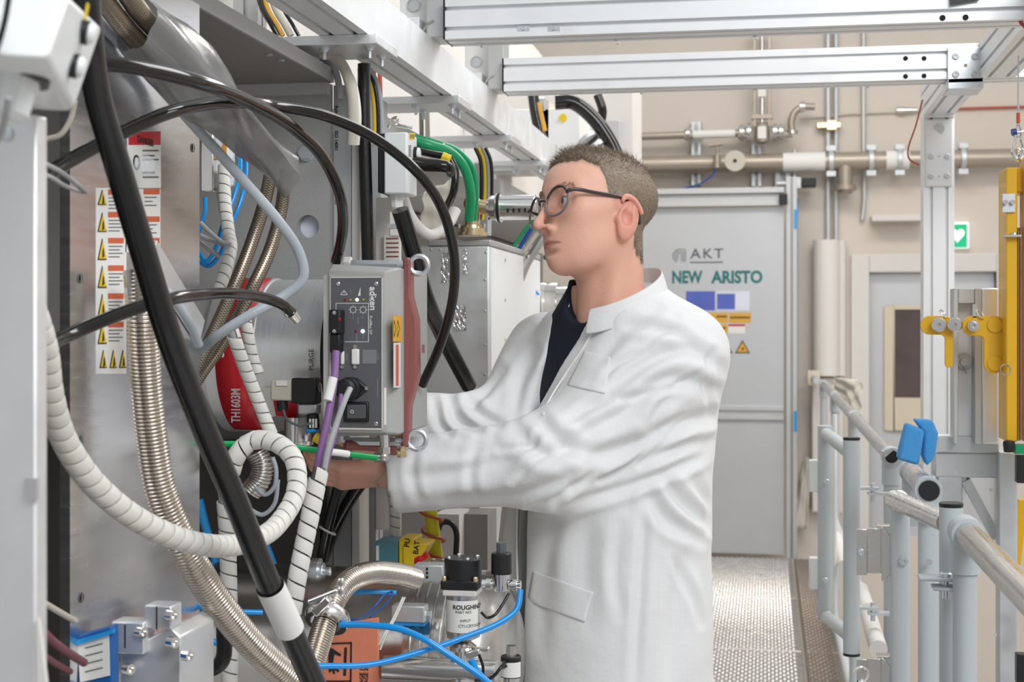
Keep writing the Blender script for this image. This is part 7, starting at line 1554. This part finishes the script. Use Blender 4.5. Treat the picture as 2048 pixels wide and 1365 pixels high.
# folds: each crease is a line drawn over the cloth, pushed in with a soft ridge on each side
CREASE = [  # pixel polyline, width px, depth m
 ([(1448, 742), (1380, 700), (1300, 720), (1220, 780)], 16, .007), ([(1430, 780), (1340, 760), (1240, 830), (1170, 870)], 18, .009), ([(1440, 830), (1350, 850), (1260, 900), (1180, 930)], 18, .010),
 ([(1435, 880), (1340, 900), (1250, 945), (1150, 980)], 16, .010), ([(1415, 905), (1330, 945), (1220, 985), (1120, 1010)], 14, .010), ([(1400, 690), (1330, 660), (1260, 650)], 14, .005),
 ([(1170, 870), (1120, 905), (1080, 900), (1040, 870)], 22, .012), ([(1075, 835), (1110, 875), (1180, 905), (1260, 880)], 18, .010), ([(1130, 960), (1060, 985), (980, 1000), (900, 1005)], 18, .007),
 ([(1040, 905), (960, 930), (880, 950), (800, 955)], 20, .006), ([(1010, 880), (930, 905), (860, 905)], 14, .004), ([(830, 905), (822, 950), (838, 1000)], 12, .004), ([(1190, 940), (1120, 990), (1060, 1015)], 10, .006),
 ([(1330, 960), (1370, 1010), (1418, 1055)], 14, .010), ([(1300, 990), (1330, 1040), (1400, 1080)], 16, .008), ([(1290, 1000), (1285, 1100), (1275, 1250), (1270, 1365)], 12, .005), ([(1390, 960), (1415, 1010), (1418, 1060)], 12, .006),
 ([(1260, 790), (1190, 810), (1130, 850)], 14, .006), ([(1390, 760), (1330, 800), (1300, 850)], 14, .006), ([(1310, 620), (1250, 660), (1200, 720)], 16, .004), ([(1350, 640), (1290, 690), (1215, 745)], 12, .004),
 ([(1370, 1110), (1350, 1220), (1340, 1365)], 22, .006), ([(1180, 1030), (1170, 1120), (1180, 1250)], 26, .004), ([(1110, 1040), (1090, 1150), (1085, 1300)], 20, .004),
 ([(1050, 640), (1000, 690), (960, 740)], 14, .006), ([(1070, 700), (1040, 760), (1030, 830)], 14, .006), ([(1000, 740), (960, 790), (930, 810)], 14, .008), ([(900, 795), (915, 840), (960, 860)], 12, .010), ([(940, 800), (960, 830), (1000, 850)], 12, .009), ([(870, 805), (880, 850), (900, 870)], 10, .007),
 ([(985, 1040), (980, 1100), (970, 1130)], 10, .004),
 ([(1425, 700), (1410, 760), (1420, 830)], 9, .005), ([(1400, 740), (1360, 770), (1290, 790), (1240, 800)], 8, .004), ([(1320, 870), (1270, 920), (1200, 960)], 8, .006), ([(1390, 840), (1330, 880), (1280, 930)], 8, .006), ([(1100, 900), (1060, 930), (1030, 960)], 10, .005), ([(960, 880), (940, 940), (950, 990)], 12, .003), ([(1080, 870), (1060, 890), (1000, 900)], 9, .005), ([(1300, 700), (1230, 730), (1200, 770)], 8, .003), ([(1350, 1120), (1380, 1180), (1400, 1250)], 10, .004), ([(1240, 1050), (1230, 1150), (1240, 1230)], 14, .003)]
def crease(cv, cn):
    U, Vv, D_ = uvd(cv); tocam = np.array(CAM)-cv; tocam /= np.linalg.norm(tocam, axis=1)[:, None]
    fc_ = np.clip((cn*tocam).sum(1)*2.5, 0, 1); disp = np.zeros(len(cv))
    for pl_, w_, dp_ in CREASE:
        w_ *= .8; dp_ *= 1.15
        p = np.array([[q.x, q.z] for q in spline([V((a, 0, b)) for a, b in pl_], 8)]); best = np.full(len(cv), 1e9); tb = np.zeros(len(cv))
        for i in range(len(p)-1):
            a, b = p[i], p[i+1]; ab = b-a; t = np.clip(((U-a[0])*ab[0]+(Vv-a[1])*ab[1])/(ab@ab), 0, 1)
            dd = np.hypot(U-a[0]-ab[0]*t, Vv-a[1]-ab[1]*t); m = dd < best; best = np.where(m, dd, best); tb = np.where(m, (i+t)/(len(p)-1), tb)
        env = np.sin(np.pi*np.clip(tb*.9+.05, 0, 1))**.6
        disp += dp_*env*(-np.exp(-(best/w_)**2)+.55*np.exp(-((best-1.9*w_)/w_)**2))
    return cv+cn*(disp*fc_)[:, None]
cv = crease(cv, cn)
q3 = cv*9.; cv = cv+cn*(.0022*(np.sin(q3[:, 0]*2.1+3*np.sin(q3[:, 2]*1.3))*np.cos(q3[:, 2]*1.7+2*np.sin(q3[:, 1]))))[:, None]
U, Vv, D_ = uvd(cv); uvs = np.stack([cv@RR+.35*(cv@FF), cv[:, 2]+.1*np.sin(4*(cv@RR))], 1)
coat = np_obj('lab_coat', cv, cf, ['coat'], man, uv=uvs)
from mathutils.bvhtree import BVHTree
BV = BVHTree.FromPolygons(cv.tolist(), cf.tolist())
def on_coat(u, v, guess, lift=.003):
    "point on the coat surface along the sight line"
    r = ray(u, v).normalized(); h = BV.ray_cast(CAM, r)
    return CAM+r*(h[3]-lift) if h[0] is not None else at(u, v, guess)
def coat_strip(name, pts, wpx, th, m='coat'):
    mb = MB(); n = 10; P = [on_coat(u, v, 2.5) for u, v in pts]; P = resample(spline(P, 8), .008); mb.tube(P, th, 8); return mb.build(name, m, coat)
def patch(name, poly, lift=.0035):
    "pocket: a cloth panel that follows the coat"
    us = [p[0] for p in poly]; n = 14; P = np.array(poly, float); mb = MB(); A_, B_, C_, D4 = [P[i] for i in range(4)]
    for j in range(n+1):
        for i in range(n+1):
            s, t = i/n, j/n; q = (A_*(1-s)+B_*s)*(1-t)+(D4*(1-s)+C_*s)*t; p = on_coat(q[0], q[1], 2.45, lift); mb.uv[len(mb.v)] = (p.x*.985+.5*p.y, p.z); mb.v.append(p)
    for j in range(n):
        for i in range(n): k = j*(n+1)+i; mb.f.append((k, k+1, k+n+2, k+n+1))
    o = mb.build(name, 'coat', coat, sharp=80); s_ = o.modifiers.new('solid', 'SOLIDIFY'); s_.thickness = .002; s_.offset = -1; sm = o.modifiers.new('smooth', 'SMOOTH'); sm.iterations = 6; return o
patch('pocket', [(1062, 1140), (1190, 1185), (1172, 1248), (1050, 1205)])
patch('chest_pocket', [(1168, 700), (1222, 712), (1212, 790), (1130, 772)], .003)
# collar: standing band round the neck
def band(name, low, high, th=.0035):
    L = resample(spline([V(p) for p in low], 8), .006); Hh = spline([V(p) for p in high], 8); Hh = resample(Hh, .006); n = min(len(L), len(Hh))
    pick_ = lambda A_: [A_[int(i*(len(A_)-1)/(n-1))] for i in range(n)]; L, Hh = pick_(L), pick_(Hh); mb = MB()
    for i in range(n): mb.uv[len(mb.v)] = (i*.006, 0); mb.v.append(L[i]); mb.uv[len(mb.v)] = (i*.006, .02); mb.v.append(L[i].lerp(Hh[i], .5)); mb.uv[len(mb.v)] = (i*.006, .04); mb.v.append(Hh[i])
    for i in range(n-1):
        for k in (0, 1): a = i*3+k; mb.f.append((a, a+3, a+4, a+1))
    o = mb.build(name, 'coat', coat, sharp=80); s_ = o.modifiers.new('solid', 'SOLIDIFY'); s_.thickness = th; s_.offset = 0; b_ = o.modifiers.new('sub', 'SUBSURF'); b_.levels = b_.render_levels = 1; return o
NC = hw((-.050, -.018, -.165)); lowr, hir = [], []
for k in range(25):
    t = math.radians(14+k*306/24); fwd_, lat_ = math.cos(t), math.sin(t); back_ = (1-fwd_)/2
    e = lambda r_: NC+tf*(fwd_*r_*1.04)+tl*(lat_*r_*1.06)
    zt_ = 1.447+.076*back_; lowr.append(V(zset(e(.089), zt_-.046))); hir.append(V(zset(e(.0755), zt_)))
band('collar', lowr, hir)
# front edge of the near panel, a stitched hem running down from the collar
coat_strip('front_hem', [(1198, 640), (1170, 690), (1130, 750), (1096, 805), (1086, 830)], 8, .0018)
# ---- trousers and shoes
def tr_sdf(x, y, z):
    P = (x, y, z); d = None
    for h, ft in ((HIP_L, FT_L), (HIP_R, FT_R)):
        kn = zset((h+ft)/2+tf*.02, .50); e = smin(cap(P, zset(h, .86), kn, .085, .070), cap(P, kn, zset(ft, .10), .072, .06), .03); d = e if d is None else smin(d, e, .03)
    return np.maximum(d, .05-z)
v_, f_ = surface_nets(tr_sdf, np.arange(TB[0]-.3, TB[0]+.3, .014), np.arange(TB[1]-.3, TB[1]+.3, .014), np.arange(.02, 1.02, .014)); np_obj('trousers', relax(v_, f_, 1), f_, ['trousers'], man)
for ft in (FT_L, FT_R):
    def sh_sdf(x, y, z, ft=ft): P = (x, y, z); return np.maximum(smin(cap(P, zset(ft, .065), zset(ft, .05), .045), cap(P, zset(ft-tf*.02, .038), zset(ft+tf*.155, .032), .045, .042), .03), .003-z)
    v_, f_ = surface_nets(sh_sdf, np.arange(ft[0]-.26, ft[0]+.26, .008), np.arange(ft[1]-.26, ft[1]+.26, .008), np.arange(-.005, .13, .008)); np_obj('shoe', v_, f_, ['shoe'], man)

# far front panel of the open coat, hanging free of the hoodie
A_, B_, C_, D4 = at(1000, 1000, 2.60), at(1040, 1000, 2.52), at(1036, 1420, 2.50), at(940, 1420, 2.58)
mb = MB(); n = 22; nr = (B_-A_).cross(D4-A_).normalized()
for j in range(n+1):
    for i in range(n+1):
        s_, t_ = i/n, j/n; p = A_.lerp(B_, s_).lerp(D4.lerp(C_, s_), t_)+nr*(.006*math.sin(9*s_+1)+.004*math.sin(5*t_+4*s_)); mb.uv[len(mb.v)] = (s_*.12, t_*.4); mb.v.append(p)
for j in range(n):
    for i in range(n): k = j*(n+1)+i; mb.f.append((k, k+1, k+n+2, k+n+1))
o = mb.build('far_front_panel', 'coat', coat, sharp=80); s_ = o.modifiers.new('solid', 'SOLIDIFY'); s_.thickness = .003

# ================================================================== repeats share a group
import re
_by = {}
for o in bpy.data.objects:
    if o.parent is None and 'category' in o.keys(): _by.setdefault(re.sub(r'\.\d+$', '', o.name), []).append(o)
for nm, L_ in _by.items():
    if len(L_) > 1:
        for o in L_:
            if 'group' not in o.keys(): o['group'] = nm.replace('_', ' ')+'s around the machine aisle'
